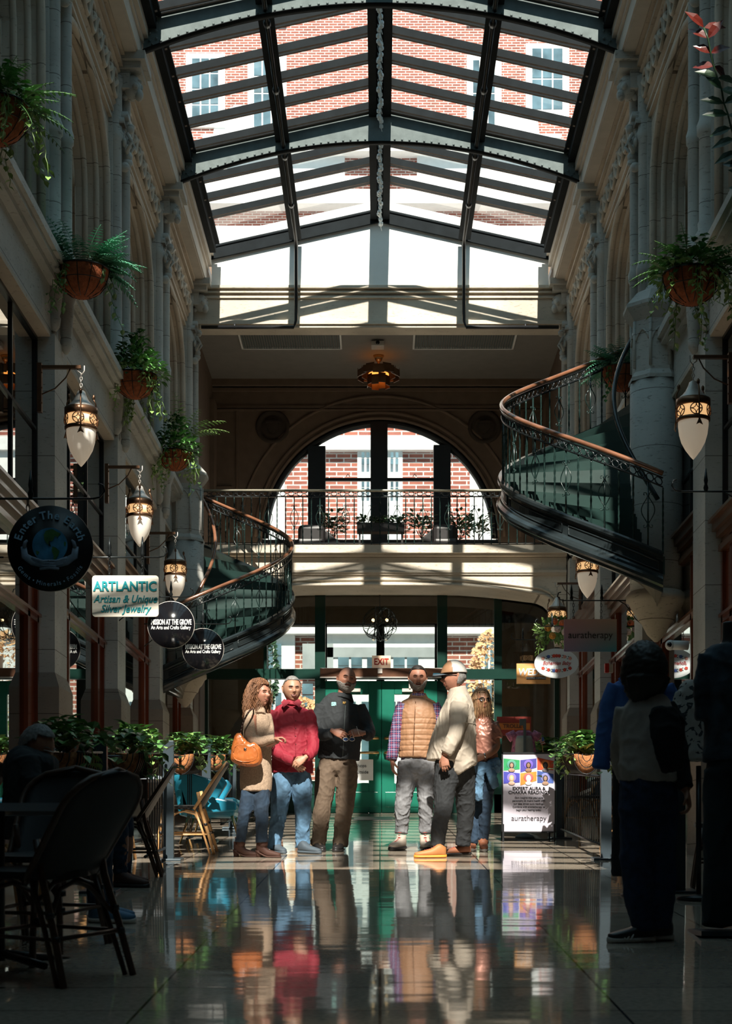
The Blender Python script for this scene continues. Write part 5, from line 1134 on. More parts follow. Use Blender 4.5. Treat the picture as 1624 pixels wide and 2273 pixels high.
def wicker_chair(name='bistro_chair', wk='wicker', bb='bamboo'):
    """rounded high wicker back, bamboo legs; front faces +Y local, stands at origin"""
    root = bpy.data.objects.new(name, None); COL.objects.link(root)
    m = M(); m.smooth = False; hw = .23
    seat = [(hw*cos(a*pi/10)*(1.0), .23*sin(a*pi/10), .45) for a in range(20)]; m.prism(seat, (0, 0, .03)); LB(m, 'seat', MT[wk], root)
    # back shell: hoop outline leaning back
    def bp(u, v):      # u -1..1 across, v 0..1 up
        w_ = (.235 + .03*v) * (1 - max(0, (v - .62)/.38)**2.2) ** .5 if v < 1 else 0
        return V(u*w_, -.20 - .27*v + .07*u*u*(1 - v*.6) - .0, .45 + .46*v)
    m = M(); m.smooth = True; nu, nv = 10, 16; vs = []; fs = []
    for j in range(nv + 1):
        for i in range(nu + 1): vs.append(bp(-1 + 2*i/nu, min(.995, j/nv)))
    for j in range(nv):
        for i in range(nu): a = j*(nu+1) + i; fs.append((a, a+1, a+nu+2, a+nu+1))
    m.add(vs, fs); o = LB(m, 'woven_back', MT[wk], root); md = o.modifiers.new('t', 'SOLIDIFY'); md.thickness = .008
    m = M(); hoop = [bp(-1, j/14) for j in range(15)] + [bp(1, 1 - j/14) for j in range(15)]; m.tube(hoop, .015, 8); LB(m, 'back_hoop', MT[bb], root)
    for sg in (-1, 1):
        m = M(); m.tube([(sg*.19, .17, .45), (sg*.215, .21, .22), (sg*.23, .235, 0)], .016, 8); m.tube([(sg*.165, .17, .45), (sg*.19, .19, .26)], .011, 6); LB(m, 'leg', MT[bb], root)
        m = M(); m.tube([(sg*.21, -.17, .62), (sg*.21, -.20, .45), (sg*.225, -.27, .22), (sg*.24, -.33, 0)], .016, 8); m.tube([(sg*.21, -.14, .45), (sg*.22, -.22, .22), (sg*.235, -.29, 0)], .012, 6); LB(m, 'leg', MT[bb], root)
    m = M()
    for sg in (-1, 1):
        m.tube([(sg*.215, .2, .2), (sg*.225, -.27, .2)], .010, 6); m.tube([(sg*.2, .18, .3), (sg*.205, .08, .40), (sg*.2, -.03, .43), (sg*.21, -.14, .40), (sg*.215, -.2, .3)], .011, 6)
    m.tube([(-.215, .2, .2), (.215, .2, .2)], .010, 6); m.tube([(-.225, -.27, .2), (.225, -.27, .2)], .010, 6)
    m.tube([(-.2, .19, .28), (-.1, .19, .40), (0, .19, .43), (.1, .19, .40), (.2, .19, .28)], .011, 6); m.tube([(-.215, -.24, .28), (-.1, -.2, .40), (0, -.2, .43), (.1, -.2, .40), (.215, -.24, .28)], .011, 6)
    LB(m, 'stretchers', MT[bb], root)
    m = M()
    for sg in (-1, 1):
        for y, z in ((-.245, .3), (-.275, .2), (.2, .22), (.19, .3)): m.tube([(sg*.222, y - .003, z - .012), (sg*.222, y, z + .012)], .020, 6)
    LB(m, 'bindings', MT['black_metal'], root); return root
protos = {}
def chair(x, Y, rz, label, sc=1, dark=False):  # dark: builds the chair in the colours darkened for shade
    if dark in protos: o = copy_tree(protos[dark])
    else: o = protos[dark] = wicker_chair(wk='shaded_wicker' if dark else 'wicker', bb='shaded_bamboo' if dark else 'bamboo')
    o.location = (x, Y, fz(Y)); o.rotation_euler = (Matrix.Rotation(SL, 4, 'X') @ Matrix.Rotation(rz, 4, 'Z')).to_euler(); o.scale = (sc,)*3
    tag(o, label, 'chair', 'woven bistro chairs with bamboo legs'); return o
chair(-1.50, 7.15, radians(62), 'large wicker chair darkened for shade, nearest the camera in the lower left corner', 1.0, True)
chair(-1.72, 8.2, radians(165), 'wicker chair darkened for shade behind the near table at the left edge', 1.0, True)
chair(-2.12, 13.3, radians(97), 'shade-darkened wicker chair leaning left of the grey post', 1.0, True)
chair(-1.98, 16.3, radians(92), 'sunlit wicker chair with pale bamboo legs right of the grey post', 1.0)
chair(-2.5, 11.2, radians(-95), 'wicker chair facing the aisle behind the left planter', 1.0)
chair(-2.60, 15.5, radians(-75), 'wicker chair with bright back behind the second left planter', 1.0)
chair(-2.45, 9.75, radians(-90), 'wicker chair carrying the seated grey-haired man', 1.0)
chair(2.62, 17.0, radians(60), 'bamboo-legged chair behind the right bar fence', 1.0)
chair(2.62, 20.5, radians(110), 'bamboo-legged chair farther back behind the right bar fence', 1.0)
chair(2.55, 12.0, radians(80), 'shade-darkened wicker chair at the right table behind the dark trousers', 1.0, True)
def table(x, Y, w_, d_, label, mt_='tabletop', h_=.74):
    t = thing('cafe_table', label, 'table', (x, Y, fz(Y)), 'metal-rimmed cafe tables'); m = M(); m.box((-w_, -d_, h_-.03), (w_, d_, h_)); LB(m, 'tabletop', MT[mt_], t, .004)
    m = M(); m.box((-w_-.006, -d_-.006, h_-.034), (w_+.006, -d_, h_+.002)); m.box((-w_-.006, d_, h_-.034), (w_+.006, d_+.006, h_+.002)); m.box((-w_-.006, -d_, h_-.034), (-w_, d_, h_+.002)); m.box((w_, -d_, h_-.034), (w_+.006, d_, h_+.002)); LB(m, 'metal_rim', MT['table_rim'], t)
    m = M(); m.tube([(0, 0, .02), (0, 0, h_-.03)], .035, 12); LB(m, 'column', MT['black_metal'], t)
    for sx_, sy_ in ((1, 1), (1, -1), (-1, 1), (-1, -1)): m = M(); m.tube([(0, 0, .06), (sx_*.28, sy_*.28, .012)], .018, 6); LB(m, 'foot', MT['black_metal'], t)
    return t
table(-1.78, 7.55, .36, .32, 'dark metal-rimmed cafe table at the lower left edge'); table(-2.62, 13.2, .3, .3, 'cafe table behind the near planters on the left'); table(-2.6, 14.5, .3, .3, 'cafe table with a wood edge beside the shadowed wicker chair'); table(-2.6, 17.9, .33, .33, 'cafe table behind the sunlit planter')
table(2.75, 18.5, .33, .33, 'cafe table behind the right bar fence'); table(2.70, 10.4, .3, .36, 'table with papers at the far right behind the dark trousers')
# teal tub armchair
Y = 17.9; t = thing('armchair', 'bright teal leather armchair with slanted tapering legs', 'armchair', (px(470, Y), Y, fz(Y))); m = M(); m.box((-.30, -.30, .30), (.28, .30, .46)); LB(m, 'seat', MT['wicker_teal'], t, .05)
m = M(); m.prism([(-.42, -.34, .86), (-.34, -.34, .86), (-.18, -.34, .36), (-.32, -.34, .30)], (0, .68, 0)); LB(m, 'backrest', MT['wicker_teal'], t, .035)
for sy_ in (-.34, .26): m = M(); m.prism([(-.34, sy_, .82), (.05, sy_, .70), (.14, sy_, .74), (.20, sy_, .66), (.10, sy_, .50), (.30, sy_, .46), (.30, sy_, .36), (-.28, sy_, .32)], (0, .09, 0)); LB(m, 'armrest', MT['wicker_teal'], t, .02)
for sx_, sy_ in ((.24, -.25), (.24, .25), (-.22, -.25), (-.22, .25)): m = M(); m.tube([(sx_, sy_, .32), (sx_ + .10*(1 if sx_ > 0 else -1), sy_*1.1, 0)], [.017, .010], 8); LB(m, 'leg', MT['brass'], t)
Y = 19.8; t = thing('armchair', 'second teal armchair partly hidden behind the first', 'armchair', (px(480, Y), Y, fz(Y))); m = M(); m.box((-.30, -.30, .30), (.28, .30, .46)); LB(m, 'seat', MT['wicker_teal'], t, .05); m = M(); m.prism([(-.42, -.34, .86), (-.34, -.34, .86), (-.18, -.34, .36), (-.32, -.34, .30)], (0, .68, 0)); LB(m, 'backrest', MT['wicker_teal'], t, .035)
for sx_, sy_ in ((.24, -.25), (.24, .25), (-.22, -.25), (-.22, .25)): m = M(); m.tube([(sx_, sy_, .32), (sx_ + .08*(1 if sx_ > 0 else -1), sy_*1.1, 0)], [.017, .010], 8); LB(m, 'leg', MT['brass'], t)
# stool behind the red shirt man
Y = 19.5; t = thing('bar_stool', 'orange wooden stool seen between the legs of the first two people', 'stool', (px(648, Y), Y, fz(Y)))
m = M(); m.lathe([(.01, .68), (.17, .68), (.18, .70), (.17, .72), (.01, .72)], (0, 0, 0), 20); LB(m, 'seat', MT['bamboo'], t)
for i in range(4): a = pi/4 + i*pi/2; m = M(); m.tube([(.12*cos(a), .12*sin(a), .69), (.2*cos(a), .2*sin(a), 0)], .016, 8); LB(m, 'leg', MT['shoe_rust'] if 'shoe_rust' in MT else MT['bamboo'], t)
# right side: dress display, flag, camera, alarm, door mat, papers
Y = 19.5; cx_ = px(1162, Y); t = thing('childs_dress', 'pink and cream flowered child\'s dress on a grey stand behind the poster', 'dress', (cx_, Y, fz(Y))); mat('dress_pink', (.62, .22, .34), .8, var=.5, scale=30); mat('dress_cream', (.55, .52, .44), .8, var=.15)
m = M(); m.tube([(cx_, Y, pz(v, Y)) for v in (1622, 1628, 1642, 1668, 1700, 1730)], [.07, .12, .13, .15, .19, .22], 20, b=[.05, .06, .07, .09, .11, .13]); m.tube([(cx_-.1, Y, pz(1628, Y)), (cx_-.19, Y, pz(1638, Y))], [.05, .06], 10); m.tube([(cx_+.1, Y, pz(1628, Y)), (cx_+.19, Y, pz(1638, Y))], [.05, .06], 10); m.build('pink_dress', MT['dress_pink'], t)
m = M(); m.tube([(cx_, Y-.03, pz(v, Y)) for v in (1634, 1642, 1668, 1700, 1730)], [.09, .105, .12, .14, .16], 20, b=[.05, .06, .08, .1, .12]); m.build('cream_pinafore', MT['dress_cream'], t)
m = M(); m.box((cx_-.015, Y-.15, fz(Y)+.03), (cx_+.015, Y-.12, pz(1598, Y))); m.box((cx_-.06, Y-.13, pz(1612, Y)), (cx_+.0, Y-.10, pz(1598, Y))); m.lathe([(.12, 0), (.10, .03), (.02, .06), (.015, .2)], (cx_, Y-.13, fz(Y-.13)), 18); m.build('display_stand', MT['steel_grey'], t)
Y = 18.9; t = thing('small_flag', 'tiny american flag stuck in the right planter', 'flag', P(1201, 1665, Y)); m = M(); m.tube([P(1206, 1675, Y), P(1200, 1632, Y)], .004, 5); m.build('stick', MT['bamboo'], t)
ma = M(); mb = M(); mc = M()
for i in range(7):
    a = P(1195 + i*.9, 1641 + i*1.9, Y); b_ = P(1205 + i*.9, 1638 + i*1.9, Y); h_ = V(.0, 0, -.0098); (ma if i % 2 == 0 else mb).prism([a, b_, b_ + h_, a + h_], (0, .002, 0))
mc.prism([P(1201, 1637, Y) - V(0, .003, 0), P(1206, 1636, Y) - V(0, .003, 0), P(1208, 1644, Y) - V(0, .003, 0), P(1202, 1646, Y) - V(0, .003, 0)], (0, .002, 0)); ma.build('red_stripes', red, t); mb.build('white_stripes', white, t); mc.build('blue_canton', MT['flower_blue'], t)
c = P(1487, 1432, 15.4); t = thing('security_camera', 'white dome security camera on the right stone pier', 'camera', c); m = M(); m.ball(c, (.05, .05, .05), 14); m.build('eyeball', MT['white_trim'], t); m = M(); m.ball(c + V(-.012, -.035, 0), (.026, .02, .026), 10); m.build('lens', MT['black_gloss'], t); m = M(); m.tube([c + V(.02, 0, 0), c + V(.17, .02, 0)], .045, 12); m.build('mount', MT['white_trim'], t)
c = P(1347, 1484, 19.3); t = thing('fire_alarm', 'small red fire alarm on a pale box on the right pier', 'alarm', c); m = M(); m.box(c - V(.03, .03, .05), c + V(.02, .03, .06)); m.build('red_case', red, t, bevel=.005); m = M(); m.box(c + V(.02, -.03, -.05), c + V(.07, .05, .05)); m.build('back_box', MT['pewter'], t, bevel=.005)
ym = 24.8; t = M(); t.quad((px(782, ym), ym, fz(ym)+.006), (px(872, ym), ym, fz(ym)+.006), (px(872, ym+1.4), ym+1.4, fz(ym+1.4)+.006), (px(788, ym+1.4), ym+1.4, fz(ym+1.4)+.006)); t.quad((px(782, ym), ym, fz(ym)), (px(872, ym), ym, fz(ym)), (px(872, ym), ym, fz(ym)+.006), (px(782, ym), ym, fz(ym)+.006)); tag(t.build('door_mat', MT['black_metal']), 'black door mat on the floor inside the green doors', 'mat')
# autumn tree and shrub outside
for x, y0, y1, Y, w_, mt_, lab, sd, n in ((1095, 1620, 1400, 42, 52, 'leaf_autumn', 'autumn-orange tree outside the right entrance window', 60, 900), (672, 1640, 1550, 41, 34, 'leaf_autumn', 'yellow autumn bush outside behind the red shirt man', 61, 420), (600, 1560, 1420, 41, 12, 'leaf_dark', 'dark narrow shrub outside the left entrance window', 62, 200), (1090, 1700, 1600, 41, 26, 'leaf_light', 'green bush outside behind the woman in sunglasses', 63, 300)):
    random.seed(sd); c = P(x, (y0+y1)/2, Y); t = thing('street_tree' if n > 500 else 'street_bush', lab, 'tree' if n > 500 else 'bush', V(c.x, Y, 1.95)); m = M(); ww = w_*Y/F; hh_ = (y0-y1)*Y/F/2
    for i in range(n): a, b_, r_ = random.uniform(0, 2*pi), random.uniform(-1, 1), random.uniform(.2, 1)**.5; leaf(m, c + V(ww*r_*cos(a)*sqrt(1-b_*b_), ww*r_*sin(a)*sqrt(1-b_*b_), hh_*b_), (cos(a), sin(a), random.uniform(-.5, .5)), (0, -1, .3), .13, .10)
    m.build('leaves', MT[mt_], t); m = M(); m.tube([(c.x, Y, 1.95), (c.x, Y, c.z)], .05 if n > 500 else .025, 7); m.build('trunk', MT['stem'], t)
# ================================================================== PEOPLE
def crom(spec, k=4):
    """Catmull-Rom through a list of equal-length tuples"""
    out = []; n = len(spec)
    for i in range(n - 1):
        p0, p1, p2, p3 = spec[max(i-1, 0)], spec[i], spec[i+1], spec[min(i+2, n-1)]
        for j in range(k):
            t = j / k; out.append(tuple(.5 * ((2*b) + (c - a)*t + (2*a - 5*b + 4*c - d)*t*t + (-a + 3*b - 3*c + d)*t**3) for a, b, c, d in zip(p0, p1, p2, p3)))
    out.append(tuple(spec[-1])); return out
def lim(m, Y, spec, k=4, n=18):
    """limb or torso: (px, py, dy, half width px, half depth px)"""
    s_ = crom(spec, k); sc = Y / F
    m.tube([P(a[0], a[1], Y) + V(0, a[2], 0) for a in s_], [max(.004, a[3]*sc) for a in s_], n, b=[max(.004, a[4]*sc) for a in s_], up=(0, 1, 0)); return m
def fuse(m, name, mats_, parent, vox=.009, smooth=3, wr=0, wf=9, seed=0, aniso=(1, 1, 1), quilt=None, extra=None):
    """weld overlapping lofts into one continuous skin, then add folds"""
    o = m.build('tmp', [], None, normals=False)
    md = o.modifiers.new('r', 'REMESH'); md.mode = 'VOXEL'; md.voxel_size = vox
    if smooth: sm = o.modifiers.new('s', 'SMOOTH'); sm.factor = .5; sm.iterations = smooth
    bpy.context.view_layer.update()
    dg = bpy.context.evaluated_depsgraph_get(); me = bpy.data.meshes.new_from_object(o.evaluated_get(dg)); me.name = name
    old = o.data; bpy.data.objects.remove(o); bpy.data.meshes.remove(old)
    if wr or quilt or extra:
        nv = [v.normal.copy() for v in me.vertices]; so = V(seed*3.7, seed*1.3, seed*5.1)
        for v, nn in zip(me.vertices, nv):
            d = 0; p = v.co
            if wr:
                q = V(p.x*aniso[0], p.y*aniso[1], p.z*aniso[2]) * wf + so
                wv = noise.noise_vector(q * .45) * .9
                a = noise.noise(q + wv); a2 = noise.noise(q * 2.3 + wv * 1.6); d += wr * ((1 - abs(a) * 2.6) ** 2 * (1 if abs(a) < .385 else 0) - .3) + wr * .55 * (max(0, 1 - abs(a2) * 3) ** 2 - .2) + wr * .4 * noise.noise(q * 1.1)
            if quilt: d += quilt(p)
            if extra: d += extra(p)
            v.co = p + nn * d
    me.polygons.foreach_set('use_smooth', [True] * len(me.polygons))
    me.materials.clear()
    for x in (mats_ if isinstance(mats_, (list, tuple)) else [mats_]): me.materials.append(x)
    o = bpy.data.objects.new(name, me); COL.objects.link(o)
    if parent is not None: o.parent = parent; o.matrix_parent_inverse = parent_matrix(parent).inverted()
    return o
def G(x, z, x0, z0, sx, sz): return math.exp(-((x - x0) / sx) ** 2 - ((z - z0) / sz) ** 2)
class Head:
    def __init__(s, c, yaw=0, pitch=0, roll=0, size=1, fat=1, fem=False, smile=0):
        size *= 1.10; s.T = Matrix.Translation(c) @ Matrix.Rotation(yaw, 4, 'Z') @ Matrix.Rotation(roll, 4, 'Y') @ Matrix.Rotation(pitch, 4, 'X') @ Matrix.Scale(size, 4)
        s.fat = fat; s.fem = fem; s.smile = smile
    def f(s, d, off=0):
        dx, dy, dz = d; ax, ay, az = .077 * s.fat, .095, .119
        x, y, z = ax*dx, ay*dy, az*dz
        if dz < 0:
            t = min(1, -dz); x *= 1 - (.30 if s.fem else .20) * t ** 1.6
            if dy > 0: y *= 1 - .55 * min(1, max(0, (-dz - .05) / .6))
        else: y *= 1 + .05*dz; 
        if dy < 0:
            y *= 1 - .10 * max(0, dz - .35)
            if dz < 0: y *= 1 + .07 * (-dz); z *= 1 + .0 * dz
            X_, Z_ = dx, dz; w = min(1, -dy * 2)
            e = .010*G(X_, Z_, 0, .06, .12, .22) + .024*G(X_, Z_, 0, -.16, .13, .12) + .010*(G(X_, Z_, .11, -.2, .07, .06) + G(X_, Z_, -.11, -.2, .07, .06))
            for sg in (-1, 1):
                e += (.004 if s.fem else .007)*G(X_, Z_, sg*.34, .24, .26, .07) - .011*G(X_, Z_, sg*.36, .09, .17, .10) + .006*G(X_, Z_, sg*.50, -.12, .2, .14) - .004*G(X_, Z_, sg*.30, -.33, .10, .16)
            e += .007*G(X_, Z_, 0, -.40, .28, .05) + .008*G(X_, Z_, 0, -.52, .24, .05) - .006*G(X_, Z_, 0, -.455, .3, .022) - .005*G(X_, Z_, 0, -.62, .3, .05) + .010*G(X_, Z_, 0, -.80, .25, .15)
            y -= e * w
        l = V(x, y, z)
        if off: l += V(x/ax/ax, y/ay/ay, z/az/az).normalized() * off
        return l
    def p(s, d, off=0): return s.T @ s.f(Vector(d).normalized(), off)
    def at(s, xn, zn, off=0): return s.p((xn, -sqrt(max(.02, 1 - xn*xn - zn*zn)), zn), off)
    def dirs(s, nu=56, nv=40):
        for i in range(nv + 1):
            a = -pi/2 + pi*i/nv; yield [(cos(a)*sin(2*pi*j/nu), -cos(a)*cos(2*pi*j/nu), sin(a)) for j in range(nu)]
    def add(s, m):
        m.loft([[s.T @ s.f(d) for d in ring] for ring in s.dirs()])
        for sg in (-1, 1):      # ears
            m.tube([s.T @ V(sg*.074*s.fat, .01, -.03), s.T @ V(sg*.078*s.fat, .012, -.015), s.T @ V(sg*.081*s.fat, .02, .01), s.T @ V(sg*.081*s.fat, .022, .03), s.T @ V(sg*.078*s.fat, .005, .035)], [.006, .008, .011, .010, .006], 8, b=[.005]*5)
    def shell(s, name, mat_, parent, pred, off, th=.006, rough=0, seed=0, dir_amp=None):
        m = M(); vs = []; keep = []; rings = list(s.dirs(72, 54)); nu = 72
        for ring in rings:
            for d in ring:
                o_ = off(d) if callable(off) else off
                if rough: o_ += rough * (noise.noise(V(d[0]*14, d[1]*14, d[2]*9) + V(seed, 0, 0)) + .5 * noise.noise(V(d[0]*40, d[1]*40, d[2]*20)))
                vs.append(s.T @ s.f(d, o_)); keep.append(pred(d))
        fs = []
        for i in range(len(rings) - 1):
            for j in range(nu):
                q = (i*nu+j, i*nu+(j+1) % nu, (i+1)*nu+(j+1) % nu, (i+1)*nu+j)
                if all(keep[k] for k in q): fs.append(q)
        m.smooth = True; m.add(vs, fs); o = m.build(name, mat_, parent); md = o.modifiers.new('t', 'SOLIDIFY'); md.thickness = th; md.offset = -1; return o
    def face(s, body, brow=None, lips=None, eye=True, squint=.5, smile=False, teeth=False):
        if eye:
            m = M(); m2 = M()
            for sg in (-1, 1):
                c = s.at(sg*.36, .085, -.006); m.ball(c, .0125, 12); m2.ball(s.at(sg*.36, .085, .0035), (.0045, .004, .0045), 8)
                
            m.build('eyes', MT['eye_white'], body); m2.build('irises', MT['ink'], body)
            m = M()
            for sg in (-1, 1):
                m.tube([s.at(sg*(.36 + .17*t), .085 + (.075 - .05*squint) * (1 - t*t), .0055) for t in (-1, -.5, 0, .5, 1)], [.001, .0025, .003, .0025, .001], 5)
                m.tube([s.at(sg*(.36 + .16*t), .085 - (.06 - .03*squint) * (1 - t*t), .004) for t in (-1, -.5, 0, .5, 1)], [.0015, .0025, .003, .0025, .0015], 5)
            m.build('eyelids', MT['skin_shade'], body)
        if brow:
            m = M()
            for sg in (-1, 1): m.tube([s.at(sg*x, z, .002) for x, z in ((.14, .20), (.28, .245), (.44, .245), (.56, .19))], [.0015, .0032, .0032, .0012], 6, b=[.002]*4)
            m.build('eyebrows', brow, body)
        m = M(); k = .03 if smile else 0
        w_ = 1.3 if smile else 1.1; up_ = [(-.26*w_, -.445 + k*2), (-.12*w_, -.435 + k*.4), (0, -.44), (.12*w_, -.435 + k*.4), (.26*w_, -.445 + k*2)]; dn = [(-.24*w_, -.46 + k*2), (-.12*w_, -.475), (0, -.485), (.12*w_, -.475), (.24*w_, -.46 + k*2)]
        if teeth: dn = [(x, z - .03*(1 - abs(x)/.36)) for x, z in dn]
        m.tube([s.at(x, z, .002) for x, z in up_], [.001, .0022, .0026, .0022, .001], 6); m.tube([s.at(x, z, .002) for x, z in dn], [.001, .003, .0036, .003, .001], 6)
        m.build('lips', lips or MT['lips'], body)
        if teeth:
            m = M(); m.tube([s.at(x*.85, z - .03, -.0005) for x, z in up_], [.001, .004, .006, .004, .001], 6); m.build('teeth', MT['white_trim'], body)
def hand(m, w_, d, n_, l, curl=(.3, .4, .3), size=1, thumb=.6, spread=.06):
    """w_ wrist, d pointing, n_ palm normal (fingers curl that way), l towards the thumb"""
    w_ = Vector(w_); d = Vector(d).normalized(); n_ = Vector(n_); n_ = (n_ - d*n_.dot(d)).normalized(); l0 = Vector(l); l = d.cross(n_)
    if l.dot(l0) < 0: l = -l
    k = size
    m.tube([w_ - d*.03*k, w_, w_ + d*.03*k, w_ + d*.07*k, w_ + d*.095*k], [.022*k, .025*k, .036*k, .041*k, .036*k], 12, b=[.018*k, .016*k, .016*k, .014*k, .010*k], up=n_)
    for i, (ln, r) in enumerate(((.074, .0088), (.081, .0090), (.075, .0086), (.058, .0076))):
        off = .0305 - .0205*i; p = w_ + d*(.086 - .004*abs(i - 1.2))*k + l*off*k; a = 0; pts = [p - d*.02*k, p]; dd = (d + l*(spread*(1.5 - i))).normalized()
        for j, fr in enumerate((.45, .32, .23)):
            a += curl[j] * (1 + .12*i); v = dd*cos(a) + n_*sin(a); p = p + v*ln*fr*k; pts.append(p)
        m.tube(pts, [r*k, r*k*1.02, r*k*.95, r*k*.9, r*k*.72], 8)
    b0 = w_ + d*.022*k + l*.026*k + n_*.006*k; t1 = (d*.75 + l*.65 + n_*thumb*.6).normalized(); t2 = (d*.95 + l*.15 + n_*thumb).normalized()
    m.tube([b0 - t1*.01*k, b0, b0 + t1*.038*k, b0 + t1*.038*k + t2*.03*k, b0 + t1*.038*k + t2*.052*k], [.014*k, .0135*k, .0115*k, .010*k, .008*k], 8)
def shoe(px_, py_, ang, parent, upper, sole, L_=.28, H_=.075, W_=.047, ankle=.045, heel=0, lace=None, name='shoe', shaft=0, grow=1, thick=.024):
    """heel-centre contact at pixel, pointing along ang (0 = +X, -90 = towards camera)"""
    Yf = floorY(py_); c = V(px(px_, Yf), Yf, fz(Yf)); sl = atan2(S, 1)
    T = Matrix.Translation(c) @ Matrix.Rotation(sl, 4, 'X') @ Matrix.Rotation(radians(ang), 4, 'Z')
    def rings(w_, lo, hi, x0, x1, n=14, fl=1):
        out = []
        for i in range(n + 1):
            t = i / n; x = x0 + (x1 - x0) * (.5 - .5*cos(pi*t)) ; tt = (x - x0) / (x1 - x0)
            ww = w_ * (max(0, 1 - (2*tt - 1)**8 )) ** .5 * (.78 + .22*sin(pi*min(1, tt*1.15)) + .08*(tt > .5)*sin(pi*(tt-.5)*2)); ww = max(ww, .003)
            h1 = hi(tt); h0 = lo(tt); rg = []
            for j in range(16):
                a = 2*pi*j/16; cy = cos(a); sz_ = sin(a); e = .75
                yy = ww * abs(cy)**e * (1 if cy > 0 else -1); zz = (h0 + h1)/2 + (h1 - h0)/2 * abs(sz_)**e * (1 if sz_ > 0 else -1)
                rg.append(T @ V(x, yy, zz))
            out.append(rg)
        return out
    x0, x1 = -.07, L_ - .07
    hl = lambda t: heel * max(0, 1 - t*2.2)
    m = M(); up_h = lambda t: thick + hl(t) + (H_ + ankle * math.exp(-((t - .22)/.17)**2) * 1.0) * (1 - max(0, (t - .25)/.75)**1.5 * .62)
    m.loft(rings(W_, lambda t: thick*.6 + hl(t), up_h, x0, x1)); 
    if shaft: m.tube([T @ V(.0, 0, thick + .03 + heel), T @ V(.0, 0, H_ + heel), T @ V(-.005, 0, H_ + shaft + heel)], [.040, .046, .052], 14, b=[.042, .044, .050])
    so = m.build(name, upper, parent)
    m = M(); m.loft(rings(W_*1.08, lambda t: hl(t), lambda t: thick*1.3 + hl(t), x0 - .006, x1 + .006))
    if heel: m.loft([[T @ V(-.045 + .032*cos(a*pi/6)*s_, .03*sin(a*pi/6)*s_, z) for a in range(12)] for z, s_ in ((0, .8), (heel*.5, .85), (heel + thick, 1.1))])
    m.build('sole', sole, so)
    if lace:
        m = M()
        for i in range(5):
            xx = .045 + .022*i; zz = up_h((xx + .07)/L_) - .002; m.tube([T @ V(xx, -.022, zz - .008), T @ V(xx + .008, 0, zz + .004), T @ V(xx, .022, zz - .008)], .0035, 5); m.tube([T @ V(xx+.01, -.022, zz - .010), T @ V(xx - .004, 0, zz + .004), T @ V(xx+.01, .022, zz - .010)], .003, 5)
        if shaft:
            for i in range(4):
                xx = .045 - .0*i; zz = H_ + .03 + .025*i; m.tube([T @ V(xx - .01, -.022, zz), T @ V(xx + .004, 0, zz + .005), T @ V(xx - .01, .022, zz)], .0035, 5)
        m.build('laces', lace, so)
    return so
from mathutils.bvhtree import BVHTree
def snapper(o):
    t = BVHTree.FromPolygons([v.co for v in o.data.vertices], [tuple(p.vertices) for p in o.data.polygons])
    def f(px_, py_, Y, off=.004):
        a = P(px_, py_, Y - .8); d = (P(px_, py_, Y) - a).normalized(); h = t.ray_cast(a, d, 2.0)
        return (h[0] - d * off) if h[0] is not None else P(px_, py_, Y - .12)
    return f
def zpx(py, Y): return pz(py, Y)

# ---- 1 woman in a tan knitted cardigan --------------------------------
Y = 15.7; pe = thing('person', 'woman with wavy auburn hair in a long tan cardigan and jeans carrying an orange-brown bag', 'person', V(px(565, Y), Y, fz(Y)))
hd = Head(P(577, 1541, Y), yaw=radians(48), pitch=radians(0), roll=radians(0), size=1.0, fem=True)
b = M(); b.smooth = True; hd.add(b); lim(b, Y, [(572, 1600, 0, 18, 12), (572, 1580, -.0, 11, 11), (574, 1560, 0, 11, 12)]); lim(b, Y, [(570, 1585, 0, 20, 14), (570, 1640, 0, 24, 17), (568, 1700, 0, 26, 18), (568, 1750, 0, 24, 16)])
lim(b, Y, [(562, 1590, -.1, 9, 9), (567, 1640, -.14, 8, 8), (600, 1645, -.2, 7, 7), (612, 1644, -.22, 6, 6)]); hand(b, P(611, 1644, Y) + V(0, -.22, 0), (.9, -.1, .1), (.1, 0, -1), (0, -1, 0), (.5, .8, .6), .95)
lim(b, Y, [(590, 1595, .05, 8, 8), (598, 1640, -.02, 8, 8), (606, 1655, -.12, 7, 7)]); hand(b, P(600, 1656, Y) + V(0, -.14, 0), (.8, -.3, .2), (0, 0, 1), (0, 1, 0), (.6, .9, .6), .92)
for f_ in ([(560, 1750, 0, 14, 14), (545, 1805, -.03, 11, 11), (536, 1856, 0, 8, 8)], [(578, 1750, 0, 14, 14), (582, 1805, -.05, 11, 11), (581, 1856, -.06, 8, 8)]): lim(b, Y, f_)
body = fuse(b, 'body', MT['skin_red'], pe, .0055, 1)
hd.face(body, MT['hair_brown'], MT['lips'], smile=True)
g = M(); lim(g, Y, [(571, 1574, .0, 15, 16), (569, 1588, 0, 27, 20), (570, 1620, 0, 31, 24), (571, 1660, 0, 32, 25), (568, 1700, 0, 35, 28), (568, 1735, 0, 36, 29), (568, 1757, 0, 34, 28)])
lim(g, Y, [(558, 1582, -.06, 13, 14), (556, 1605, -.10, 14, 14), (560, 1640, -.14, 14, 14), (580, 1650, -.18, 12, 12), (600, 1645, -.21, 10, 10), (613, 1643, -.22, 10, 9)], 4)
lim(g, Y, [(590, 1585, .05, 11, 12), (597, 1615, .03, 11, 11), (600, 1650, -.08, 10, 10)])
fuse(g, 'cardigan', MT['knit_tan'], pe, .009, 3, .003, 6, 1)
g = M(); lim(g, Y, [(571, 1566, -.01, 12, 13), (572, 1578, -.02, 17, 16), (574, 1590, -.05, 17, 14)]); fuse(g, 'collar', MT['knit_tan'], pe, .008, 2)
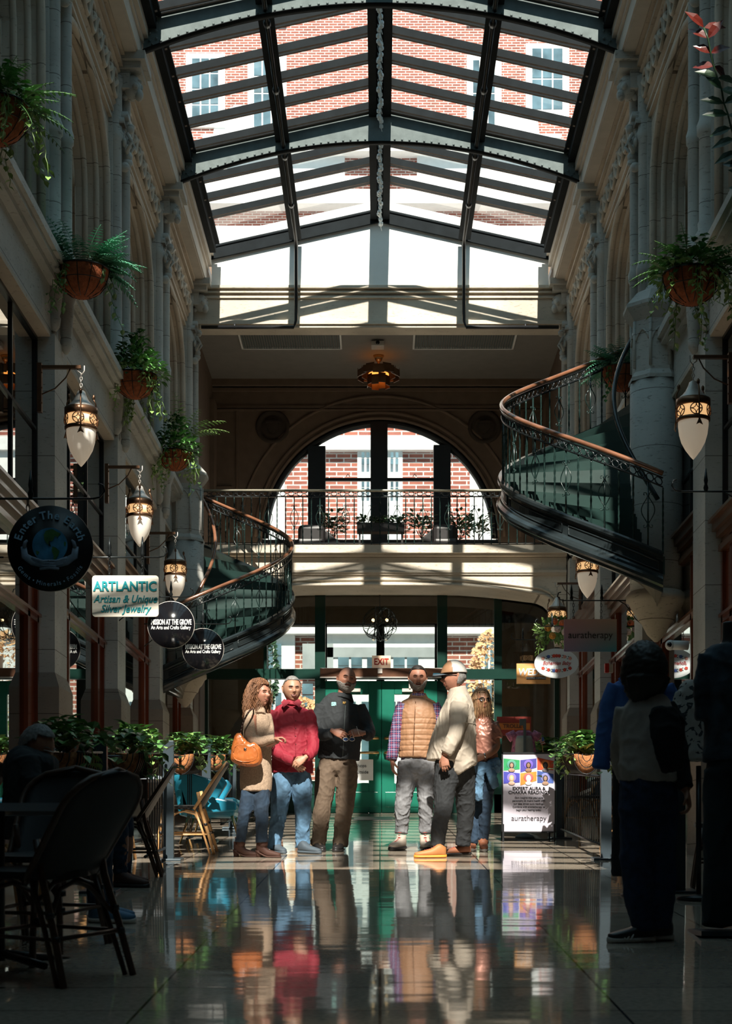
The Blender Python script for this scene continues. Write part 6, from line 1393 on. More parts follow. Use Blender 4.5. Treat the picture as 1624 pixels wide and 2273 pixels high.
g = M(); lim(g, Y, [(556, 1745, 0, 21, 20), (550, 1780, -.03, 17, 17), (542, 1815, -.04, 14, 15), (535, 1852, 0, 11, 13), (533, 1869, 0, 12, 13)]); lim(g, Y, [(580, 1745, 0, 21, 20), (581, 1780, -.05, 18, 17), (582, 1820, -.07, 15, 15), (582, 1852, -.06, 13, 13), (582, 1870, -.06, 14, 14)])
fuse(g, 'jeans', MT['denim_dark'], pe, .009, 2, .008, 10, 2, (1, 1, .7))
shoe(534, 1902, -12, pe, MT['leather_brown'], MT['leather_brown'], .25, .07, .042, heel=.055, name='ankle_boot', shaft=.07, thick=.014); shoe(584, 1903, -18, pe, MT['leather_brown'], MT['leather_brown'], .25, .07, .042, heel=.055, name='ankle_boot', shaft=.07, thick=.014)
random.seed(11)
m = M()
for i in range(1500):
    th = random.uniform(0, 2*pi); el = random.uniform(.0, 1.45)
    d = V(cos(el)*cos(th), cos(el)*sin(th), sin(el))
    if d.y < -.1 and d.z < .62: continue
    p0 = hd.p(d, .004); out = (hd.T.to_3x3() @ V(d.x, d.y*.9 + .2, 0)); out.z = 0
    if out.length < .05: out = V(random.uniform(-1, 1), random.uniform(-1, 1), 0)
    out.normalize(); front = (hd.T.to_3x3() @ V(0, -1, 0)).normalized()
    if out.dot(front) > .2: out = (out - front * (out.dot(front) + .3)).normalized()
    ln = random.uniform(.18, .31) + .06*d.z; ph = th*2.2 + el*2 + random.uniform(-1.1, 1.1); pts = []; r_ = []; n = 14; sp = random.uniform(.45, 1.1)
    for j in range(n + 1):
        t = j / n; drop = (max(0, t - .12)) ** 1.15 * ln; q = p0 + out * (.075*sp*sin(min(1, t*1.3)*pi/2)*(1 - .3*t) + .014*sin(ph + t*9)) + V(.012*cos(ph + t*10), .010*sin(ph*2 + t*8), .03*sin(pi*min(1, t*3))*d.z - drop); pts.append(q); r_.append(.0020*(1 - .6*t) + .0006)
    m.tube(pts, r_, 4)
ho = m.build('wavy_hair', MT['hair_brown'], pe, normals=False)
hd.shell('hair_base', MT['hair_brown'], ho, lambda d: (d[2] > .0 or d[1] > .05) and not (d[1] < -.15 and d[2] < .62 and abs(d[0]) < .8) and d[2] > -.6, .014, .01, .006)
# bag
bagc = P(546, 1664, Y) + V(0, -.26, 0); Yb = Y - .26
bg_ = thing('handbag', 'orange-brown leather shoulder bag hanging from the cardigan woman\'s shoulder', 'bag', P(546, 1700, Yb))
m = M(); out = [(512, 1676), (516, 1650), (524, 1630), (534, 1628), (543, 1640), (556, 1650), (564, 1648), (574, 1656), (580, 1668), (581, 1690), (572, 1700), (548, 1702), (524, 1696), (513, 1688)]
sp_ = crom(out + [out[0]], 3)[:-1]; cc = P(547, 1668, Yb); rings = []
for t, dy in ((.55, -.062), (.86, -.05), (1, -.02), (1, .02), (.86, .05), (.55, .062)): rings.append([cc + (P(a, b_, Yb) - cc) * t + V(0, dy, 0) for a, b_ in sp_])
m.loft(rings); fuse(m, 'bag_body', MT['leather_tan'], bg_, .006, 3, .004, 9, 5)
m = M(); m.tube([P(a, b_, Yb) + V(0, -.058, 0) for a, b_ in crom([(519, 1672), (527, 1655), (566, 1660), (570, 1685), (545, 1692), (522, 1686), (519, 1672)], 3)], .004, 5); m.build('front_pocket_seam', MT['leather_tan'], bg_)
m = M(); m.lathe([(.001, .004), (.012, .003), (.014, 0)], (0, 0, 0), 12, Matrix.Translation(P(545, 1664, Yb) + V(0, -.068, 0)) @ Matrix.Rotation(pi/2, 4, 'X')); m.build('turn_lock', MT['chrome'], bg_)
m = M(); st_ = crom([(533, 1632, Yb), (539, 1605, Yb - .0), (552, 1580, Yb), (562, 1574, Yb + .1), (560, 1590, Yb + .3), (556, 1620, Yb + .33), (560, 1648, Yb + .08)], 4); m.tube([P(*a) for a in st_], .009, 6, b=.004); m.build('strap', MT['leather_brown'], bg_)
m = M()
for a in st_[1:9]: m.ball(P(*a) + V(0, -.006, 0), .005, 6)
m.build('studs', MT['pewter'], bg_)

# ---- 2 man in the red shirt -------------------------------------------
Y = 16.4; pe = thing('person', 'grey-haired smiling man in a crimson shirt and light blue jeans with hands clasped', 'person', V(px(648, Y), Y, fz(Y)))
hd = Head(P(648, 1531, Y), yaw=radians(14), pitch=radians(2), size=1.03, fat=1.05)
b = M(); b.smooth = True; hd.add(b); lim(b, Y, [(647, 1600, .03, 26, 16), (647, 1575, .02, 15, 14), (648, 1550, .01, 13, 13)]); lim(b, Y, [(646, 1590, .02, 34, 18), (647, 1640, 0, 34, 20), (647, 1700, 0, 36, 20), (647, 1730, 0, 34, 18)])
lim(b, Y, [(604, 1590, 0, 10, 10), (606, 1650, -.05, 9, 9), (652, 1692, -.23, 7, 7)]); lim(b, Y, [(688, 1590, 0, 10, 10), (694, 1650, -.05, 9, 9), (674, 1690, -.22, 7, 7)])
hand(b, P(679, 1686, Y) + V(0, -.27, 0), (-.75, -.12, -.55), (-.1, .9, -.3), (-.3, -.2, 1), (.25, .45, .3), 1.02, spread=.03); hand(b, P(652, 1694, Y) + V(0, -.23, 0), (.72, -.1, -.62), (.0, 1, 0), (.3, 0, 1), (.3, .5, .3), 1.02, spread=.03)
for f_ in ([(628, 1720, 0, 17, 17), (620, 1800, -.03, 12, 13), (610, 1870, 0, 8, 8)], [(666, 1720, 0, 17, 17), (672, 1800, -.03, 12, 13), (671, 1870, 0, 8, 8)]): lim(b, Y, f_)
body = fuse(b, 'body', MT['skin'], pe, .0055, 1); hd.face(body, MT['hair_grey'], MT['lips'], smile=True, teeth=True, squint=1)
hd.shell('short_hair', MT['hair_grey'], body, lambda d: (d[2] > .55 - .9*max(0, d[1] + .25) and not (d[1] < -.45 and d[2] < .66)) and d[2] > -.30, .006, .006, .003)
g = M(); lim(g, Y, [(647, 1562, .02, 17, 15), (646, 1572, .02, 34, 19), (646, 1588, .01, 44, 24), (646, 1620, 0, 45, 27), (647, 1660, 0, 45, 29), (648, 1695, 0, 46, 29), (648, 1716, 0, 46, 29)])
lim(g, Y, [(612, 1580, 0, 15, 17), (605, 1600, -.01, 16, 17), (604, 1635, -.04, 15, 16), (612, 1665, -.13, 15, 15), (636, 1684, -.22, 13, 13), (655, 1692, -.25, 11, 11)]); lim(g, Y, [(680, 1580, 0, 15, 17), (687, 1600, -.01, 16, 17), (693, 1635, -.04, 14, 16), (696, 1660, -.12, 13, 14), (690, 1676, -.2, 12, 12), (682, 1684, -.25, 11, 11)])
shirt = fuse(g, 'shirt', MT['shirt_red'], pe, .008, 1, .0075, 9, 4, (1, 1, .8))
g = M(); lim(g, Y, [(648, 1556, .015, 15, 15), (647, 1562, .01, 17, 17), (646, 1570, .0, 21, 19)]); co = fuse(g, 'collar', MT['shirt_red'], pe, .008, 1)
m = M()
for sg in (-1, 1): m.add([P(648 + sg*3, 1562, Y) + V(0, -.115, 0), P(648 + sg*16, 1554, Y) + V(0, -.09, 0), P(648 + sg*23, 1562, Y) + V(0, -.10, 0), P(648 + sg*17, 1574, Y) + V(0, -.135, 0)], [(0, 1, 2, 3)])
cp = m.build('collar_points', MT['shirt_red'], co); md = cp.modifiers.new('t', 'SOLIDIFY'); md.thickness = .006
sn = snapper(shirt)
m = M(); m.tube([sn(651 + .05*(y_ - 1570), y_, Y, 0) for y_ in range(1574, 1690, 12)], .0035, 4); m.build('placket_seam', MT['shirt_red'], pe)
m = M()
for y_ in (1600, 1617, 1634, 1652): m.ball(sn(656, y_, Y, .002), .0055, 6)
m.build('buttons', MT['leather_brown'], pe)
g = M(); lim(g, Y, [(647, 1690, 0, 34, 22), (647, 1706, 0, 37, 23), (647, 1728, 0, 38, 25), (648, 1742, 0, 26, 16)]); lim(g, Y, [(632, 1705, 0, 22, 22), (625, 1745, -.02, 24, 23), (620, 1800, -.03, 19, 20), (611, 1855, 0, 15, 17), (608, 1884, 0, 15, 17)]); lim(g, Y, [(664, 1705, 0, 22, 22), (670, 1745, -.02, 23, 23), (672, 1800, -.03, 19, 20), (672, 1855, 0, 16, 17), (671, 1882, 0, 16, 17)])
fuse(g, 'jeans', MT['denim_light'], pe, .009, 2, .009, 10, 5, (1, 1, .8))
shoe(674, 1894, -38, pe, MT['shoe_slate'], MT['shoe_slate'], .29, .06, .05); shoe(610, 1893, -60, pe, MT['shoe_slate'], MT['shoe_slate'], .29, .06, .05)

# ---- 3 man in the dark jacket -----------------------------------------
Y = 16.7; pe = thing('person', 'bald bearded man in a charcoal zip jacket and brown trousers holding sunglasses', 'person', V(px(745, Y), Y, fz(Y)))
hd = Head(P(769, 1510, Y), yaw=radians(12), pitch=radians(-2), roll=radians(6), size=1.04, fat=1.06)
b = M(); b.smooth = True; hd.add(b); lim(b, Y, [(757, 1580, .02, 26, 16), (760, 1555, .02, 15, 14), (765, 1528, .01, 14, 14)]); lim(b, Y, [(756, 1575, .02, 36, 18), (754, 1640, 0, 36, 22), (751, 1700, 0, 34, 20)])
lim(b, Y, [(712, 1580, 0, 10, 10), (706, 1625, -.05, 9, 9), (740, 1632, -.25, 7, 7)]); lim(b, Y, [(800, 1575, 0, 10, 10), (818, 1625, -.05, 9, 9), (803, 1634, -.25, 7, 7)])
hand(b, P(741, 1628, Y) + V(0, -.28, 0), (.8, -.3, -.35), (.3, .9, -.3), (.2, 0, 1), (.35, .65, .4), 1.05, spread=.05); hand(b, P(805, 1632, Y) + V(0, -.28, 0), (-.8, -.3, -.05), (-.2, .9, -.4), (0, -.2, 1), (.4, .7, .4), 1.05, spread=.05)
for f_ in ([(730, 1690, 0, 17, 17), (716, 1780, -.03, 12, 13), (705, 1866, 0, 8, 8)], [(772, 1690, 0, 17, 17), (766, 1780, -.03, 12, 13), (756, 1866, 0, 8, 8)]): lim(b, Y, f_)
body = fuse(b, 'body', MT['skin_red'], pe, .0055, 1); hd.face(body, MT['hair_dark'], MT['lips'], squint=.9)
hd.shell('grey_beard', MT['beard_grey'], body, lambda d: d[1] < .15 and d[2] < -.30 - .10*abs(d[0]) + .38*max(0, abs(d[0]) - .45)*1.5 and not (abs(d[0]) < .24 and -.53 < d[2] < -.41), .009, .008, .004)
hd.shell('moustache', MT['beard_dark'], body, lambda d: d[1] < 0 and abs(d[0]) < .32 and -.41 < d[2] < -.28, .007, .006, .003)
g = M(); lim(g, Y, [(762, 1545, .02, 19, 17), (757, 1556, .02, 38, 20), (755, 1572, .01, 50, 25), (755, 1605, 0, 51, 28), (753, 1650, 0, 48, 28), (751, 1686, 0, 46, 28)])
lim(g, Y, [(716, 1567, 0, 16, 17), (707, 1590, -.01, 16, 17), (701, 1615, -.05, 15, 16), (712, 1634, -.15, 14, 14), (738, 1634, -.27, 11, 11)]); lim(g, Y, [(796, 1567, 0, 15, 17), (805, 1590, -.01, 15, 17), (817, 1618, -.06, 14, 15), (818, 1634, -.15, 13, 13), (808, 1635, -.26, 11, 11)])
jk = fuse(g, 'zip_jacket', MT['fleece_black'], pe, .008, 2, .006, 8, 7)
g = M(); lim(g, Y, [(764, 1538, .02, 17, 16), (763, 1545, .02, 20, 18), (761, 1554, .01, 26, 20)]); fuse(g, 'collar', MT['fleece_black'], pe, .008, 1)
sn = snapper(jk)
m = M(); m.tube([sn(767 - .055*(y_ - 1556), y_, Y, 0) for y_ in range(1558, 1684, 12)], .0035, 4); m.build('zipper', MT['steel_grey'], pe)
text('SR', .05, mat('logo_mint', (.3, .62, .58), .5, var=0), pe, (0, 0, 0), off=.003, name='chest_logo').location = sn(741, 1563, Y, .005) - pe.location
m = M(); m.add([sn(a, b_, Y, .002) for a, b_ in ((757, 1552), (763, 1551), (770, 1552), (768, 1562), (764, 1574), (760, 1562))], [(0, 1, 2, 3, 4, 5)]); ts = m.build('t_shirt_front', MT['black_cloth'], pe); md = ts.modifiers.new('t', 'SOLIDIFY'); md.thickness = .004
text('RF', .03, mat('logo_gold', (.6, .35, .08), .5, var=0), pe, (0, 0, 0), off=.001, name='shirt_letters').location = sn(764, 1560, Y, .012) - pe.location
g = M(); lim(g, Y, [(751, 1660, 0, 34, 20), (751, 1678, 0, 37, 22), (751, 1706, 0, 40, 25), (750, 1722, 0, 24, 16)]); lim(g, Y, [(734, 1680, 0, 21, 20), (724, 1720, -.01, 23, 23), (716, 1790, -.03, 20, 21), (709, 1850, 0, 17, 19), (704, 1878, 0, 17, 19)]); lim(g, Y, [(768, 1680, 0, 20, 20), (770, 1720, -.01, 24, 23), (765, 1790, -.03, 20, 21), (757, 1850, 0, 17, 19), (754, 1878, 0, 17, 19)])
fuse(g, 'trousers', MT['khaki_brown'], pe, .009, 2, .008, 9, 8, (1, 1, .8))
shoe(703, 1889, -72, pe, MT['leather_black'], MT['leather_black'], .30, .07, .052, lace=MT['khaki_brown']); shoe(754, 1889, -100, pe, MT['leather_black'], MT['leather_black'], .30, .07, .052, lace=MT['khaki_brown'])
sg_ = thing('sunglasses', 'sunglasses held in the hands of the man in the charcoal jacket', 'glasses', P(774, 1643, Y - .33))
m = M(); Yg = Y - .34
for cx_ in (767, 781): m.tube([P(cx_ + 6*cos(t*pi/6), 1641 + 4*sin(t*pi/6), Yg) for t in range(12)], .0025, 5, closed=True)
m.tube([P(786, 1640, Yg), P(780, 1622, Yg)], .0025, 5); m.tube([P(797, 1632, Yg), P(791, 1612, Yg)], .003, 5); m.build('frame', MT['pewter'], sg_)
m = M()
for cx_ in (767, 781): m.add([P(cx_ + 6*cos(t*pi/6), 1641 + 4*sin(t*pi/6), Yg) for t in range(12)], [tuple(range(12))])
m.build('lens', mat('blue_lens', (.03, .06, .15), .08, 0, var=0), sg_)

# ---- 4 man in the vest ---------------------------------------------------
Y = 16.95; pe = thing('person', 'man with short dark hair in a tan quilted vest, plaid shirt and grey jeans', 'person', V(px(925, Y), Y, fz(Y)))
hd = Head(P(927, 1507, Y), yaw=radians(2), pitch=radians(3), size=1.04, fat=1.04)
b = M(); b.smooth = True; hd.add(b); lim(b, Y, [(928, 1580, .02, 26, 16), (928, 1555, .02, 14, 14), (928, 1528, .01, 13, 13)]); lim(b, Y, [(928, 1575, .02, 34, 18), (926, 1640, 0, 34, 20), (925, 1710, 0, 34, 20)])
lim(b, Y, [(889, 1575, 0, 10, 10), (877, 1630, 0, 9, 9), (869, 1690, -.05, 7, 7)]); lim(b, Y, [(967, 1575, .02, 10, 10), (975, 1630, .05, 9, 9), (978, 1690, .05, 7, 7)])
hand(b, P(869, 1690, Y) + V(0, -.05, 0), (.12, -.1, -1), (1, .2, 0), (.2, -1, 0), (.25, .35, .25), 1.05); hand(b, P(978, 1690, Y) + V(0, .05, 0), (0, -.1, -1), (-1, .2, 0), (0, -1, 0), (.25, .35, .25), 1.05)
for f_ in ([(906, 1700, 0, 17, 17), (894, 1790, -.03, 12, 13), (890, 1838, 0, 8, 8)], [(943, 1700, 0, 17, 17), (946, 1790, -.03, 12, 13), (943, 1838, 0, 8, 8)]): lim(b, Y, f_)
body = fuse(b, 'body', MT['skin_red'], pe, .0055, 1); hd.face(body, MT['hair_dark'], MT['lips'], squint=.9, smile=True)
hd.shell('short_hair', MT['hair_dark'], body, lambda d: (d[2] > .50 - 1.0*max(0, d[1] + .30) and not (d[1] < -.35 and d[2] < .68)) and d[2] > -.30, .008, .008, .003)
hd.shell('trimmed_beard', MT['beard_grey'], body, lambda d: d[1] < .10 and d[2] < -.36 + .42*max(0, abs(d[0]) - .45)*1.5 and not (abs(d[0]) < .24 and -.53 < d[2] < -.41) and not (abs(d[0]) > .28 and abs(d[0])<.5 and d[2] > -.42), .007, .007, .003)
hd.shell('moustache', MT['beard_dark'], body, lambda d: d[1] < 0 and abs(d[0]) < .30 and -.41 < d[2] < -.30, .005, .005, .002)
g = M(); lim(g, Y, [(895, 1562, 0, 13, 15), (886, 1590, 0, 14, 16), (879, 1630, -.01, 14, 15), (872, 1665, -.03, 13, 13), (868, 1688, -.05, 12, 12)]); lim(g, Y, [(962, 1562, 0, 13, 15), (970, 1590, .02, 14, 16), (976, 1640, .04, 13, 14), (978, 1685, .05, 12, 12)]); lim(g, Y, [(928, 1540, .0, 15, 15), (928, 1552, .0, 20, 16), (927, 1600, 0, 34, 20), (925, 1690, 0, 36, 22), (924, 1704, 0, 33, 22)])
fuse(g, 'plaid_shirt', MT['plaid'], pe, .009, 2, .007, 10, 3)
qz = [pz(v, Y) for v in (1597, 1609, 1621, 1634, 1645, 1657, 1668)]
g = M(); lim(g, Y, [(928, 1550, .01, 21, 17), (928, 1560, .01, 38, 21), (928, 1575, .01, 43, 25), (927, 1610, 0, 41, 28), (925, 1650, 0, 40, 28), (924, 1682, 0, 39, 27)])
vs_ = fuse(g, 'quilted_vest', MT['vest_tan'], pe, .008, 2, .004, 9, 3, quilt=lambda p: -.007 * max([math.exp(-((p.z - q) / .007) ** 2) for q in qz]) + .005)
g = M(); lim(g, Y, [(928, 1538, .02, 17, 16), (928, 1545, .02, 20, 18), (928, 1555, .01, 26, 20)]); fuse(g, 'vest_collar', MT['vest_tan'], pe, .008, 1)
sn = snapper(vs_); m = M(); m.tube([sn(922 - .045*(y_ - 1555), y_, Y, 0) for y_ in range(1557, 1682, 8)], .0045, 4); m.build('zipper', MT['bronze'], pe)
g = M(); lim(g, Y, [(925, 1675, 0, 32, 22), (925, 1700, 0, 37, 25), (925, 1715, 0, 35, 24), (924, 1732, 0, 22, 15)]); lim(g, Y, [(907, 1692, 0, 24, 25), (901, 1740, -.01, 21, 22), (893, 1790, -.03, 17, 19), (891, 1835, 0, 15, 16), (890, 1850, 0, 14, 15)]); lim(g, Y, [(944, 1692, 0, 22, 25), (944, 1740, -.01, 20, 22), (945, 1790, -.03, 17, 19), (944, 1835, 0, 14, 16), (943, 1850, 0, 14, 15)])
fuse(g, 'grey_jeans', MT['denim_grey'], pe, .009, 2, .010, 10, 9, (1, 1, 1.1))
shoe(890, 1886.5, -118, pe, MT['boot_stone'], MT['leather_black'], .31, .075, .055, lace=MT['lace_red'], name='hiking_boot', shaft=.08, thick=.035); shoe(942, 1886.5, -84, pe, MT['boot_stone'], MT['leather_black'], .31, .075, .055, lace=MT['lace_red'], name='hiking_boot', shaft=.08, thick=.035)

# ---- 5 man in the fishing shirt, profile ---------------------------------
Y = 15.7; pe = thing('person', 'man in profile in a loose khaki shirt, trucker cap and charcoal jeans, facing left', 'person', V(px(1005, Y), Y, fz(Y)))
hd = Head(P(1008, 1505, Y), yaw=radians(-84), pitch=radians(2), size=1.05, fat=1.06)
b = M(); b.smooth = True; hd.add(b); lim(b, Y, [(1018, 1580, .02, 22, 22), (1020, 1555, .02, 16, 16), (1014, 1525, .0, 16, 15)]); lim(b, Y, [(1012, 1575, .02, 24, 36), (1008, 1640, 0, 32, 36), (1010, 1710, 0, 30, 34)])
lim(b, Y, [(1012, 1580, -.18, 10, 10), (1006, 1630, -.22, 9, 9), (983, 1680, -.26, 7, 7)]); hand(b, P(983, 1682, Y) + V(0, -.26, 0), (.12, -.1, -1), (.25, 1, 0), (-1, 0, 0), (.35, .55, .4), 1.05)
lim(b, Y, [(1010, 1580, .2, 10, 10), (1002, 1630, .22, 9, 9), (985, 1680, .2, 7, 7)]); hand(b, P(985, 1684, Y) + V(0, .2, 0), (0, -.1, -1), (0, -1, 0), (-1, 0, 0), (.35, .5, .4), 1.0)
for f_ in ([(990, 1710, -.05, 18, 17), (985, 1790, -.08, 13, 13), (969, 1866, -.05, 8, 8)], [(1030, 1710, .05, 18, 17), (1035, 1790, .16, 13, 13), (1029, 1864, .22, 8, 8)]): lim(b, Y, f_)
body = fuse(b, 'body', MT['skin_red'], pe, .0055, 1); hd.face(body, MT['hair_dark'], MT['lips'], smile=True, eye=False)
hd.shell('short_hair', MT['hair_grey'], body, lambda d: d[1] > .12 and -.45 < d[2] < .5, .008, .008, .003)
g = M(); lim(g, Y, [(1016, 1541, .01, 22, 24), (1017, 1556, .0, 30, 38), (1016, 1580, 0, 38, 44), (1010, 1620, 0, 46, 46), (1005, 1660, 0, 54, 46), (1003, 1690, 0, 57, 46)]); lim(g, Y, [(1005, 1650, 0, 50, 44), (1018, 1690, 0, 44, 43), (1030, 1712, 0, 31, 40)])
lim(g, Y, [(1018, 1566, -.17, 20, 18), (1015, 1590, -.21, 21, 16), (1010, 1625, -.25, 18, 15), (999, 1655, -.28, 15, 13), (987, 1676, -.28, 12, 11)]); lim(g, Y, [(1012, 1570, .18, 18, 15), (1002, 1630, .23, 16, 13), (986, 1676, .22, 12, 11)])
fs_ = fuse(g, 'fishing_shirt', MT['shirt_khaki'], pe, .009, 2, .010, 7, 2, (1, 1, .7))
g = M(); lim(g, Y, [(1014, 1526, .0, 19, 19), (1016, 1536, .0, 22, 22), (1017, 1550, 0, 27, 28)]); fuse(g, 'collar', MT['shirt_khaki'], pe, .008, 1)
sn = snapper(fs_); m = M(); m.tube([sn(x, y_, Y, 0) for x, y_ in ((1024, 1604), (1032, 1604), (1040, 1605), (1048, 1606), (1055, 1608))], .005, 5); m.tube([sn(x, y_, Y, 0) for x, y_ in ((976, 1669), (982, 1672), (989, 1672), (996, 1669))], .004, 5); m.build('yoke_and_cuff_seam', MT['shirt_khaki'], pe)
g = M(); lim(g, Y, [(1000, 1695, -.03, 36, 33), (988, 1740, -.06, 27, 25), (982, 1795, -.08, 20, 20), (973, 1845, -.06, 17, 17), (970, 1880, -.05, 16, 17)]); lim(g, Y, [(1020, 1695, .04, 34, 33), (1030, 1740, .08, 25, 24), (1035, 1800, .16, 20, 20), (1031, 1850, .22, 17, 17), (1029, 1876, .24, 17, 17)])
fuse(g, 'charcoal_jeans', MT['charcoal'], pe, .009, 2, .008, 9, 3, (1, 1, .9))
shoe(974, 1904, 188, pe, MT['shoe_orange'], MT['sole_orange'], .31, .068, .052, lace=MT['lace_red']); shoe(1030, 1898, 205, pe, MT['shoe_rust'], MT['leather_black'], .30, .068, .052, lace=MT['lace_red'])
cap = thing('trucker_cap', 'tan-fronted trucker cap with white mesh back on the khaki shirt man', 'cap', hd.T @ V(0, 0, .1))
hd.shell('mesh_crown', MT['mesh_white'], cap, lambda d: d[2] > .27 and d[1] > -.30, lambda d: .013 + .02*max(0, d[2]), .004)
hd.shell('front_panel', MT['vest_tan'], cap, lambda d: d[2] > .27 and d[1] <= -.2, lambda d: .0145 + .02*max(0, d[2]), .004)
m = M(); rings = []
for i in range(9):
    t = i / 8; w_ = .068 * sqrt(max(.02, 1 - (t*.93)**2.6)); yy = -.078 - .105*t
    rings.append([hd.T @ V(w_*x, yy + .03*x*x*(1-t), .036 + dz - .010*t - .012*x*x) for x, dz in [(-1, 0), (-.6, .004), (0, .006), (.6, .004), (1, 0), (.6, -.002), (0, 0), (-.6, -.002)]])
m.loft(rings); m.build('bill', MT['shoe_slate'], cap)
gl_ = thing('sunglasses', 'dark sunglasses on the face of the man in the trucker cap', 'glasses', hd.at(0, .08, .02))
def shades(hd, root, mt=MT['ink'], big=1):
    m = M()
    for sg in (-1, 1):
        c = [hd.at(sg*(.36 + .21*big*cos(t*pi/7)), .08 + .12*big*sin(t*pi/7), .012) for t in range(14)]; m.smooth = True
        cc = hd.at(sg*.36, .08, .016); m.add([cc] + c, [(0, i + 1, (i + 1) % 14 + 1) for i in range(14)]); m.tube(c, .0025, 5, closed=True)
    l = m.build('lens', MT['black_gloss'], root, normals=False); m = M(); m.tube([hd.at(x, .12, .016) for x in (-.16, 0, .16)], .002, 5)
    for sg in (-1, 1): m.tube([hd.at(sg*.55, .13, .012), hd.p((sg*.9, -.4, .14), .006), hd.p((sg*1, .1, .10), .006)], .003, 5)
    m.build('frame', mt, root)
shades(hd, gl_)

# ---- 6 woman behind ------------------------------------------------------
Y = 16.75; pe = thing('person', 'woman in sunglasses and a metallic rose t-shirt behind the man in the cap', 'person', V(px(1078, Y), Y, fz(Y)))
hd = Head(P(1067, 1556, Y), yaw=radians(22), pitch=radians(2), size=.96, fem=True)
b = M(); b.smooth = True; hd.add(b); lim(b, Y, [(1070, 1620, .02, 20, 14), (1069, 1600, .02, 11, 11), (1068, 1575, .0, 10, 11)]); lim(b, Y, [(1074, 1615, .02, 26, 14), (1076, 1660, 0, 24, 16), (1076, 1700, 0, 26, 18)])
lim(b, Y, [(1096, 1615, 0, 11, 11), (1099, 1640, 0, 10, 10), (1099, 1658, -.02, 10, 10), (1087, 1672, -.12, 8, 8), (1072, 1682, -.18, 7, 7)]); hand(b, P(1073, 1681, Y) + V(0, -.18, 0), (-.9, -.2, -.3), (0, 1, 0), (0, 0, 1), (.4, .5, .4), .92)
lim(b, Y, [(1052, 1615, 0, 9, 9), (1048, 1655, 0, 8, 8), (1056, 1682, -.15, 6, 6)]); hand(b, P(1053, 1684, Y) + V(0, -.15, 0), (.8, -.2, -.3), (0, 1, 0), (0, 0, 1), (.4, .5, .4), .9)
for f_ in ([(1062, 1700, .05, 15, 15), (1054, 1790, .03, 10, 11), (1049, 1860, 0, 7, 7)], [(1080, 1700, 0, 15, 15), (1077, 1790, -.03, 10, 11), (1072, 1860, 0, 7, 7)]): lim(b, Y, f_)
body = fuse(b, 'body', MT['skin_tan'], pe, .0055, 1); hd.face(body, None, MT['lips'], smile=True, eye=False)
g = M(); lim(g, Y, [(1070, 1592, .02, 13, 13), (1072, 1603, .02, 26, 17), (1075, 1625, 0, 30, 21), (1077, 1655, 0, 27, 21), (1078, 1690, 0, 28, 23)]); lim(g, Y, [(1092, 1606, 0, 13, 14), (1098, 1620, 0, 14, 14), (1100, 1638, 0, 13, 13)]); lim(g, Y, [(1054, 1606, 0, 12, 13), (1050, 1635, 0, 12, 13)])
fuse(g, 'metallic_t_shirt', MT['rose_metal'], pe, .009, 2, .012, 8, 3)
g = M(); lim(g, Y, [(1063, 1690, .04, 22, 22), (1056, 1790, .03, 14, 16), (1050, 1862, 0, 11, 12), (1049, 1870, 0, 11, 12)]); lim(g, Y, [(1080, 1690, 0, 22, 22), (1078, 1750, -.02, 18, 19), (1076, 1800, -.03, 14, 16), (1073, 1862, 0, 11, 12), (1072, 1870, 0, 11, 12)]); fuse(g, 'jeans', MT['denim_dark'], pe, .009, 2, .01, 9, 2)
g = M(); lim(g, Y, [(1076, 1688, -.02, 32, 26), (1078, 1700, -.02, 33, 27), (1078, 1715, -.02, 30, 26)]); lim(g, Y, [(1068, 1695, -.18, 8, 6), (1062, 1730, -.2, 9, 7), (1060, 1765, -.2, 10, 7), (1062, 1778, -.19, 8, 6)]); lim(g, Y, [(1084, 1695, -.17, 9, 6), (1088, 1725, -.19, 11, 7), (1098, 1750, -.16, 8, 6)])
fuse(g, 'tied_denim_jacket', MT['denim_light'], pe, .008, 2, .01, 12, 6)
shoe(1072, 1889, -88, pe, MT['shoe_rust'], MT['sole_pale'], .25, .07, .042, shaft=.04); shoe(1048, 1888, -95, pe, MT['shoe_rust'], MT['sole_pale'], .25, .07, .042, shaft=.04)
m = M(); m.lathe([(.030, -.008), (.033, 0), (.030, .008)], (0, 0, 0), 14, Matrix.Translation(P(1073, 1680, Y) + V(0, -.18, 0)) @ Matrix.Rotation(radians(75), 4, 'Y')); m.build('wristwatch', MT['chrome'], pe)
random.seed(5); m = M()
for i in range(520):
    th = random.uniform(0, 2*pi); el = random.uniform(.1, 1.5); d = V(cos(el)*cos(th), cos(el)*sin(th), sin(el))
    if d.y < -.25 and d.z < .62: continue
    p0 = hd.p(d, .004); out = hd.T.to_3x3() @ V(d.x, d.y*.7 + .1, 0); out.z = 0
    if out.length < .05: out = V(random.choice([-1, 1]), .3, 0)
    out.normalize(); ln = random.uniform(.22, .36); pts = []; r_ = []; ph = random.uniform(0, 6)
    for j in range(12):
        t = j / 11; pts.append(p0 + out*(.035*sin(min(1, t*1.6)*pi/2)) + V(.006*sin(ph + 5*t), 0, .01*sin(pi*min(1, t*4)) - max(0, t - .1)**1.1*ln)); r_.append(.0030*(1 - .6*t))
    m.tube(pts, r_, 4)
ho = m.build('long_hair', MT['hair_blond'], pe, normals=False); hd.shell('hair_base', MT['hair_blond'], ho, lambda d: (d[2] > .0 or d[1] > .05) and not (d[1] < -.2 and d[2] < .60 and abs(d[0]) < .8) and d[2] > -.7, .012, .008, .003)
gl_ = thing('sunglasses', 'large dark sunglasses worn by the woman in the metallic rose t-shirt', 'glasses', hd.at(0, .08, .02)); shades(hd, gl_, MT['ink'], 1.15)
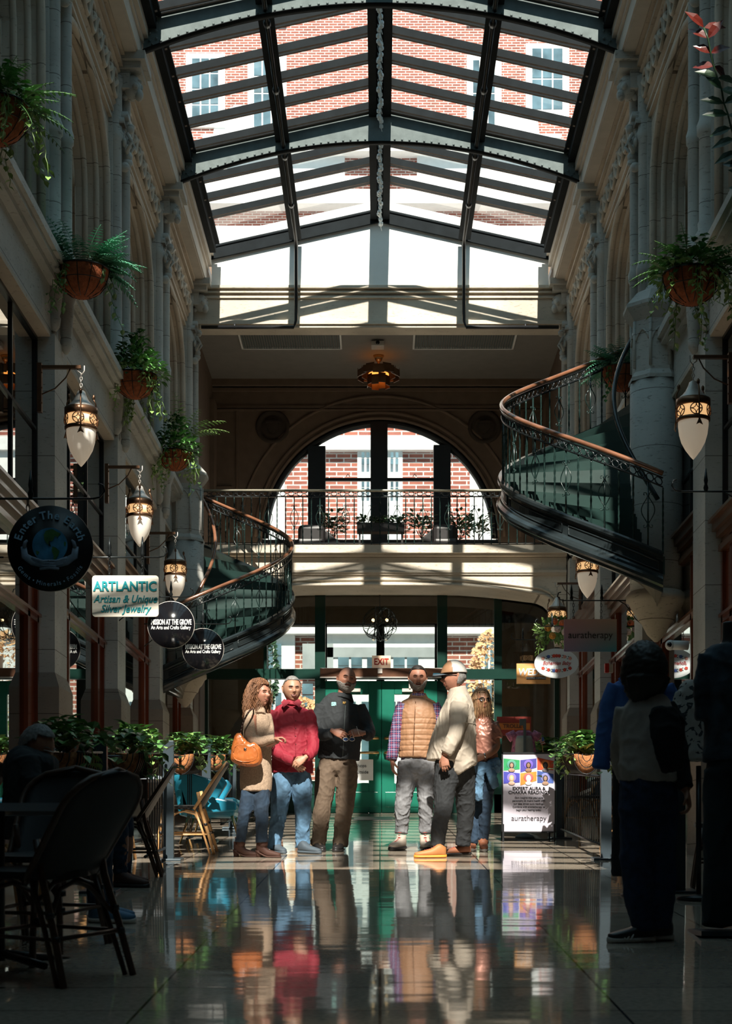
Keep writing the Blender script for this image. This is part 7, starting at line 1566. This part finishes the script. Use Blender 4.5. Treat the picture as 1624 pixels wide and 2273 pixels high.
# ================================================================== PEOPLE AND DISPLAYS IN THE SHADE
def seated(Y, hx, hy, name_label, yaw, kx, fx, fpy, hair, shirt, size=1, pitch=.35):
    pe = thing('person', name_label, 'person', V(px(hx, Y), Y, fz(Y)))
    hd = Head(P(hx, hy, Y), yaw=radians(yaw), pitch=pitch, size=size, fat=1.05); b = M(); b.smooth = True; hd.add(b); k = 9.6 / Y
    zp = lambda z: VY - (fz(Y) + z - HC)*F/Y
    lim(b, Y, [(hx - 8*k, zp(.98), 0, 20*k, 20*k), (hx - 4*k, zp(1.02), 0, 20*k, 20*k), (hx, hy + 30*k, 0, 20*k, 20*k)]); lim(b, Y, [(hx - 12*k, zp(.9), 0, 50*k, 40*k), (hx - 15*k, zp(.5), 0, 50*k, 40*k)])
    Yf = floorY(fpy)
    for s_ in (-1, 1): lim(b, Y, [(hx, zp(.50), s_*.12, 26, 26), (kx, zp(.52), s_*.13, 20, 20), (fx, zp(.1), s_*.10, 14, 14)])
    for s_ in (-1, 1): hand(b, P(hx + 105*k, zp(.80), Y) + V(0, s_*.12, 0), (1, -s_*.3, -.1), (0, 0, -1), (0, -s_, 0), (.4, .5, .4), 1)
    body = fuse(b, 'body', MT['skin_tan'], pe, .008, 1); hd.face(body, MT['hair_grey'], MT['lips'], eye=False)
    hd.shell('short_hair', MT[hair], body, lambda d: (d[2] > .35 - 1.0*max(0, d[1] + .25) and not (d[1] < -.40 and d[2] < .60)) and d[2] > -.4, .012, .008, .005)
    g = M(); lim(g, Y, [(hx - 6*k, zp(1.03), 0, 24*k, 24*k), (hx - 10*k, zp(.97), 0, 55*k, 75*k), (hx - 14*k, zp(.8), 0, 60*k, 82*k), (hx - 16*k, zp(.48), 0, 58*k, 72*k)])
    for s_ in (-1, 1): lim(g, Y, [(hx - 5*k, zp(.95), s_*.17, 26*k, 24*k), (hx + 15*k, zp(.74), s_*.22, 22*k, 22*k), (hx + 60*k, zp(.76), s_*.18, 19*k, 18*k), (hx + 100*k, zp(.80), s_*.12, 15*k, 14*k)])
    fuse(g, 'dark_jacket', MT[shirt], pe, .011, 2, .008, 8)
    g = M()
    for s_ in (-1, 1): lim(g, Y, [(hx - 20*k, zp(.50), s_*.10, 34*k, 34*k), (hx + 30*k, zp(.54), s_*.12, 32*k, 32*k), (kx, zp(.53), s_*.13, 27*k, 27*k), ((kx + fx)/2 + 4, zp(.3), s_*.12, 22*k, 22*k), (fx, zp(.09), s_*.10, 19*k, 19*k)])
    fuse(g, 'jeans', MT['denim_dark'], pe, .011, 2, .008, 9)
    return pe, hd
pe, hd = seated(9.6, 82, 1660, 'grey-haired man in glasses and dark jacket seated looking down at the far left', 62, 208, 222, 2040, 'hair_grey', 'fleece_black')
for s_ in (-1, 1):
    Yf = 9.6 + s_*.10; shoe(222, 1680 + F*HC/Yf, -14, pe, MT['denim_light'], MT['sole_pale'], .29, .065, .05, name='sneaker')
m = M(); m.tube([hd.at(x, .10, .014) for x in (-.5, -.3, 0, .3, .5)], .003, 5); m.tube([hd.at(.5, .12, .014), hd.p((1, .1, .1), .005)], .003, 5); m.build('eyeglasses', MT['pewter'], pe)
pe, hd = seated(12.2, 146, 1648, 'second seated man, only the top of his brown-grey hair showing above the planter leaves', 20, 262, 272, 1975, 'hair_brown', 'black_cloth', 1.15)
for s_ in (-1, 1):
    Yf = 12.2 + s_*.10; shoe(272, 1680 + F*HC/Yf, -20, pe, MT['leather_brown'], MT['leather_black'], .29, .065, .05, name='shoe')
# woman standing in the foreground shade, back turned
Y = 8.5; pe = thing('person', 'dark-haired woman seen from behind in a cream sweater and wide navy trousers at the right', 'person', V(px(1445, Y), Y, fz(Y)))
hd = Head(P(1428, 1490, Y), yaw=radians(215), size=.98, fem=True); b = M(); b.smooth = True; hd.add(b)
lim(b, Y, [(1436, 1600, 0, 40, 30), (1434, 1560, 0, 22, 22), (1430, 1520, 0, 20, 22)]); lim(b, Y, [(1438, 1580, 0, 48, 34), (1440, 1660, 0, 44, 34), (1440, 1760, 0, 48, 36)])
lim(b, Y, [(1486, 1590, .0, 20, 20), (1502, 1680, .0, 16, 16), (1518, 1755, -.05, 12, 12)]); hand(b, P(1519, 1758, Y) + V(0, -.05, 0), (.15, -.2, -1), (-1, 0, 0), (0, -1, 0), (.5, .7, .5), .95)
lim(b, Y, [(1392, 1590, .05, 18, 18), (1385, 1670, .12, 15, 15), (1400, 1730, .25, 12, 12)]); hand(b, P(1402, 1732, Y) + V(0, .26, 0), (.3, 1, -.3), (0, 0, -1), (1, 0, 0), (.4, .5, .4), .95)
for f_ in ([(1415, 1760, 0, 34, 34), (1415, 1930, 0, 24, 24), (1418, 2062, 0, 16, 16)], [(1462, 1760, .05, 34, 34), (1466, 1930, .05, 24, 24), (1468, 2055, .05, 16, 16)]): lim(b, Y, f_)
body = fuse(b, 'body', MT['skin_tan'], pe, .009, 1); hd.face(body, MT['hair_dark'], eye=False)
hd.shell('dark_bob_hair', MT['hair_dark'], pe, lambda d: not (d[1] < -.35 and d[2] < .55 and abs(d[0]) < .8) and d[2] > -.97, lambda d: .03 + .022*max(0, -d[2]) + (.02 if d[2] < -.2 and d[1] > 0 else 0), .012, .006)
g = M(); lim(g, Y, [(1434, 1535, 0, 26, 24), (1436, 1556, 0, 48, 32), (1438, 1585, 0, 62, 44), (1439, 1640, 0, 64, 50), (1440, 1700, 0, 68, 54), (1440, 1736, 0, 66, 52)]); lim(g, Y, [(1392, 1570, .03, 26, 24), (1384, 1620, .06, 24, 22), (1382, 1680, .12, 22, 20), (1398, 1722, .23, 16, 14)]); fuse(g, 'cream_sweater', MT['sweater_cream'], pe, .011, 3, .007, 6)
g = M(); lim(g, Y, [(1476, 1562, 0, 22, 22), (1490, 1600, 0, 26, 26), (1502, 1660, 0, 24, 24), (1512, 1720, -.03, 20, 20), (1519, 1752, -.05, 17, 16)]); lim(g, Y, [(1455, 1580, -.22, 30, 12), (1460, 1640, -.25, 36, 14), (1475, 1720, -.22, 26, 12)]); fuse(g, 'black_sleeve_and_scarf', MT['black_cloth'], pe, .011, 3, .008, 7)
g = M(); lim(g, Y, [(1438, 1728, 0, 60, 48), (1438, 1760, 0, 64, 52), (1436, 1800, 0, 64, 52)]); lim(g, Y, [(1412, 1760, 0, 38, 42), (1412, 1850, 0, 38, 42), (1416, 1960, 0, 33, 38), (1424, 2030, 0, 28, 32), (1426, 2066, 0, 26, 30)]); lim(g, Y, [(1464, 1760, .03, 38, 42), (1468, 1850, .03, 38, 42), (1468, 1960, .04, 34, 38), (1466, 2030, .05, 29, 34), (1466, 2062, .05, 28, 32)]); fuse(g, 'wide_trousers', MT['navy'], pe, .012, 3, .010, 5)
s1_ = shoe(1424, 2090.6, 195, pe, MT['leather_black'], MT['sole_pale'], .26, .06, .045, name='sneaker'); shoe(1466, 2087, 200, pe, MT['leather_black'], MT['sole_pale'], .26, .06, .045, name='sneaker')
m = M()
for i in range(3): m.tube([P(1400 - 8*i, 2086, Y - .07), P(1407 - 8*i, 2070, Y - .05)], .005, 5)
m.build('white_stripes', white, s1_)
# blue jacket display
Y = 11.3; t = thing('jacket_display', 'royal blue collared jacket on a stand with dark trousers, behind the dark-haired woman', 'clothing', V(px(1420, Y), Y, fz(Y)))
g = M(); lim(g, Y, [(1422, 1500, 0, 26, 18), (1422, 1512, 0, 52, 26), (1422, 1535, 0, 66, 34), (1424, 1600, 0, 66, 38), (1428, 1700, 0, 70, 40)]); lim(g, Y, [(1366, 1522, 0, 19, 22), (1352, 1560, 0, 20, 20), (1340, 1640, 0, 19, 18), (1332, 1706, 0, 19, 17)]); lim(g, Y, [(1478, 1522, 0, 19, 22), (1490, 1560, 0, 20, 20), (1498, 1640, 0, 19, 18), (1504, 1706, 0, 18, 17)]); fuse(g, 'blue_jacket', MT['jacket_blue'], t, .010, 3, .006, 6)
m = M()
for sg in (-1, 1): m.add([P(1422, 1497, Y) + V(0, -.12, 0), P(1422 + sg*30, 1493, Y) + V(0, -.06, 0), P(1422 + sg*56, 1512, Y) + V(0, -.11, 0), P(1422 + sg*34, 1540, Y) + V(0, -.145, 0), P(1422 + sg*10, 1520, Y) + V(0, -.14, 0)], [(0, 1, 2, 3, 4)])
co = m.build('wide_collar', MT['jacket_blue'], t); md = co.modifiers.new('t', 'SOLIDIFY'); md.thickness = .008
g = M(); lim(g, Y, [(1424, 1690, 0, 60, 36), (1424, 1720, 0, 60, 36)]); lim(g, Y, [(1392, 1710, 0, 34, 30), (1388, 1830, 0, 30, 26), (1384, 1945, 0, 28, 24)]); lim(g, Y, [(1456, 1710, 0, 34, 30), (1462, 1830, 0, 30, 26), (1466, 1965, 0, 28, 24)]); fuse(g, 'dark_trousers', MT['black_cloth'], t, .012, 3, .006, 6)
m = M(); m.tube([P(1430, 1988, Y) + V(0, .05, 0), P(1430, 1480, Y) + V(0, .05, 0)], .018, 8); m.lathe([(.16, -.01), (.16, .012), (.02, .03)], (px(1430, Y), Y + .05, fz(Y + .05)), 24); m.build('stand', MT['steel_blue'], t)
# printed blouse
Y = 11.0; mat('floral', (.30, .28, .26), .8, var=0); nt = MT['floral'].node_tree; tc = N(nt, 'ShaderNodeTexCoord'); vo = N(nt, 'ShaderNodeTexNoise'); vo.inputs['Scale'].default_value = 13; vo.inputs['Detail'].default_value = 3; vo.inputs['Distortion'].default_value = 1.5; nt.links.new(tc.outputs['Object'], vo.inputs['Vector']); rp = N(nt, 'ShaderNodeValToRGB'); rp.color_ramp.interpolation = 'CONSTANT'; e = rp.color_ramp.elements; e[0].color = (.02, .025, .03, 1); e[1].position = .42; e[1].color = (.34, .32, .29, 1); e2 = e.new(.63); e2.color = (.10, .06, .05, 1); nt.links.new(vo.outputs['Fac'], rp.inputs[0]); nt.links.new(rp.outputs[0], nt.nodes['Principled BSDF'].inputs['Base Color'])
t = thing('blouse_display', 'pale blouse printed with dark branches on a form between the woman and the right mannequin', 'clothing', V(px(1545, Y), Y, fz(Y)))
g = M(); lim(g, Y, [(1552, 1512, 0, 24, 18), (1550, 1530, 0, 46, 26), (1548, 1600, 0, 48, 32), (1546, 1690, 0, 54, 34)]); lim(g, Y, [(1516, 1540, 0, 20, 18), (1506, 1600, -.03, 22, 18), (1508, 1660, -.05, 24, 16)]); fuse(g, 'printed_blouse', MT['floral'], t, .011, 3, .008, 6)
m = M(); m.tube([P(1550, 1700, Y), V(px(1550, Y), Y, fz(Y))], .018, 8); m.lathe([(.15, 0), (.15, .02), (.02, .04)], (px(1550, Y), Y, fz(Y)), 20); m.build('stand', MT['black_metal'], t)
# headless mannequin at the right edge
Y = 8.85; t = thing('mannequin', 'headless mannequin in a dark floral top and teal-black trousers at the right edge', 'mannequin', V(px(1622, Y), Y, fz(Y)))
b = M(); lim(b, Y, [(1620, 1380, 0, 17, 17), (1620, 1395, 0, 18, 18), (1620, 1425, 0, 20, 19), (1620, 1445, 0, 42, 26), (1620, 1500, 0, 46, 34), (1620, 1700, 0, 44, 34)]); lim(b, Y, [(1596, 1700, 0, 24, 26), (1594, 1900, 0, 18, 20), (1592, 2060, 0, 14, 16)]); lim(b, Y, [(1644, 1700, 0, 24, 26), (1648, 1900, 0, 18, 20), (1650, 2060, 0, 14, 16)]); fuse(b, 'body', mat('mannequin_black', (.02, .02, .022), .4, var=0), t, .010, 2)
mat('floral_dark', (.02, .035, .05), .8, var=.9, scale=9)
g = M(); lim(g, Y, [(1620, 1428, 0, 32, 26), (1620, 1446, 0, 56, 34), (1620, 1500, 0, 60, 44), (1620, 1600, 0, 58, 44), (1622, 1690, 0, 64, 48)]); lim(g, Y, [(1572, 1455, 0, 24, 24), (1564, 1520, 0, 24, 24), (1562, 1600, 0, 22, 22)]); fuse(g, 'floral_top', MT['floral_dark'], t, .011, 3, .008, 6)
g = M(); lim(g, Y, [(1620, 1680, 0, 52, 42), (1620, 1720, 0, 54, 42)]); lim(g, Y, [(1596, 1710, 0, 36, 38), (1594, 1880, 0, 34, 36), (1594, 2056, 0, 38, 38)]); lim(g, Y, [(1646, 1710, 0, 36, 38), (1648, 1880, 0, 34, 36), (1652, 2056, 0, 38, 38)]); fuse(g, 'flared_trousers', mat('teal_black', (.010, .022, .028), .9, var=.2), t, .012, 3, .008, 5)
m = M(); m.box((px(1540, Y), Y-.2, fz(Y)-.0), (px(1700, Y), Y+.2, fz(Y+.2)+.012)); m.build('base_plate', MT['steel_blue'], t)
# papers on the right table
Yt = 10.4
for i, (dx, dy, r_) in enumerate(((-.12, -.1, .3), (.08, .05, -.4), (-.02, .18, .9))):
    t = thing('paper_sheet', ('left', 'right', 'rearmost')[i] + ' loose paper on the right table behind the dark trousers', 'paper', (2.68 + dx, Yt + dy, fz(Yt) + .743), None, r_); m = M(); m.box((-.10, -.14, 0), (.10, .14, .002)); LB(m, 'sheet', white, t)
